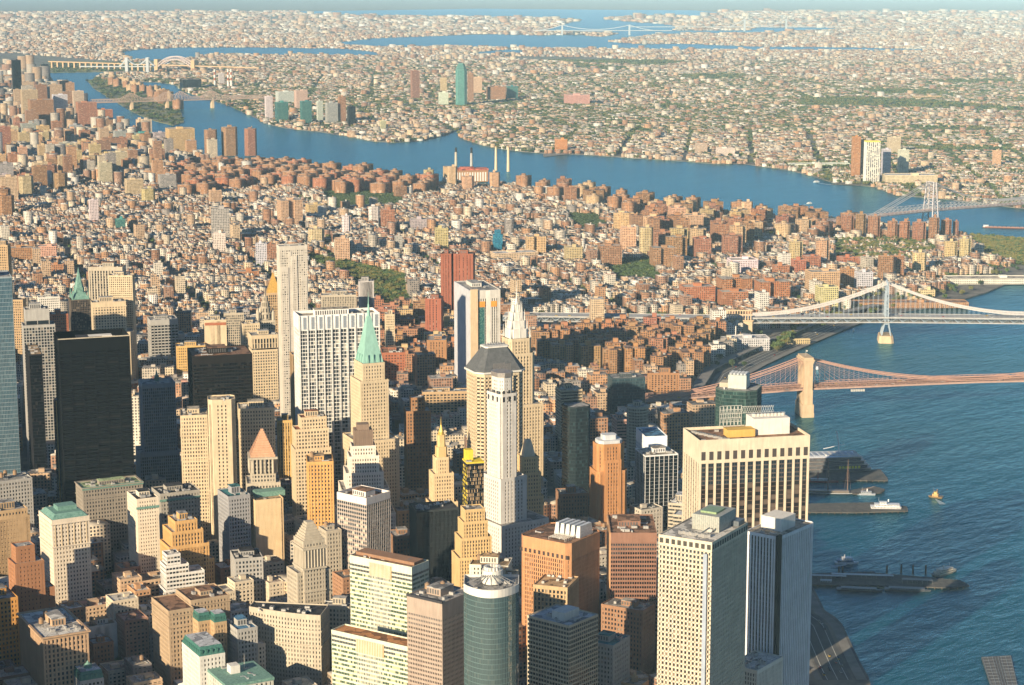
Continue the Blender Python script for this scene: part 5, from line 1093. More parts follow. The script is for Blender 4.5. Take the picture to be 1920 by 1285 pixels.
# ---------------------------------------------------------------- the plain quarters
CORR = [G([(960,597),(1430,602),(1430,634),(960,628)]), G([(1180,738),(1400,738),(1404,815),(1180,820)]), G([(1400,640),(1500,612),(1500,625),(1400,690)])]
EX = [G([(1560,452),(1720,452),(1760,470),(1700,500),(1560,500)]), G([(1820,446),(1930,455),(1990,470),(1920,500),(1840,490)]),
      G([(600,366),(700,362),(762,372),(750,392),(620,396)]), G([(1125,492),(1235,492),(1240,528),(1150,535)]), G([(575,480),(690,505),(760,520),(770,570),(730,600),(690,560),(640,525),(578,505)]),
      G([(1440,620),(1520,615),(1500,655),(1430,665)]), G([(1060,405),(1120,410),(1140,430),(1080,436)]), G([(740,585),(800,590),(800,640),(745,640)]), G([(1490,1080),(1520,1080),(1700,1400),(1850,1700),(1400,1700),(1430,1330),(1490,1200)])]
DIST_TREES = [G([(1490,188),(1600,184),(1760,192),(1920,204),(1920,212),(1760,206),(1600,202),(1500,200)]), G([(1600,168),(1760,172),(1800,182),(1640,178)]), G([(880,105),(1100,108),(1300,118),(1240,126),(1000,116)]), G([(1740,152),(1900,152),(1900,160),(1760,158)]),
      G([(1700,238),(1860,242),(1860,250),(1720,247)]), G([(1280,142),(1390,142),(1380,150),(1280,150)]), G([(1700,278),(1900,278),(1900,288),(1720,286)]), G([(1070,120),(1180,128),(1160,136),(1080,130)]), G([(1230,196),(1290,200),(1280,208),(1235,205)])]
LOW = [0]
FOOTP = [np.array(f[:4]) for f in FOOT]
def free(xs, ys, r):
    ok = np.ones(len(xs), bool)
    for ox, oy, rad in OCC: ok &= (xs-ox)**2+(ys-oy)**2 > (rad+r)**2
    for f in FOOTP:
        c = f.mean(0); g = c+(f-c)*1.0
        # distance to rectangle in its own frame
        e = f[1]-f[0]; L = np.hypot(*e); ux = e/L; e2 = f[3]-f[0]; L2 = np.hypot(*e2); uy = e2/L2
        dx = np.abs((xs-c[0])*ux[0]+(ys-c[1])*ux[1])-L/2; dy = np.abs((xs-c[0])*uy[0]+(ys-c[1])*uy[1])-L2/2
        ok &= (np.maximum(dx, dy) > r)
    for p in CORR+(EX[1:] if LOW[0] else EX): ok &= ~inpoly(xs, ys, p)
    return ok
MANP = np.array(MAN+[pol(25,9000), pol(5,6000), pol(10,1500)])
def sees(xs, ys, pad=70):      # inside the picture, with a margin
    v = np.stack([xs-CX, ys-CY, np.full(len(xs), -CZ)], 1); w = v@AZ
    px = 960+FPX*(v@AX)/w; py = 642.5-FPX*(v@AY)/w
    return (w > 0) & (px > -pad) & (px < 1920+pad) & (py < 1420), px, py
def rows(bound, F, block_w, block_d, street, lot, rng, ctr=(0,0)):
    """lots along both sides of parallel streets; returns x, y, w, d"""
    X = np.array([math.sin(D2R(F-90)), math.cos(D2R(F-90))]); Y = np.array([math.sin(D2R(F+180)), math.cos(D2R(F+180))])
    b = np.array(bound)-ctr; u = b@X; v = b@Y; out = []
    j = math.floor(v.min()/(block_d+street))
    while j*(block_d+street) < v.max():
        for side in (0, 1):
            vv = j*(block_d+street)+(block_d*.25 if side == 0 else block_d*.75)
            n = int((u.max()-u.min())/((lot[0]+lot[1])/2))+2; w = rng.uniform(lot[0], lot[1], n); pos = u.min()+np.cumsum(w)-w/2
            # avenues
            av = np.mod(pos, block_w); keep = (av > 12) & (av < block_w-12)
            dd = rng.uniform(.72, 1.0, n)*block_d*.5-1.0
            out.append(np.stack([pos[keep], np.full(keep.sum(), vv), w[keep]-.25, dd[keep]], 1))
        j += 1
    o = np.concatenate(out); xy = o[:,:1]*X+o[:,1:2]*Y+np.array(ctr)
    return xy[:,0], xy[:,1], o[:,2], o[:,3]
WC = np.array([(.35,.20,.12),(.29,.155,.09),(.50,.36,.24),(.58,.50,.38),(.33,.20,.14),(.62,.58,.50),(.46,.42,.36),(.46,.27,.15),(.30,.27,.25),(.66,.64,.60),(.55,.42,.28),(.24,.22,.21)])
WNAME = ['brick red','dark red','tan','cream','brown','off white','grey','rusty orange','dark grey','white','sandy','charcoal']
RCs = np.array([(.54,.51,.45),(.44,.40,.33),(.30,.28,.25),(.64,.62,.57),(.13,.125,.12),(.42,.34,.27),(.45,.25,.19),(.20,.19,.18)]); RNAME = ['pale','beige','grey','white','black','tan','reddish','dark grey']
def boxes_mesh(name, A, wcol, rcol, kind=None):
    """A rows: x,y,z0,w,d,h,rot"""
    n = len(A); x, y, z0, w, d, h, rot = A.T; c, s = np.cos(rot), np.sin(rot)
    lx = np.stack([-w,w,w,-w],1)/2; ly = np.stack([-d,-d,d,d],1)/2
    gx = x[:,None]+lx*c[:,None]-ly*s[:,None]; gy = y[:,None]+lx*s[:,None]+ly*c[:,None]
    V = np.zeros((n,8,3)); V[:,:4,0] = gx; V[:,4:,0] = gx; V[:,:4,1] = gy; V[:,4:,1] = gy; V[:,:4,2] = z0[:,None]; V[:,4:,2] = (z0+h)[:,None]
    F0 = np.array([(0,1,5,4),(1,2,6,5),(2,3,7,6),(3,0,4,7),(4,5,6,7)]); F_ = (np.arange(n)[:,None,None]*8+F0[None]).reshape(-1,4)
    me = bpy.data.meshes.new(name); me.vertices.add(n*8); me.vertices.foreach_set('co', V.astype(np.float32).ravel())
    me.loops.add(n*20); me.loops.foreach_set('vertex_index', F_.astype(np.int32).ravel())
    me.polygons.add(n*5); me.polygons.foreach_set('loop_start', np.arange(n*5, dtype=np.int32)*4); me.polygons.foreach_set('loop_total', np.full(n*5, 4, np.int32)); me.update(calc_edges=True)
    UV = np.zeros((n,5,4,2), np.float32); off = np.floor(np.random.default_rng(5).uniform(0,500,n))*2.7
    for k, L in enumerate((w,d,w,d)):
        UV[:,k,0,0] = off+k*97.2; UV[:,k,3,0] = off+k*97.2; UV[:,k,1,0] = off+k*97.2+L; UV[:,k,2,0] = off+k*97.2+L; UV[:,k,2,1] = h; UV[:,k,3,1] = h
    me.uv_layers.new(name='UVMap').data.foreach_set('uv', UV.ravel())
    C_ = np.ones((n,5,4,4), np.float32); C_[:,:4,:,:3] = wcol[:,None,None,:]; C_[:,4,:,:3] = rcol[:,None,:]
    me.color_attributes.new('Col', 'FLOAT_COLOR', 'CORNER').data.foreach_set('color', C_.ravel())
    me.materials.append(CITY); o = bpy.data.objects.new(name, me); COL.objects.link(o)
    if kind: tag(o, kind=kind)
    return o
ALL = []
def quarter(bound, F, hts, seed, lot=(7,16), bw=200, bd=54, st=17, cut=None, tall=.04, wi=None, keepf=.93, rp=(.22,.22,.14,.10,.09,.11,.04,.08)):
    rng = np.random.default_rng(seed); x, y, w, d = rows(bound, F, bw, bd, st, lot, rng)
    ok = inpoly(x, y, bound)
    if cut is not None: ok &= cut(x, y)
    s, px, py = sees(x, y); ok &= s; ok &= rng.random(len(x)) < keepf
    x, y, w, d = x[ok], y[ok], w[ok], d[ok]; ok = free(x, y, 7); x, y, w, d = x[ok], y[ok], w[ok], d[ok]
    h = rng.uniform(*hts, len(x)); t = (rng.random(len(x)) < tall*1.6) & (w > np.median(w)); h[t] *= rng.uniform(1.4, 2.3, t.sum()); w[t] *= 1.25
    ci = rng.choice(len(WC), len(x), p=wi); ri = rng.choice(len(RCs), len(x), p=rp)
    # neighbours in a row tend to share their builder: colour, roof and height run on from lot to lot
    ca, sa = math.cos(D2R(180-F)), math.sin(D2R(180-F)); U = np.floor((x*ca+y*sa)/(lot[1]*3.2)).astype(int); Vv = np.floor((-x*sa+y*ca)/(bd*.5)).astype(int)
    hsh = (U*73856093 ^ Vv*19349663) % 9973; rc_ = np.random.default_rng(seed+500); tci = rc_.choice(len(WC), 9973, p=wi); tri = rc_.choice(len(RCs), 9973, p=rp); th_ = rc_.uniform(*hts, 9973)
    k1 = rng.random(len(x)) < .6; ci = np.where(k1, tci[hsh], ci); k2 = rng.random(len(x)) < .55; ri = np.where(k2, tri[hsh], ri); k3 = (rng.random(len(x)) < .65) & ~t; h = np.where(k3, th_[hsh]+rng.uniform(-.6,.6,len(x)), h)
    rot = np.full(len(x), D2R(180-F))
    ALL.append(np.stack([x, y, w, d, h, rot, ci, ri], 1))
shore_ok = lambda dist: (lambda x, y: np.min([np.hypot(x-a, y-b) for a, b in SHP], axis=0) > dist)
SHP = []
_g = G(SHORE_M)
for i in range(len(_g)-1):
    a, b = np.array(_g[i]), np.array(_g[i+1]); n = max(1, int(np.hypot(*(b-a))/25))
    for k in range(n): SHP.append(tuple(a+(b-a)*k/n))
SHP = np.array(SHP)
def near_shore(x, y):
    out = np.full(len(x), 1e9)
    for k in range(0, len(SHP)): out = np.minimum(out, (x-SHP[k,0])**2+(y-SHP[k,1])**2)
    return np.sqrt(out)
def reg(lo, hi):               # split of the island by ground row in the photograph
    def f(x, y):
        s, px, py = sees(x, y); return (py > lo) & (py <= hi) & (near_shore(x, y) > 75)
    return f
p_down = np.array([.06,.05,.16,.16,.12,.08,.12,.06,.08,.04,.05,.02]); p_les = np.array([.15,.09,.14,.12,.09,.1,.09,.08,.04,.05,.05,0]); p_les /= p_les.sum(); p_down /= p_down.sum()
BND = MANP
quarter(BND, 203, (30,62), 21, lot=(14,28), bw=120, bd=52, st=13, cut=reg(985,1275), wi=p_down, tall=.0)
quarter(BND, 203, (16,34), 41, lot=(14,28), bw=120, bd=52, st=13, cut=reg(1275,1500), wi=p_down, tall=.0)
quarter(BND, 219, (22,52), 22, lot=(14,28), bw=120, bd=56, st=15, cut=reg(760,985), wi=p_down, tall=.06)
quarter(BND, 226, (15,34), 23, lot=(10,22), bw=150, bd=56, st=16, cut=reg(610,760), wi=p_les, tall=.07)
quarter(BND, 215, (12,22), 24, lot=(7,15), bw=180, bd=54, st=17, cut=reg(470,610), wi=p_les, tall=.05)
quarter(BND, 209, (12,21), 25, lot=(8,16), bw=190, bd=56, st=17, cut=reg(350,470), wi=p_les, tall=.04)
quarter(BND, 209, (16,50), 26, lot=(12,26), bw=200, bd=56, st=17, cut=lambda x, y: reg(230,350)(x,y) & (sees(x,y)[1] < 900), wi=p_down, tall=.12)
quarter(BND, 209, (14,22), 27, lot=(12,22), bw=200, bd=56, st=17, cut=lambda x, y: reg(300,350)(x,y) & (sees(x,y)[1] >= 900), wi=p_les, tall=.06)
quarter(BND, 209, (25,70), 28, lot=(22,44), bw=240, bd=60, st=20, cut=lambda x, y: reg(135,230)(x,y), wi=p_down, tall=.15)
LOW[0] = 1
quarter(EX[0], 222, (7,10), 29, lot=(9,15), bw=90, bd=34, st=30, wi=p_les, tall=0, keepf=.7)
LOW[0] = 0
def west(x, y):                # the rest of downtown, just left of the picture, whose shade falls into it
    v = np.stack([x-CX, y-CY, np.full(len(x), -CZ)], 1); w = v@AZ; px = 960+FPX*(v@AX)/w; py = 642.5-FPX*(v@AY)/w
    return (w > 100) & (px > -1150) & (px <= -72) & (py > 640) & (py < 1500)
_sees = sees
def sees(xs, ys, pad=70): return (np.ones(len(xs), bool), None, None) if pad == 70 and WEST[0] else _sees(xs, ys, pad)
WEST = [1]; quarter(BND, 209, (58,112), 51, lot=(18,34), bw=120, bd=60, st=16, cut=west, wi=p_down, tall=.05, keepf=.9); WEST = [0]
# far bank
QP = np.array(QUE+[pol(78,6500), pol(80,36000), pol(66,36000), pol(50,36000), pol(36,36000), pol(24,36000)])
FWP = [G(p) for p in FW]+DIST_TREES
def farcut(lo, hi):
    def f(x, y):
        s, px, py = sees(x, y, 30); ok = (py > lo) & (py <= hi)
        for p in FWP: ok &= ~inpoly(x, y, p)
        return ok
    return f
pq = np.array([.10,.07,.20,.14,.08,.08,.10,.08,.04,.06,.07,.01]); pq /= pq.sum()
quarter(QP, 238, (7,13), 31, lot=(8,20), bw=220, bd=48, st=18, cut=farcut(245,420), wi=pq, rp=(.10,.2,.2,.05,.11,.18,.06,.1), tall=.05, keepf=.82)
quarter(QP, 222, (7,13), 32, lot=(9,24), bw=240, bd=50, st=22, cut=farcut(185,245), wi=pq, rp=(.10,.2,.2,.05,.11,.18,.06,.1), tall=.05, keepf=.62)
quarter(QP, 228, (8,14), 33, lot=(10,26), bw=300, bd=54, st=26, cut=farcut(140,185), wi=pq, rp=(.10,.2,.2,.05,.11,.18,.06,.1), tall=.04, keepf=.58)
quarter(QP, 214, (9,18), 34, lot=(13,34), bw=400, bd=70, st=40, cut=farcut(100,140), wi=pq, rp=(.10,.2,.2,.05,.11,.18,.06,.1), tall=.06, keepf=.58)
quarter(QP, 226, (8,18), 35, lot=(16,40), bw=500, bd=84, st=55, cut=farcut(62,100), wi=pq, rp=(.10,.2,.2,.05,.11,.18,.06,.1), tall=.08, keepf=.55)
quarter(QP, 220, (10,22), 36, lot=(28,70), bw=800, bd=140, st=110, cut=farcut(38,62), wi=pq, rp=(.10,.2,.2,.05,.11,.18,.06,.1), tall=.1, keepf=.6)
quarter(QP, 220, (14,32), 37, lot=(40,100), bw=1600, bd=240, st=280, cut=farcut(14,38), wi=pq, rp=(.10,.2,.2,.05,.11,.18,.06,.1), tall=.1, keepf=.5)
A = np.concatenate(ALL); print('city lots', len(A))
# ---------------------------------------------------------------- emit the plain quarters: the blocks that show largest one by one, the rest as stuff
HX = np.array([h[4] for h in HERO]); HYY = np.array([h[5] for h in HERO])
from collections import Counter
_nm = Counter(h[6] for h in HERO)
REFS = [(h[4], h[5], 'the '+h[6].replace('_',' ')) for h in HERO if _nm[h[6]] == 1 and h[6] != 'x' and 0 < h[4] < 1920 and h[5] < 1285]
for nm_, x_, y_ in (('the curved blue glass tower',933,450),('the far green glass skyscraper',865,160),('the power station',880,320),('the stone bridge anchorage',1390,620),('the bridge river tower of brick stone',1508,700),('the gold pyramid roof',503,530)): REFS.append((x_, y_, nm_))
USED = {}
def where(px, py):
    d = sorted(REFS, key=lambda r: math.hypot(r[0]-px, r[1]-py))
    return d
def unique_label(base, px, py):
    ds = where(px, py)
    for r in ds[:12]:
        dx, dy = px-r[0], py-r[1]
        k = 'above' if dy < -abs(dx) else 'below' if dy > abs(dx) else 'right of' if dx > 0 else 'left of'
        for adv in (('just ' if math.hypot(dx,dy) < 60 else '') + ('upper ' if False else ''), 'a little up ' if dy < 0 else 'a little down ', 'well ', 'diagonally '):
            lab = f"{base} {adv}{k} {r[2]}"
            if adv.startswith('a little'): lab = f"{base} {k} and {'higher' if dy<0 else 'lower'} than {r[2]}"
            if adv == 'well ': lab = f"{base} farther {k} {r[2]}"
            if adv == 'diagonally ': lab = f"{base} some way {k} {r[2]}"
            if len(lab.split()) <= 16 and lab not in USED: USED[lab] = 1; return lab
    return base
# estates
def scr(x, y, h):
    z = gz(x, y); a = prj(x, y, z+h); b = prj(x, y, z); return a[0], a[1], b[1]
pl = []
for p in PLACED:
    px, yt, yb = scr(p[0], p[1], p[4])
    if not (-15 < px < 1935): continue
    pl.append((yb-yt, px, yt, p))
pl.sort(key=lambda q: -q[0]); NPL = 190
CN = dict(brown='brown', brick='reddish brown', red='red', tan='tan', cream='cream', grey='grey')
KN = dict(x='cross shaped', h='winged', b='plain', o='chamfered')
rest = []
for i, (sz, px, yt, p) in enumerate(pl):
    x, y, w, d, h, F, c, k, lab, grp, rnd_ = p
    if i < NPL:
        base = f"{CN[c]} {KN[k]} brick tower"
        if 'midtown' in lab: base = f"{CN[c]} {KN[k]} midtown block"
        block(x, y, w, d, h, F, c, k, 'estate_tower' if 'midtown' not in lab else 'midtown_block', unique_label(base, px, yt), 'apartment block', grp, 'brown' if c in ('brown','brick','red') else 'tan', random.Random(i), False, True)
    else:
        rest.append((x, y, gz(x,y)+1.9, w*.4, d, h, D2R(180-F), BCOL[c])); rest.append((x, y, gz(x,y)+1.9, w, d*.42, h-.3, D2R(180-F), BCOL[c])); rest.append((x, y, gz(x,y)+1.9, w*.25, d*.25, h+5, D2R(180-F), BCOL[c]))
if rest: boxes_mesh('estate_mass', np.array([r[:7] for r in rest]), np.array([r[7] for r in rest]), np.array([(.33,.25,.19)]*len(rest)), 'stuff')
# which plain lots can be seen past the towers
SIL = []
for f in FOOT:
    P = [prj(p[0], p[1], gz(*p)+z) for p in f[:4] for z in (0, f[4])]; c = np.array(f[:4]).mean(0)
    SIL.append((min(p[0] for p in P), max(p[0] for p in P), min(p[1] for p in P)+4, max(p[1] for p in P), math.dist(c, (CX, CY))))
x, y, w, d, h, rot, ci, ri = A.T
zz = gz(x, y); v = np.stack([x-CX, y-CY, zz+h-CZ], 1); wz = v@AZ; PX = 960+FPX*(v@AX)/wz; PY = 642.5-FPX*(v@AY)/wz; dist = np.hypot(x-CX, y-CY)
vis = (PX > 0) & (PX < 1920) & (PY < 1285)
for s in SIL: vis &= ~((PX > s[0]) & (PX < s[1]) & (PY > s[2]) & (PY < s[3]) & (dist > s[4]))
size = (w+d)*(h+d*.3)/dist**2*vis
order = np.argsort(-size); top = order[:300]; NI = 300
srng = random.Random(12)
HGT = lambda q: 'tall' if q > 45 else 'mid rise' if q > 24 else 'low'
for n_, i in enumerate(top):
    F = math.degrees(0); c = WC[int(ci[i])]; rc = RCs[int(ri[i])]
    base = f"{HGT(h[i])} {WNAME[int(ci[i])]} building with {RNAME[int(ri[i])]} roof"
    root = empty('city_building', (x[i], y[i], zz[i]+1.9), rot[i], unique_label(base, PX[i], PY[i]), 'building', 'plain city buildings')
    W_, D_, H_ = w[i], d[i], h[i]
    if dist[i] < 2100:
        wb, gb, rb = MB(), MB(), MB(); facade(wb, gb, rb, rect(-W_/2,W_/2,-D_/2,D_/2), 0, H_, PUN(bay=srng.uniform(2.6,4), pw=srng.uniform(1.2,2), cr=1.6, fl=3.6), belts=((.12,.7,.4),(.88,.7,.45)))
        wb.build('facade', wallm(tuple(float(q) for q in c)), root); tag(gb.build('window_glazing', glassm(), root), kind='stuff'); ro_ = rb.build('roof', roofm(tuple(float(q) for q in rc)), root); zr = H_-1
    else:
        q = MB(); q.prism(rect(-W_/2,W_/2,-D_/2,D_/2), 0, H_, top=False); o = q.build('wall', CITY, root); colattr(o.data, c)
        r = MB(); r.poly([(a,b,H_-.02) for a,b in rect(-W_/2,W_/2,-D_/2,D_/2)]); ro_ = r.build('roof', roofm(tuple(float(q) for q in rc)), root); zr = H_
    if dist[i] < 2100:
        for _ in range(srng.randint(2,5)): rooftop(ro_, W_*srng.uniform(-.36,.36), D_*srng.uniform(-.34,.34), zr+.01, srng.choice(('cooling_unit','air_duct')), srng.uniform(.4,.75), srng.choice((0,1.57)))
    b = MB(); bw_, bd_ = W_*srng.uniform(.2,.35), D_*srng.uniform(.2,.35); ox, oy = W_*srng.uniform(-.2,.2), D_*srng.uniform(-.2,.2); b.box(ox-bw_/2,ox+bw_/2,oy-bd_/2,oy+bd_/2,zr+.01,zr+srng.uniform(2.8,4.5)); b.build('stair_head', wallm(tuple(float(q)*.9 for q in c)), ro_)
    if srng.random() < .4: rooftop(ro_, -ox if abs(ox) > 2 else W_*.3, -oy if abs(oy) > 1 else D_*.25, zr+.01, srng.choice(('water_tank','cooling_unit')), .8)
m = order[300:]
boxes_mesh('city_mass', np.stack([x[m], y[m], zz[m]+1.2, w[m], d[m], h[m], rot[m]], 1), WC[ci[m].astype(int)]*RNG.uniform(.85,1.12,(len(m),1)), RCs[ri[m].astype(int)]*RNG.uniform(.8,1.1,(len(m),1)), 'stuff')
# stair heads, tanks and plant on the plain roofs
mm = m[dist[m] < 6500]; nC = len(mm); xs_, ys_, hs_ = [], [], []
CL = []
for rep in range(2):
    u = RNG.uniform(-.32,.32,nC)*w[mm]; v_ = RNG.uniform(-.32,.32,nC)*d[mm]; c_, s_ = np.cos(rot[mm]), np.sin(rot[mm])
    bx, by = x[mm]+u*c_-v_*s_, y[mm]+u*s_+v_*c_; ok = RNG.random(nC) < (.75 if rep == 0 else .4)
    CL.append(np.stack([bx, by, zz[mm]+1.2+h[mm]-.02, RNG.uniform(2,4.5,nC), RNG.uniform(2,5,nC), RNG.uniform(1.5,4,nC), rot[mm]],1)[ok])
CLm = np.concatenate(CL); k_ = RNG.integers(0,len(WC)-1,len(CLm)); boxes_mesh('rooftop_clutter', CLm, WC[k_]*.95, RCs[RNG.integers(0,len(RCs),len(CLm))], 'stuff')
# ---------------------------------------------------------------- bridges
STEEL = metalm((.30,.36,.42), .5, .2); BSTONE = wallm((.50,.38,.25)); RUST = metalm((.46,.27,.20), .6, .1); GREYS = metalm((.38,.38,.39), .5, .2)
def frame(p0, d):               # local frame: x along deck, y across
    return (p0[0], p0[1], gz(*p0)), math.atan2(d[1], d[0])
def truss(q, x0, x1, y, z0, z1, step, w=.7):
    n = max(1, int(abs(x1-x0)/step)); s = (x1-x0)/n
    q.bar((x0,y,z0),(x1,y,z0),w*1.4); q.bar((x0,y,z1),(x1,y,z1),w*1.2)
    for i in range(n):
        q.bar((x0+i*s,y,z0),(x0+i*s,y,z1),w*.7); q.bar((x0+i*s,y,z0),(x0+(i+.5)*s,y,z1),w*.7); q.bar((x0+(i+.5)*s,y,z1),(x0+(i+1)*s,y,z0),w*.7)
def cable(q, xa, za, xb, zb, sag, y, r, n=24):
    pts = []
    for i in range(n+1):
        t = i/n; pts.append((xa+(xb-xa)*t, y, za+(zb-za)*t-4*sag*t*(1-t)))
    for a, b in zip(pts, pts[1:]): q.bar(a, b, r)
    return lambda xx: za+(zb-za)*((xx-xa)/(xb-xa))-4*sag*((xx-xa)/(xb-xa))*(1-(xx-xa)/(xb-xa))
def brick_bridge():
    p0 = gnd(1508,778,0); p1 = gnd(1920,712,41); d = (p1-p0)/np.hypot(*(p1-p0)); loc, rz = frame(p0, d)
    root = empty('suspension_bridge', loc, rz, 'brick coloured suspension bridge with a massive twin arched stone tower nearest the viewer', 'bridge')
    t = MB(); W = 17; D_ = 6.5
    t.box(-D_-2,D_+2,-W-2,W+2,-2,6); t.box(-D_-1.5,D_+1.5,-W-1.5,W+1.5,6,18); t.box(-D_,D_,-W,W,18,38)
    op = 4.3; xs = (-7.6, 7.6)
    for a, b in ((-W,xs[0]-op),(xs[0]+op,xs[1]-op),(xs[1]+op,W)): t.box(-D_+.6,D_-.6,a,b,38,76)
    for c in xs:
        n = 8
        for i in range(n):
            a = c-op+2*op*i/n; b = a+2*op/n; m_ = abs((a+b)/2-c)/op; zz_ = 62+10*(1-m_**1.6); t.box(-D_+.7,D_-.7,a,b,zz_,76)
    t.box(-D_-.4,D_+.4,-W-.6,W+.6,76,79); t.box(-D_-1.4,D_+1.4,-W-1.6,W+1.6,79,81); t.box(-D_,D_,-W,W,81,84)
    t.build('stone_tower', BSTONE, root)
    fl = MB(); fl.cyl(0,0,84,92,.25,.15,6); fl.box(0,2.6,-.05,.05,89.5,91.5); fl.build('flagpole', metalm('white'), root)
    dk = MB(); zs = [(-700,10),(-283,27),(0,40),(243,43),(520,41)]
    zf_ = lambda xx: np.interp(xx, [a for a,_ in zs], [b for _,b in zs])
    X_ = np.arange(-700, 521, 20)
    for a, b in zip(X_, X_[1:]):
        for y0, y1 in ((-13,-2.5),(2.5,13)): dk.quad((a,y0,zf_(a)),(b,y0,zf_(b)),(b,y1,zf_(b)),(a,y1,zf_(a)))
        dk.quad((a,-2.5,zf_(a)+3.5),(b,-2.5,zf_(b)+3.5),(b,2.5,zf_(b)+3.5),(a,2.5,zf_(a)+3.5))
        for y0, s in ((-13.2,1),(13.2,-1)): dk.bar((a,y0,zf_(a)-1),(b,y0,zf_(b)-1),.5,2.4)
        dk.quad((b,-13,zf_(b)-2),(a,-13,zf_(a)-2),(a,13,zf_(a)-2),(b,13,zf_(b)-2))
    dk.build('deck', plain('deck_surface', (.40,.26,.20), (.30,.20,.16), .2), root)
    tr = MB(); X_ = np.arange(-700, 521, 8)
    for y in (-13.2,-2.6,2.6,13.2):
        for a, b in zip(X_, X_[1:]):
            za, zb = zf_(a), zf_(b)
            tr.bar((a,y,za+4.6),(b,y,zb+4.6),.55); tr.bar((a,y,za),(a,y,za+4.6),.35)
            if abs(y) > 10: tr.bar((a,y,za),(b,y,zb+4.6),.3); tr.bar((a,y,za+2.3),(b,y,zb+2.3),.3)
    tr.build('stiffening_truss', RUST, root)
    hg = MB()
    for y in (-12.8,-3,3,12.8):
        c = MB(); f = cable(c, 0, 82, 486, 82, 37, y, .9, 40); g = cable(c, -283, 28, 0, 82, 14, y, .9, 24); c.build('cable', RUST, root)
        if abs(y) > 10:
            for xx in np.arange(10, 480, 7): hg.bar((xx,y,zf_(xx)+4),(xx,y,f(xx)),.14)
            for xx in np.arange(-270, -5, 7): hg.bar((xx,y,zf_(xx)+4),(xx,y,g(xx)),.14)
            for k in range(1,12): hg.bar((0,y,80),(k*10,y,zf_(k*10)+4),.14); hg.bar((0,y,80),(-k*10,y,zf_(-k*10)+4),.14)
    tag(hg.build('hanger', RUST, root), kind='stuff')
    ap = MB()
    for xx in np.arange(-690, -120, 24): ap.box(xx,xx+6,-12.5,12.5,-1,zf_(xx)-2.3)
    ap.box(-320,-275,-16,16,-1,26); ap.build('approach_arcade', wallm('brick'), root)
    sc = MB()
    for i in range(6): sc.box(62+i*3.4,64.4+i*3.4,-14.5,-12,34,37)
    sc.build('work_platform', metalm('white'), root)
brick_bridge()
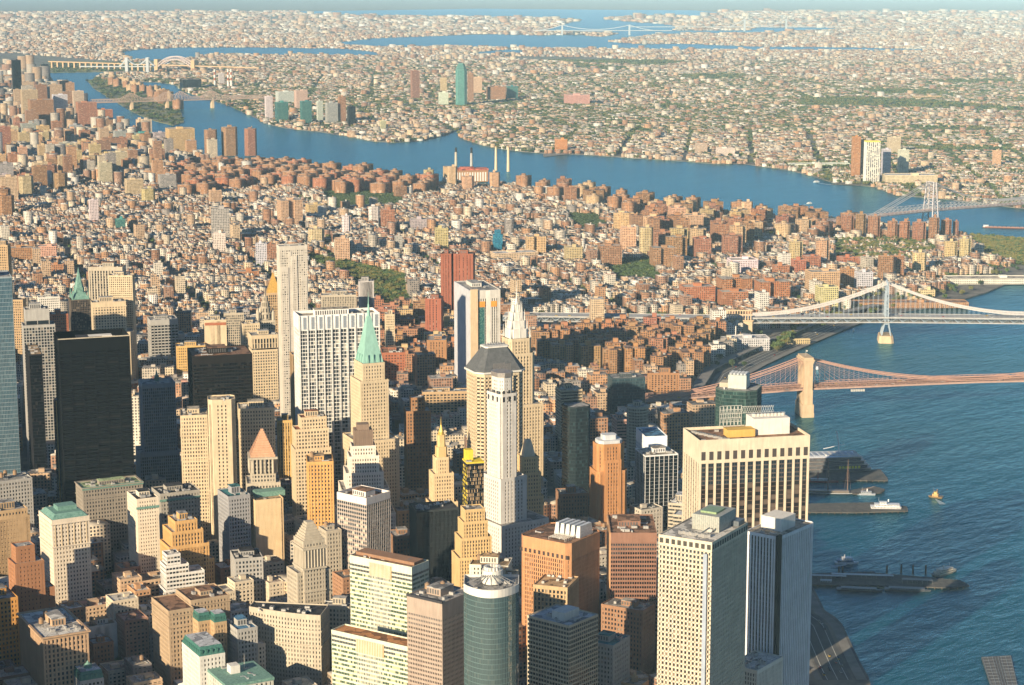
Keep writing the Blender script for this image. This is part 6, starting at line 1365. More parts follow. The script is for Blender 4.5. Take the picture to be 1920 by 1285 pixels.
def blue_bridge():
    p0 = gnd(1660,640,0); p1 = gnd(1920,597,43); d = (p1-p0)/np.hypot(*(p1-p0)); loc, rz = frame(p0, d)
    root = empty('suspension_bridge', loc, rz, 'blue grey steel suspension bridge with a slender tower and a two level truss deck', 'bridge')
    s = MB(); s.frustum(chamfer(-13,13,-23,23,4), -2, chamfer(-11,11,-20,20,4), 12); s.build('stone_pier', BSTONE, root)
    t = MB()
    for y in (-15,-5.5,5.5,15):
        for sx in (-1,1):
            t.bar((sx*7.5,y,12),(sx*2.6,y,36),1.8); t.bar((sx*2.6,y,36),(sx*1.7,y,96),1.7)
        for z in range(36,96,6): t.bar((-2.5,y,z),(1.9,y,z+6),.6); t.bar((2.5,y,z),(-1.9,y,z+6),.6)
        t.cyl(0,y,96,100,1.6,1.6,10); t.cyl(0,y,100,102,1.8,.2,10,0,False)
        t.box(-4.5,4.5,y-2,y+2,31,33)
    for z in (31,56,90,95): t.box(-2.2,2.2,-16,16,z,z+2)
    for a, b in ((-15,-5.5),(5.5,15)):
        for z in (58,70,82): t.bar((0,a,z-8),(0,b,z+2),.8); t.bar((0,b,z-8),(0,a,z+2),.8)
    n = 10
    for i in range(n): a = -5.5+11*i/n; b = a+11/n; mm_ = abs((a+b)/2)/5.5; t.box(-1.5,1.5,a,b,82+6*(1-mm_**2)**.5,90)
    t.build('steel_tower', STEEL, root)
    zf_ = lambda xx: np.interp(xx, [-640,-270,-221,0,224,520], [34,36,38,43,45,43])
    dk = MB(); X_ = np.arange(-640, 521, 20)
    for a, b in zip(X_, X_[1:]):
        for dz in (-7.5, 0): dk.quad((a,-18,zf_(a)+dz),(b,-18,zf_(b)+dz),(b,18,zf_(b)+dz),(a,18,zf_(a)+dz)); dk.quad((b,-18,zf_(b)+dz-1.2),(a,-18,zf_(a)+dz-1.2),(a,18,zf_(a)+dz-1.2),(b,18,zf_(b)+dz-1.2))
        for y in (-18.1,18.1):
            dk.bar((a,y,zf_(a)-.3),(b,y,zf_(b)-.3),.4,2.6); dk.bar((a,y,zf_(a)-8.2),(b,y,zf_(b)-8.2),.4,1.6)
    dk.build('deck', plain('bridge_deck', (.36,.36,.35), (.27,.27,.27), .2), root)
    tr = MB(); X_ = np.arange(-640, 521, 9)
    for y in (-17.6,-5.5,5.5,17.6):
        for k, (a, b) in enumerate(zip(X_, X_[1:])):
            u, v = (0,-7.5) if k % 2 else (-7.5,0)
            tr.bar((a,y,zf_(a)+u),(b,y,zf_(b)+v),.8); tr.bar((a,y,zf_(a)-7.5),(a,y,zf_(a)),.4)
    tr.build('stiffening_truss', STEEL, root)
    hg = MB()
    for y in (-15,-5.5,5.5,15):
        c = MB(); f = cable(c, 0, 99, 448, 99, 48, y, 1.2, 40); g = cable(c, -221, 41, 0, 99, 12, y, 1.2, 24); c.build('cable', metalm((.50,.47,.45),.5,.1), root)
        for xx in np.arange(7, 430, 8): hg.bar((xx,y,zf_(xx)),(xx,y,f(xx)),.2)
        for xx in np.arange(-214, -5, 8): hg.bar((xx,y,zf_(xx)),(xx,y,g(xx)),.2)
    tag(hg.build('hanger', metalm((.30,.36,.42),.5,.1), root), kind='stuff')
    st = MB()
    for xx in np.arange(-630, -290, 26):
        for y in (-12,12): st.bar((xx,y,-1),(xx,y,27),2.2)
        st.box(xx-1,xx+1,-14,14,25,27)
    st.build('viaduct_column', STEEL, root)
    an = MB()
    an.box(-275,-221,-22,-14,-1,35); an.box(-275,-221,14,22,-1,35); an.box(-275,-221,-14,-6,16,35); an.box(-275,-221,6,14,16,35); an.box(-275,-255,-6,6,-1,35); an.box(-275,-221,-13.9,13.9,28,34.9)
    n = 10
    for side in (-1,1):
        for i in range(12): xx = -273+i*4.4; an.box(xx,xx+1.6,side*22-.9 if side > 0 else -22.9,side*22+.9 if side > 0 else -22,35.1,43)
        an.box(-275,-221,side*22-(.8 if side > 0 else 0.9),side*22+(.9 if side > 0 else .8),43,45); an.box(-277,-219,side*22-1.5,side*22+1.5,33.5,35.1)
    an.build('stone_anchorage', BSTONE, root)
    ar = MB(); ar.prism([(-254,-22.12),(-242,-22.12),(-242,-22.05),(-254,-22.05)], 2, 18); ar.cyl(0,0,0,0,0,0,3) if False else None
    ar.build('arch_opening', plain('arch_dark', (.03,.03,.035)), root)
blue_bridge()
def far_bridge():
    pts = [(1250,448,8),(1345,437,14),(1460,425,20),(1575,413,27),(1660,402,38),(1745,393.5,41),(1925,380.5,42),(2090,369,42)]
    W = [(*gnd(a, b, z), z) for a, b, z in pts]; c = W[5]; root = empty('suspension_bridge', (c[0], c[1], gz(c[0],c[1])), 0, 'far grey suspension bridge with a latticed steel tower and a long pinkish approach ramp', 'bridge')
    L = [Vector((p[0]-c[0], p[1]-c[1], p[2])) for p in W]
    dk, tr = MB(), MB()
    for i, (a, b) in enumerate(zip(L, L[1:])):
        d = (b-a); n = Vector((-d.y, d.x, 0)).normalized()*17
        dk.quad(tuple(a-n), tuple(b-n), tuple(b+n), tuple(a+n)); dk.quad(tuple(a+n-Vector((0,0,2))), tuple(b+n-Vector((0,0,2))), tuple(b-n-Vector((0,0,2))), tuple(a-n-Vector((0,0,2))))
        h_ = 12 if i >= 4 else 3; k = int(d.length/(12 if i >= 4 else 8))
        for s in (-1,1):
            for j in range(k):
                p, q = a+d*(j/k)+n*s, a+d*((j+1)/k)+n*s; z = Vector((0,0,h_))
                tr.bar(p, q, .9); tr.bar(p+z, q+z, .9); tr.bar(p, p+z, .6)
                if i >= 4: tr.bar(p, q+z, .6); tr.bar(p+z, q, .6)
        if i < 4:
            for j in range(int(d.length/30)):
                p = a+d*(j*30/d.length); tr.bar(Vector((p.x,p.y,-p.z+p.z-1)), p, 3)
    dk.build('deck', plain('pink_deck', (.46,.30,.27), (.36,.25,.23), .05), root); tr.build('stiffening_truss', GREYS, root)
    d = (L[6]-L[5]).normalized(); n = Vector((-d.y, d.x, 0)).normalized(); t = MB(); U = Vector((0,0,1))
    for s in (-1,1):
        for e in (-1,1):
            t.bar(n*s*20+d*e*10+U*0, n*s*13+d*e*4+U*108, 2.2)
        for k in range(8):
            z0, z1 = k*13.5, (k+1)*13.5; f0, f1 = k/8, (k+1)/8
            P = lambda e, f, z: n*s*(20-7*f)+d*e*(10-6*f)+U*z
            t.bar(P(-1,f0,z0), P(1,f1,z1), .9); t.bar(P(1,f0,z0), P(-1,f1,z1), .9)
    for k in range(3,8):
        f0, f1 = k/8, (k+1)/8; z0, z1 = k*13.5, (k+1)*13.5
        t.bar(n*(20-7*f0)+U*z0, -n*(20-7*f1)+U*z1, 1.0); t.bar(-n*(20-7*f0)+U*z0, n*(20-7*f1)+U*z1, 1.0); t.bar(n*(20-7*f1)+U*z1, -n*(20-7*f1)+U*z1, 1.4)
    t.build('lattice_tower', metalm((.46,.44,.46),.5,.1), root)
    p_ = MB(); 
    for s in (-1,1): p_.cyl(n.x*s*19, n.y*s*19, -2, 6, 12, 11, 10)
    p_.build('stone_pier', BSTONE, root)
    for s in (-1,-.4,.4,1):
        c_ = MB(); a = n*13*s+U*108; e = L[3].lerp(L[4],.75)+n*15*s; c_.bar(a, e, 1.1)
        prev = a
        for j in range(1,13):
            tt = j/12; q = (L[6]-L[5]).normalized()*(488*tt)+n*13*s; q.z = 108-4*55*tt*(1-tt); c_.bar(prev, q, 1.1); prev = q
        c_.build('cable', GREYS, root)
far_bridge()
def cantilever():               # long truss bridge over the narrow island
    a = gnd(172,193,38); b = gnd(500,183,40); c = (a+b)/2; root = empty('truss_bridge', (c[0],c[1],gz(*c)), math.atan2(*(b-a)[::-1]), 'long pinkish cantilever truss bridge crossing the narrow island far up the river', 'bridge')
    L = np.hypot(*(b-a)); q = MB(); n = 60; tw = (.22,.42,.50,.68)
    def hh(t): return 14+26*max(0, max(1-abs(t-u)/.06 for u in tw))
    for y in (-13,13):
        for i in range(n):
            t0, t1 = i/n, (i+1)/n; x0, x1 = (t0-.5)*L, (t1-.5)*L
            q.bar((x0,y,38),(x1,y,38),2.6); q.bar((x0,y,38+hh(t0)),(x1,y,38+hh(t1)),1.8); q.bar((x0,y,38),(x0,y,38+hh(t0)),1.5); q.bar((x0,y,38),(x1,y,38+hh(t1)),1.3)
    q.build('truss', metalm((.50,.36,.28)), root); d = MB(); d.box(-L/2,L/2,-13,13,36,38); d.build('deck', plain('deck_grey', (.25,.24,.24)), root)
    p = MB()
    for u in tw: p.box((u-.5)*L-5,(u-.5)*L+5,-15,15,-2,36); 
    p.build('stone_pier', BSTONE, root)
cantilever()
def arch_bridge():
    a = gnd(296,122,40); b = gnd(365,124,40); c = (a+b)/2; root = empty('arch_bridge', (c[0],c[1],gz(*c)), math.atan2(*(b-a)[::-1]), 'distant steel arch bridge between two stone gate towers', 'bridge')
    L = np.hypot(*(b-a)); q = MB(); n = 18
    for y in (-14,14):
        for i in range(n):
            t0, t1 = i/n, (i+1)/n; z = lambda t: 20+75*4*t*(1-t)/1.3; z2 = lambda t: z(t)+18
            q.bar(((t0-.5)*L,y,z(t0)),((t1-.5)*L,y,z(t1)),4); q.bar(((t0-.5)*L,y,z2(t0)),((t1-.5)*L,y,z2(t1)),4); q.bar(((t0-.5)*L,y,z(t0)),((t0-.5)*L,y,z2(t0)),3)
    q.build('arch', metalm((.55,.45,.42)), root); d = MB(); d.box(-L/2-900,L/2+500,-12,12,38,44); d.build('viaduct_deck', wallm('tan'), root)
    t = MB()
    for s in (-1,1): t.box(s*L/2-14,s*L/2+14,-20,20,0,75)
    t.build('gate_tower', wallm('tan'), root)
    v = MB()
    for i in range(18): v.box(-L/2-880+i*48,-L/2-868+i*48,-9,9,0,38)
    v.build('viaduct_pier', wallm('tan'), root)
arch_bridge()
def tiny_susp(xa, xb, ybase, ydeck, xl, xr, yt, label):
    z = 50; a = gnd(xa, ydeck, z); b = gnd(xb, ydeck, z); c = (a+b)/2; L = np.hypot(*(b-a)); root = empty('suspension_bridge', (c[0],c[1],gz(*c)), math.atan2(*(b-a)[::-1]), label, 'bridge')
    k = L/(xb-xa); l0 = -(((xa+xb)/2)-xl)*k; r0 = (xr-(xa+xb)/2)*k; d = MB(); d.box(l0,r0,-14,14,z-6,z); d.build('deck', metalm((.36,.38,.38)), root); top = zat(a[0],a[1],yt)
    for s in (-1,1):
        t = MB(); t.box(s*L/2-9,s*L/2+9,-18,-10,-30,top); t.box(s*L/2-9,s*L/2+9,10,18,-30,top); t.box(s*L/2-8,s*L/2+8,-12,12,top-12,top-2); t.build('tower', metalm((.36,.39,.41)), root)
    for y in (-13,13):
        c_ = MB(); cable(c_, -L/2, top, L/2, top, top-z-8, y, 5, 16); cable(c_, -L/2-L*.35, z, -L/2, top, 8, y, 5, 6); cable(c_, L/2, top, L/2+L*.35, z, 8, y, 5, 6); c_.build('cable', metalm((.36,.39,.41)), root)
tiny_susp(1054, 1180, 60, 57, 1000, 1260, 47, 'faint white suspension bridge over the far bay near the top centre')
tiny_susp(1396, 1474, 50, 50, 1180, 1600, 36, 'faint white suspension bridge on the hazy horizon at upper right')
tiny_susp(238, 277, 130, 124, 150, 285, 108, 'distant pale suspension bridge beside the steel arch bridge')
# ---------------------------------------------------------------- shore road, piers, esplanade
ASPH = plain('asphalt', (.075,.078,.08), (.05,.052,.055), .08); CONC = plain('concrete', (.20,.19,.175), (.13,.125,.115), .08); PIERW = plain('pier_planks', (.10,.095,.085), (.05,.05,.048), .15)
def ribbon(name, pts, w, z, mat, kind='structure', off=0, th=0):
    P = [Vector((p[0], p[1], 0)) for p in pts]; q = MB(); L_, R_ = [], []
    for i, p in enumerate(P):
        d = (P[min(i+1,len(P)-1)]-P[max(i-1,0)]).normalized(); n = Vector((-d.y, d.x, 0)); g = gz(p.x, p.y)+z
        L_.append((p.x+n.x*(off+w/2), p.y+n.y*(off+w/2), g)); R_.append((p.x+n.x*(off-w/2), p.y+n.y*(off-w/2), g))
    for i in range(len(P)-1):
        q.quad(R_[i], R_[i+1], L_[i+1], L_[i], None)
        if th:
            dn = lambda v: (v[0], v[1], v[2]-th)
            q.quad(dn(R_[i]), dn(R_[i+1]), R_[i+1], R_[i]); q.quad(L_[i], L_[i+1], dn(L_[i+1]), dn(L_[i])); q.quad(dn(L_[i]), dn(L_[i+1]), dn(R_[i+1]), dn(R_[i]))
    o = q.build(name, mat); tag(o, kind=kind); return o
sh = [tuple(p) for p in G(SHORE_M[1:23], 2)]     # esplanade line
# smooth inland offsets (left of travel direction is inland: the line runs away from the camera)
ribbon('esplanade', sh, 9, 2.15, CONC, off=6)
ribbon('shore_road', sh, 26, 2.2, ASPH, off=27)
ribbon('shore_road_walk', sh, 5, 2.3, CONC, off=44)
LINE = plain('road_paint', (.62,.61,.56), (.45,.45,.42), .5)
for k, o_ in enumerate((18,27,36)): ribbon('road_marking', sh, .5, 2.24, LINE, off=o_)
# raised drive over the shore road
el = MB(); drive = empty('elevated_drive', (0,0,0), 0, 'raised riverside highway on columns with low concrete parapets', 'highway')
o1 = ribbon('roadway', sh[11:], 17, 9.5, plain('drive_asphalt', (.20,.19,.18), (.13,.125,.12), .06), None, off=58, th=1.2); o1.parent = drive
o2 = ribbon('parapet', sh[11:], .5, 10.6, CONC, None, off=49.4, th=1.6); o2.parent = drive
o2 = ribbon('parapet', sh[11:], .5, 10.6, CONC, None, off=66.6, th=1.6); o2.parent = drive
cq = MB()
for a, b in zip(sh[11:], sh[12:]):
    a, b = np.array(a), np.array(b); d = b-a; L = np.hypot(*d); n = np.array([-d[1], d[0]])/L
    for k in range(int(L/22)):
        for oo in (52, 64): p = a+d*(k*22/L)+n*oo; cq.box(p[0]-.7,p[0]+.7,p[1]-.7,p[1]+.7,gz(*p),8.3+gz(*p))
cq.build('column', CONC, drive)
# sheds and decks on the water
def pier(name, pts, z, mat, label, cat='pier', th=1.2, piles=True):
    P = G(pts, z); c = np.mean(P, 0); root = empty(name, (c[0],c[1],gz(*c)), 0, label, cat)
    Q = [(p[0]-c[0], p[1]-c[1]) for p in P]
    ar = sum(Q[i][0]*Q[(i+1)%len(Q)][1]-Q[(i+1)%len(Q)][0]*Q[i][1] for i in range(len(Q)))
    if ar < 0: Q.reverse()
    q = MB(); q.prism(Q, z-th, z, 0, True); q.build('deck', mat, root)
    if piles:
        m_ = MB()
        for i in range(len(Q)):
            a, b = Q[i], Q[(i+1) % len(Q)]; L = math.dist(a, b)
            for k in range(int(L/7)): t = (k+.5)*7/L; m_.cyl(a[0]+(b[0]-a[0])*t, a[1]+(b[1]-a[1])*t, -2, z+.4, .5, .5, 6)
        tag(m_.build('pile', plain('timber_pile', (.10,.08,.06)), root), kind='stuff')
    return root, c
pier('pier', [(1500,1076),(1640,1072),(1640,1074),(1800,1088),(1818,1098),(1790,1102),(1640,1098),(1500,1096)], 2.2, PIERW, 'long dark ferry pier reaching into the river with one sunlit patch near its end')
pier('floating_platform', [(1840,1232),(1896,1229),(1912,1300),(1862,1300)], 1.6, plain('barge_deck', (.11,.115,.12), (.07,.07,.075), .1), 'dark rectangular barge platform with thin painted lanes in the bottom right corner', 'barge', piles=False)
pier('pier', [(1490,888),(1650,880),(1664,897),(1664,901),(1500,900)], 2.2, PIERW, 'dark pier deck in front of the layered pier mall')
pier('pier', [(1490,945),(1640,942),(1700,950),(1702,958),(1600,961),(1490,960)], 2.2, PIERW, 'low pier behind the moored white ferry')
pier('pier', [(1590,920),(1640,912),(1660,918),(1650,924),(1600,926)], 2.0, PIERW, 'short stub pier beside the sailing ship')
pier('pier', [(1650,344),(1580,341),(1560,345),(1640,349)], 2.0, PIERW, 'thin wooden pier before the far waterfront towers')
pier('pier', [(1018,289),(1045,287),(1068,289),(1020,294)], 2.0, CONC, 'small pale pier on the far bank')
def canopy(px, py, L, W, h, hd, label, c=(.42,.44,.45)):
    p = gnd(px, py, 3); root = empty('pier_canopy', (p[0],p[1],gz(*p)+2.2), D2R(90-hd), label, 'canopy'); q = MB(); q.prism([(-L/2,-W/2),(L/2,-W/2),(L/2,W/2),(-L/2,W/2)], h, h+.35); q.build('roof', metalm(c), root); s = MB()
    for i in range(int(L/5)+1):
        for y in (-W/2+.3,W/2-.3): s.bar((-L/2+i*5,y,0),(-L/2+i*5,y,h),.25)
    s.build('post_row', metalm((.2,.2,.2)), root)
canopy(1617, 1082, 62, 5, 3.2, 148, 'long pale flat canopy along the middle of the ferry pier')
canopy(1540, 1083, 50, 4, 3.0, 148, 'long pale flat canopy at the landward end of the ferry pier')
canopy(1720, 1092, 30, 7, 3.6, 148, 'short dark canopy near the far end of the ferry pier', (.10,.10,.10))
def lanes():
    P = [np.array(p) for p in G([(1840,1232),(1896,1229),(1912,1300),(1862,1300)], 1.6)]; root = empty('lane_grid', (0,0,0), 0, 'thin pale frames and lane lines standing on the barge platform in the corner', 'frame'); q = MB()
    B_ = lambda u, v: P[0]*(1-u)*(1-v)+P[1]*u*(1-v)+P[2]*u*v+P[3]*(1-u)*v
    for u in (.03,.2,.36,.45,.55,.64,.8,.97): a, b = B_(u,.02), B_(u,.98); q.bar((a[0],a[1],1.75),(b[0],b[1],1.75),.3,.2)
    for v in np.arange(.03,1,.085):
        for u0, u1 in ((.03,.4),(.6,.97)): a, b = B_(u0,v), B_(u1,v); q.bar((a[0],a[1],1.78),(b[0],b[1],1.78),.25,.2)
    q.build('line_grid', metalm((.25,.27,.29)), root)
lanes()
for k_, (a_, b_, l_) in enumerate(((1573,1079,'first'),(1580,1079,'second'),(1663,1077,'third'),(1690,1075,'fourth'),(1712,1076,'fifth'),(1736,1076,'sixth'))):
    p = gnd(a_, b_, 0); q = MB()
    for (dx,dy) in ((0,0),(.9,.2),(.3,.9)): q.cyl(dx,dy,-2,8.5,.45,.45,8)
    q.cyl(.4,.4,8.5,9.6,1.1,.2,8); o = q.build('mooring_pile', plain('dolphin_timber', (.05,.045,.04))); o.location = (p[0],p[1],gz(*p)); tag(o, f'{l_} dark timber mooring pile cluster from the left along the ferry pier', 'mooring pile', 'mooring piles of the ferry pier')
def mall():
    P = G([(1500,888),(1632,884),(1648,862),(1500,850)], 2); c = np.mean(P,0); e = P[1]; a = np.array(P[0]); b = np.array(P[1]); d = (b-a); L = np.hypot(*d); rz = math.atan2(d[1], d[0])
    n = np.array([-d[1], d[0]])/L; w = 46; o = a+d/2+n*w/2; root = empty('pier_mall', (o[0],o[1],gz(*o)), rz, 'dark layered pier mall with stacked decks and a white work tent on its roof', 'pavilion')
    for i in range(4):
        q = MB(); x = L/2-i*3.5; y = w/2-i*2.2; q.box(-x,x,-y,y,2.4+i*4.2,5.9+i*4.2); q.build('storey', plain('dark_cladding', (.09,.10,.11), (.06,.06,.07), .2), root)
        r = MB(); r.box(-x-1.5,x+1.5,-y-1.5,y+1.5,5.9+i*4.2,6.55+i*4.2); r.build('deck_band', metalm((.30,.27,.25)), root)
    t = MB(); t.prism([(-L*.1,-6),(L*.32,-16),(L*.38,-4),(0,12)], 19.1, 20.4); t.build('white_sheeting', wallm('white'), root)
    t = MB(); t.prism([(-L*.46,-w*.32),(L*.3,-w*.32),(L*.36,w*.3),(-L*.44,w*.34)], 18.9, 19.5); t.build('pale_roofing', wallm((.74,.77,.80)), root)
    t = MB()
    for i in range(9): t.box(-L*.42+i*L*.085,-L*.42+i*L*.085+L*.05,-w*.2,w*.2,19.5,20.6)
    t.build('skylight_row', metalm((.35,.38,.42)), root)
    k = MB(); k.bar((L*.12,2,19),(L*.12,2,32),1.2); k.bar((L*.12,2,32),(L*.08,2,48),.9); k.bar((L*.12,2,30),(-L*.1,2,26),.7); k.bar((L*.12,2,30),(L*.2,2,31),.9); k.build('white_crane', metalm((.80,.76,.74)), root)
    y_ = MB()
    for i in range(7): y_.box(L*.05+i*4,L*.05+i*4+2.6,-w/2-1.2,-w/2-.2,6,9.4)
    y_.build('yellow_awning', wallm((.55,.50,.08)), root)
mall()
# ---------------------------------------------------------------- boats
def hull_pts(L, W, n=7):
    out = []
    for i in range(n+1): t = i/n; out.append((-L/2+L*t, -W/2*(1-max(0,(t-.6)/.4)**1.8)))
    return out+[(x_, -y_) for x_, y_ in reversed(out[:-1])]
def boat(px, py, L, W, hd, hull, decks, label, cat='boat', name='boat', extra=None, z=0):
    p = gnd(px, py, 0); root = empty(name, (p[0],p[1],gz(*p)), D2R(90-hd), label, cat)
    H = hull_pts(L, W); H0 = [(x_*.94,y_*.8) for x_, y_ in H]; q = MB(); q.frustum(H0, -.5, H, 1.9); q.build('hull', metalm(hull), root)
    z_ = 1.92
    for i, (f0, f1, wd, hh, c) in enumerate(decks):
        q = MB(); q.box(-L/2+L*f0, -L/2+L*f1, -W/2*wd, W/2*wd, z_, z_+hh); q.build('cabin' if i == 0 else 'upper_deck', metalm(c), root)
        g = MB(); x0, x1, y_ = -L/2+L*f0+.4, -L/2+L*f1-.4, W/2*wd+.04; n = max(2, int((x1-x0)/1.6))
        for k in range(n):
            a = x0+(x1-x0)*k/n
            for s in (-1,1): g.quad((a,s*y_,z_+hh*.4),(a+1.0,s*y_,z_+hh*.4),(a+1.0,s*y_,z_+hh*.8),(a,s*y_,z_+hh*.8))
        g.build('window_row', plain('dark_window', (.02,.03,.04), rough=.2), root)
        r = MB(); r.box(-L/2+L*f0-.4, -L/2+L*f1+.4, -W/2*wd-.4, W/2*wd+.4, z_+hh, z_+hh+.2); r.build('cabin_roof', metalm(c), root); z_ += hh+.21
    if extra: extra(root, L, W, z_)
    return root
def funnel(c, hh=3):
    def f(root, L, W, z): q = MB(); q.cyl(-L*.1,0,z,z+hh,.8,.7,8); q.cyl(L*.15,0,z,z+hh*1.6,.12,.08,6); q.build('funnel', metalm(c), root)
    return f
WH = (.75,.75,.74)
boat(1658, 956, 44, 10, 325, WH, [(.08,.85,.9,2.4,WH),(.12,.75,.85,2.3,WH),(.45,.62,.6,2.2,WH)], 'white three deck excursion ferry moored beside the low dark pier', 'ferry', 'ferry', funnel(WH))
boat(1588, 1057, 25, 7, 140, WH, [(.1,.75,.85,2.3,(.1,.18,.3)),(.3,.7,.8,2.1,WH)], 'white and blue ferry boat approaching the long ferry pier', 'ferry', 'ferry', funnel(WH))
boat(1754, 933, 17, 8, 345, (.28,.18,.08), [(.3,.7,.7,2.6,(.50,.30,.10)),(.38,.6,.5,2.2,(.55,.38,.12))], 'small orange brown tug alone on the open river', 'tugboat', 'tugboat', funnel((.2,.1,.05)))
boat(1773, 1076, 34, 9, 105, (.42,.36,.28), [(.1,.8,.9,2.2,(.6,.55,.45)),(.2,.7,.8,2.0,(.6,.55,.45))], 'cream ferry in a patch of sunlight at the tip of the long pier', 'ferry', 'ferry', funnel((.5,.45,.4)))
boat(1622, 928, 24, 6, 325, (.45,.47,.5), [(.2,.7,.8,2.2,(.4,.42,.45))], 'grey white boat moored beside the sailing ship', 'boat', 'boat', funnel(WH))
def rig(root, L, W, z):
    for k, f in enumerate((-.3,0,.28)):
        q = MB(); x_ = L*f; q.cyl(x_,0,z-2,z+38,.8,.4,6)
        for j, (zz_, w_) in enumerate(((10,9),(18,8),(26,6))): q.bar((x_,-w_,z+zz_),(x_,w_,z+zz_),.6)
        for s in (-1,1): q.bar((x_,0,z+32),(x_-4,s*W/2,z),.12); q.bar((x_,0,z+32),(x_+4,s*W/2,z),.12)
        q.build('mast', metalm((.20,.13,.10)), root)
    b = MB(); b.bar((L*.48,0,z+1),(L*.66,0,z+6),.5); b.build('bowsprit', metalm((.20,.13,.10)), root)
    c = MB(); s_ = hull_pts(L*1.004, W*1.01); c.prism(s_, 1.2, 1.7, top=False); c.build('white_stripe', metalm(WH), root)
boat(1552, 925, 82, 13, 148, (.05,.05,.055), [(.2,.8,.5,1.6,(.3,.25,.2))], 'large black and white hulled sailing ship with bare masts at the pier', 'sailing ship', 'sailing_ship', rig)
boat(1540, 904, 42, 8, 148, (.35,.08,.06), [(.2,.7,.6,2,(.5,.5,.5))], 'red hulled old ship moored behind the large sailing ship', 'ship', 'ship', funnel((.3,.1,.1), 9))
def cargo(root, L, W, z):
    q = MB()
    for i in range(9): q.box(-L*.45+i*L*.085,-L*.45+i*L*.085+L*.07,-W*.38,W*.38,1.95,3.4)
    q.build('hatch_cover', metalm((.40,.20,.14)), root)
boat(1890, 428, 120, 18, 155, (.28,.12,.09), [(.02,.12,.6,4,WH)], 'long rust red barge on the river at the right edge below the far bridge', 'barge', 'barge', cargo)
boat(1530, 342, 20, 7, 300, WH, [(.2,.7,.8,2.4,WH)], 'small white boat on the river left of the far waterfront towers', 'boat', 'boat')
boat(1517, 382, 16, 5, 300, WH, [(.2,.7,.8,2.0,WH)], 'tiny white boat close to the brown riverside slabs', 'boat', 'boat')
boat(1532, 692, 12, 4, 60, WH, [(.3,.7,.7,1.8,WH)], 'little white boat just behind the brick bridge tower', 'boat', 'boat')
boat(1762, 379, 14, 4, 100, WH, [(.3,.7,.7,1.8,WH)], 'white speedboat trailing a wake beside the far bridge tower', 'boat', 'boat')
boat(1600, 621, 10, 3, 60, WH, [(.3,.7,.7,1.6,WH)], 'tiny white boat near the shore under the blue grey bridge', 'boat', 'boat')
for k, (a, b, l) in enumerate(((1612,1108,'left dark work barge tied along the long pier'),(1702,1108,'right dark work barge tied along the long pier'))): boat(a, b, 46, 9, 150, (.09,.10,.11), [(.1,.85,.7,1.2,(.12,.13,.14))], l, 'barge', 'barge')
boat(1552, 1095, 18, 6, 150, (.30,.32,.34), [(.1,.7,.7,2,(.35,.38,.4))], 'small pale boat tied at the landward end of the long pier', 'boat', 'boat')
# ---------------------------------------------------------------- cars
def car_proto(c):
    root = empty('car', (0,0,0)); q = MB(); q.frustum(rect(-2.2,2.2,-.9,.9), .35, rect(-2.15,2.15,-.85,.85), .95); q.build('body', metalm(c,.3,.4), root)
    g = MB(); g.frustum(rect(-1.3,1.1,-.8,.8), .96, rect(-.9,.6,-.68,.68), 1.5); g.build('cabin', plain('car_glass',(.03,.035,.04),rough=.15), root)
    w = MB(); 
    for x_ in (-1.35,1.35):
        for y_ in (-.88,.88): w.cyl(x_,y_,0,.7,.33,.33,8)
    return root
CARC = dict(white=(.7,.7,.7), black=(.03,.03,.03), yellow=(.65,.42,.03), silver=(.4,.42,.44), red=(.4,.05,.04)); CP = {}
def add_car(x_, y_, z_, rz, c, label, group):
    if c not in CP: root = CP[c] = car_proto(CARC[c])
    else:
        s = CP[c]; root = copy_obj(s)
        for ch in s.children: copy_obj(ch, root)
    root.location = (x_, y_, z_); root.rotation_euler = (0,0,rz); tag(root, label, 'car', group)
rr = random.Random(5)
for k in range(46):
    t = rr.uniform(.3, 19.5); i = int(t); f = t-i; a, b = np.array(sh[i]), np.array(sh[i+1]); d = b-a; L = np.hypot(*d); n = np.array([-d[1],d[0]])/L; p = a+d*f
    lane = rr.choice((17.5,21,24.5,30,33.5,37)); p = p+n*lane; c = rr.choice(list(CARC)); px, py = prj(p[0],p[1],2)
    add_car(p[0], p[1], gz(*p)+2.25, math.atan2(d[1],d[0]), c, f'{c} car driving on the shore road beside the river', 'cars on the shore road')
ST_ = [gnd(x_, y_, 2) for x_, y_ in ((330,1290),(262,1215),(222,1150),(205,1090),(190,1050))]
ribbon('street', [tuple(p) for p in ST_], 24, 2.1, ASPH); 
for o_ in (-5,5): ribbon('street_marking', [tuple(p) for p in ST_], .3, 2.14, LINE, off=o_)
for k in range(30):
    t = rr.uniform(0, 2.95); i = int(t); a, b = ST_[i], ST_[i+1]; d = b-a; L = np.hypot(*d); n = np.array([-d[1],d[0]])/L; p = a+d*(t-i)+n*rr.choice((-8,-3,3,8)); c = rr.choice(list(CARC))
    add_car(p[0], p[1], gz(*p)+2.2, math.atan2(d[1],d[0]), c, f'{c} car in the shaded street at the lower left', 'cars in the lower left street')
def deck_cars(px, py, z, qx, qy, lanes, zf, xs, label, group, n, seed):
    p0 = gnd(px, py, 0); p1 = gnd(qx, qy, z); d = (p1-p0)/np.hypot(*(p1-p0)); nn = np.array([-d[1], d[0]]); r = random.Random(seed)
    for _ in range(n):
        t = r.uniform(*xs); l = r.choice(lanes); c = r.choice(list(CARC)); p = p0+d*t+nn*l; add_car(p[0], p[1], gz(*p)+float(zf(t))+.03, math.atan2(d[1],d[0]), c, f'{c} car {label}', group)
deck_cars(1508,778,41,1920,712,(-10,-6.5,6.5,10),lambda t: np.interp(t,[-700,-283,0,243,520],[10,27,40,43,41]),(-260,330),'crossing the brick coloured bridge','cars on the brick coloured bridge',34,1)
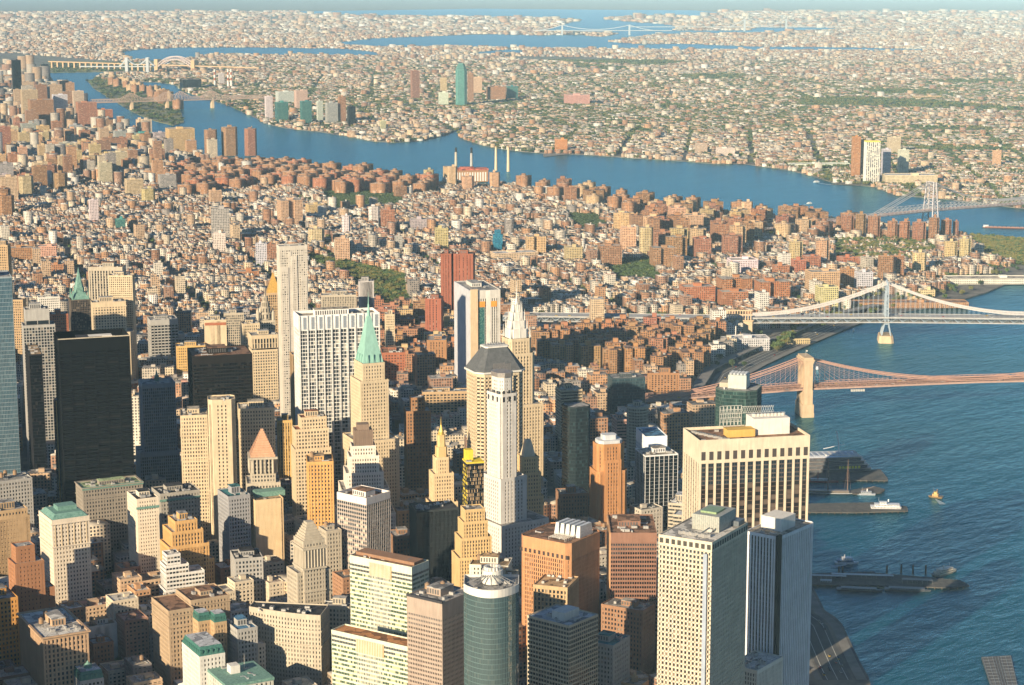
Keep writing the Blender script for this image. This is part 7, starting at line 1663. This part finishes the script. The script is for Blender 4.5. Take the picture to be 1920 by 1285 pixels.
deck_cars(1660,640,43,1920,597,(-11,-8,0,8,11),lambda t: np.interp(t,[-640,-270,-221,0,224,520],[34,36,38,43,45,43]),(-600,250),'crossing the blue grey bridge','cars on the blue grey bridge',34,2)
FOAM = plain('foam', (.42,.48,.50), (.12,.22,.28), .35, .6)
for (x0_,y0_,x1_,y1_,w_) in ((1762,380,1840,374,5),(1588,1059,1560,1063,5),(1530,343,1560,347,5),(1517,383,1500,386,4),(1754,936,1768,946,4)):
    a = gnd(x0_,y0_); b = gnd(x1_,y1_); d = b-a; nn = np.array([-d[1],d[0]])/np.hypot(*d); q = MB(); P_ = [a+nn*w_*.2, a-nn*w_*.2, b-nn*w_, b+nn*w_]
    ar = sum(P_[i][0]*P_[(i+1)%4][1]-P_[(i+1)%4][0]*P_[i][1] for i in range(4)); P_ = P_ if ar > 0 else P_[::-1]
    q.poly([(p[0],p[1],gz(*p)+.12) for p in P_]); tag(q.build('boat_wake', FOAM), kind='structure')
# sports field
q = G([(1448,632),(1492,628),(1484,648),(1438,655)], 2); fm = MB(); fm.poly([(p[0],p[1],gz(*p)+2.12) for p in reversed(q)]); ff = fm.build('sports_field', plain('turf', (.16,.15,.05), (.10,.12,.04), .05)); tag(ff, kind='structure')
for i, e in enumerate(EX[1:5]):
    me_ = cut_sheet('park_lawn', [e], 2.08, GRASS, step=900)
# ---------------------------------------------------------------- trees
LEAF = {}
def leafm(k):
    if k in LEAF: return LEAF[k]
    c = {'green': ((.045,.085,.022),(.10,.14,.035)), 'dark': ((.028,.055,.022),(.06,.09,.03)), 'olive': ((.09,.095,.025),(.19,.17,.045)), 'autumn': ((.16,.11,.03),(.28,.19,.05))}[k]
    m = bpy.data.materials.new('foliage'); t, b = nt(m); oi = N(t, 'ShaderNodeObjectInfo'); tc = N(t, 'ShaderNodeTexCoord'); n_ = noise(t, .5, tc.outputs['Object'], 3)
    f = math_n(t, 'ADD', math_n(t, 'MULTIPLY', oi.outputs['Random'], .5), math_n(t, 'MULTIPLY', ramp(t, n_, .3, .7), .5))
    t.links.new(mixc(t, f, *c), b.inputs['Base Color']); b.inputs['Roughness'].default_value = .8; LEAF[k] = m; return m
def crown_pts(rng, n, R_, hh, lobes=7):
    cs = rng.normal(0, .42, (lobes,3))*[R_,R_,hh*.6]; out = []
    for _ in range(n):
        c = cs[rng.integers(lobes)]; v = rng.normal(0,1,3); v /= np.linalg.norm(v); out.append(c+v*np.array([R_,R_,hh])*.52*rng.uniform(.75,1.0))
    return np.array(out)
def leaf_mesh(P, sz, rng):
    n = len(P); a = rng.normal(0,1,(n,3)); a /= np.linalg.norm(a,axis=1)[:,None]; b = rng.normal(0,1,(n,3)); b -= (b*a).sum(1)[:,None]*a; b /= np.linalg.norm(b,axis=1)[:,None]; s = sz*rng.uniform(.7,1.3,(n,1))
    V = np.stack([P-a*s-b*s, P+a*s-b*s, P+a*s+b*s, P-a*s+b*s],1).reshape(-1,3); return V
def quads(name, V, mat):
    n = len(V)//4; me = bpy.data.meshes.new(name); me.vertices.add(n*4); me.vertices.foreach_set('co', V.astype(np.float32).ravel()); me.loops.add(n*4); me.loops.foreach_set('vertex_index', np.arange(n*4,dtype=np.int32))
    me.polygons.add(n); me.polygons.foreach_set('loop_start', np.arange(n,dtype=np.int32)*4); me.polygons.foreach_set('loop_total', np.full(n,4,np.int32)); me.update(calc_edges=True); me.materials.append(mat); return me
trng = np.random.default_rng(9); TP = []
for k in ('green','dark','olive','green','dark','olive','autumn'):
    P = crown_pts(trng, 230, 4.6, 4.0); P[:,2] += 8.2; cm_ = quads('crown', leaf_mesh(P, .75, trng), leafm(k))
    q = MB(); q.cyl(0,0,0,5.5,.45,.25,7)
    for i in range(4): w_ = i*1.6; q.bar((0,0,4.5),(2.2*math.cos(w_),2.2*math.sin(w_),8.5),.22)
    q.m = [0]*len(q.f); tm = bpy.data.meshes.new('trunk'); tm.from_pydata(q.v, [], q.f); tm.materials.append(wallm((.12,.09,.06))); TP.append((k, cm_, tm))
def tree(x_, y_, k, s, label, group):
    kind, cm_, tm = TP[k]; root = empty('tree', (x_, y_, gz(x_,y_)+1.9), trng.uniform(0,6.28), label, 'tree', group); root.scale = (s,s,s*trng.uniform(.85,1.15))
    for nm, m_ in (('crown',cm_),('trunk',tm)): o = bpy.data.objects.new(nm, m_); COL.objects.link(o); o.parent = root
CNAME = dict(green='green', dark='dark green', olive='olive green', autumn='yellowing')
def scatter(poly, sp, seed):
    P = poly; rng = np.random.default_rng(seed); xs = [p[0] for p in P]; ys = [p[1] for p in P]; n = int((max(xs)-min(xs))*(max(ys)-min(ys))/sp**2)
    n = min(n, 60000); a = rng.uniform(min(xs),max(xs),n); b = rng.uniform(min(ys),max(ys),n); ok = inpoly(a,b,P); s_, px, py = sees(a, b, 20); ok &= s_; return a[ok], b[ok]
TR = []
TG = [(0,15,'the leafy low rise estate',[0,2,5,3]),(1,8.5,'the riverside park',[0,2,3,5]),(2,8,'the long dark park',[1,4,0]),(3,8,'the square park below the brown slabs',[0,1,3]),(4,10,'the green avenue by the rippled tower',[0,2,6,3]),(6,8,'the small park left of the golden towers',[1,4]),(7,9,'the brick annex lawn',[1,4,0])]
for gi, sp, nm, ks in TG:
    a, b = scatter(EX[gi], sp, 40+gi)
    for x_, y_ in zip(a, b): TR.append((x_, y_, int(trng.choice(ks)), trng.uniform(.75,1.35), nm))
for poly, sp, nm, ks in (([(185,1225),(275,1222),(270,1285),(190,1285)],9,'the small park in the lower left street',[0,2,6]),([(190,1065),(215,1060),(225,1110),(195,1110)],10,'the dark churchyard',[1,2]),
      ([(1440,655),(1500,615),(1515,618),(1460,662)],9,'the field behind the shore road',[0,2]),([(1170,640),(1330,600),(1350,640),(1200,700)],15,'the brown towers between the bridges',[1,4,0]),([(1400,600),(1440,640),(1400,690),(1300,700)],22,'the stone bridge anchorage',[1,4]),
      ([(1270,575),(1520,570),(1530,590),(1270,592)],17,'the red slabs by the blue grey bridge',[1,0]),([(1350,430),(1560,455),(1540,520),(1350,500)],30,'the slab estates behind the anchorage',[1,0,2]),([(1690,500),(1860,500),(1800,560),(1700,540)],20,'the shore road near the pier sheds',[0,2,6]),
      ([(0,890),(30,885),(30,905),(0,905)],8,'the roof garden at the left edge',[2,6]),([(640,560),(780,590),(760,640),(720,640)],16,'the courts quarter',[1,0])):
    a, b = scatter(G(poly,2), sp, int(sp*10)+len(TR)); ok = free(a, b, 3) if sp > 9.5 else np.ones(len(a), bool)
    for x_, y_ in zip(a[ok], b[ok]): TR.append((x_, y_, int(trng.choice(ks)), trng.uniform(.75,1.3), nm))
TR.sort(key=lambda t: math.dist(t[:2], (CX,CY)))
def in_frame(x_, y_): px, py = prj(x_, y_, 8); return 0 < px < 1920 and py < 1285
vis_ = [t for t in TR if in_frame(t[0], t[1])]; others = []
for n_, (x_, y_, k, s, nm) in enumerate(vis_):
    if n_ < 300: tree(x_, y_, k, s, f'{CNAME[TP[k][0]]} tree among the trees of {nm}', 'trees of '+nm)
    else: others.append((x_, y_, k, s))
print('trees', len(vis_))
# street trees and yard trees of the plain quarters, and the farther parks
a = trng.uniform(0,1,130000); ang = YAW+trng.uniform(-.27,.27,130000); r_ = 2300+(14000-2300)*a**1.15
sx, sy = CX+r_*np.sin(ang), CY+r_*np.cos(ang); s_, px, py = sees(sx, sy, 10)
okm = inpoly(sx, sy, MANP) & (py > 300) & (py < 620) & (near_shore(sx, sy) > 30) & (trng.random(130000) < .22)
okq = inpoly(sx, sy, QP) & (py > 62) & (py < 400)
okd = np.zeros(130000, bool)
for p in DIST_TREES: okd |= inpoly(sx, sy, p) & (RNG.random(130000) < .4)
dens = (np.sin(sx/420.)+np.sin(sy/310.+1)+np.sin((sx+sy)/900.)) > -.5
okr = inpoly(sx, sy, G(ROOS)) | inpoly(sx, sy, G(RAND))
ok = (okm | (okq & (okd | (dens & (trng.random(130000) < .8)) | (trng.random(130000) < .2))) | (okr & (trng.random(130000) < .25)))
okf = np.zeros(130000, bool)
for p in FW: okf |= inpoly(sx, sy, G(p))
ok &= ~okf
sx, sy = sx[ok], sy[ok]; print('far trees', len(sx))
def far_foliage(name, X_, Y_, S, nl, mat, seed):
    rng = np.random.default_rng(seed); out = []; dd = np.hypot(X_-CX, Y_-CY)
    n = len(X_); base = crown_pts(rng, nl, 4.6, 3.6, 4); V0 = leaf_mesh(base, 1.7, rng)
    th = rng.uniform(0,6.28,n); c_, s_ = np.cos(th), np.sin(th); V = np.zeros((n, len(V0), 3)); V[:,:,0] = (V0[None,:,0]*c_[:,None]-V0[None,:,1]*s_[:,None])*S[:,None]+X_[:,None]; V[:,:,1] = (V0[None,:,0]*s_[:,None]+V0[None,:,1]*c_[:,None])*S[:,None]+Y_[:,None]
    V[:,:,2] = V0[None,:,2]*(S[:,None]**.5)+7.5+gz(X_,Y_)[:,None]; me = quads(name, V.reshape(-1,3), mat); o = bpy.data.objects.new(name, me); COL.objects.link(o); tag(o, kind='stuff')
dd = np.hypot(sx-CX, sy-CY); S = trng.uniform(.7,1.3,len(sx))*(1+np.clip((dd-4000)/5000,0,2.2)); kk = trng.integers(0,3,len(sx))
for i, mk in enumerate(('dark','green','olive')): far_foliage('distant_foliage', sx[kk==i], sy[kk==i], S[kk==i], 26, leafm(mk), i)
if others:
    O = np.array([(o[0],o[1],o[3]) for o in others]); kk = np.array([o[2] for o in others])
    for i, mk in enumerate(('green','dark','olive')):
        sel = np.array([TP[k][0] for k in kk]) == mk
        if sel.any(): far_foliage('park_foliage', O[sel,0], O[sel,1], O[sel,2], 90, leafm(mk), 10+i)
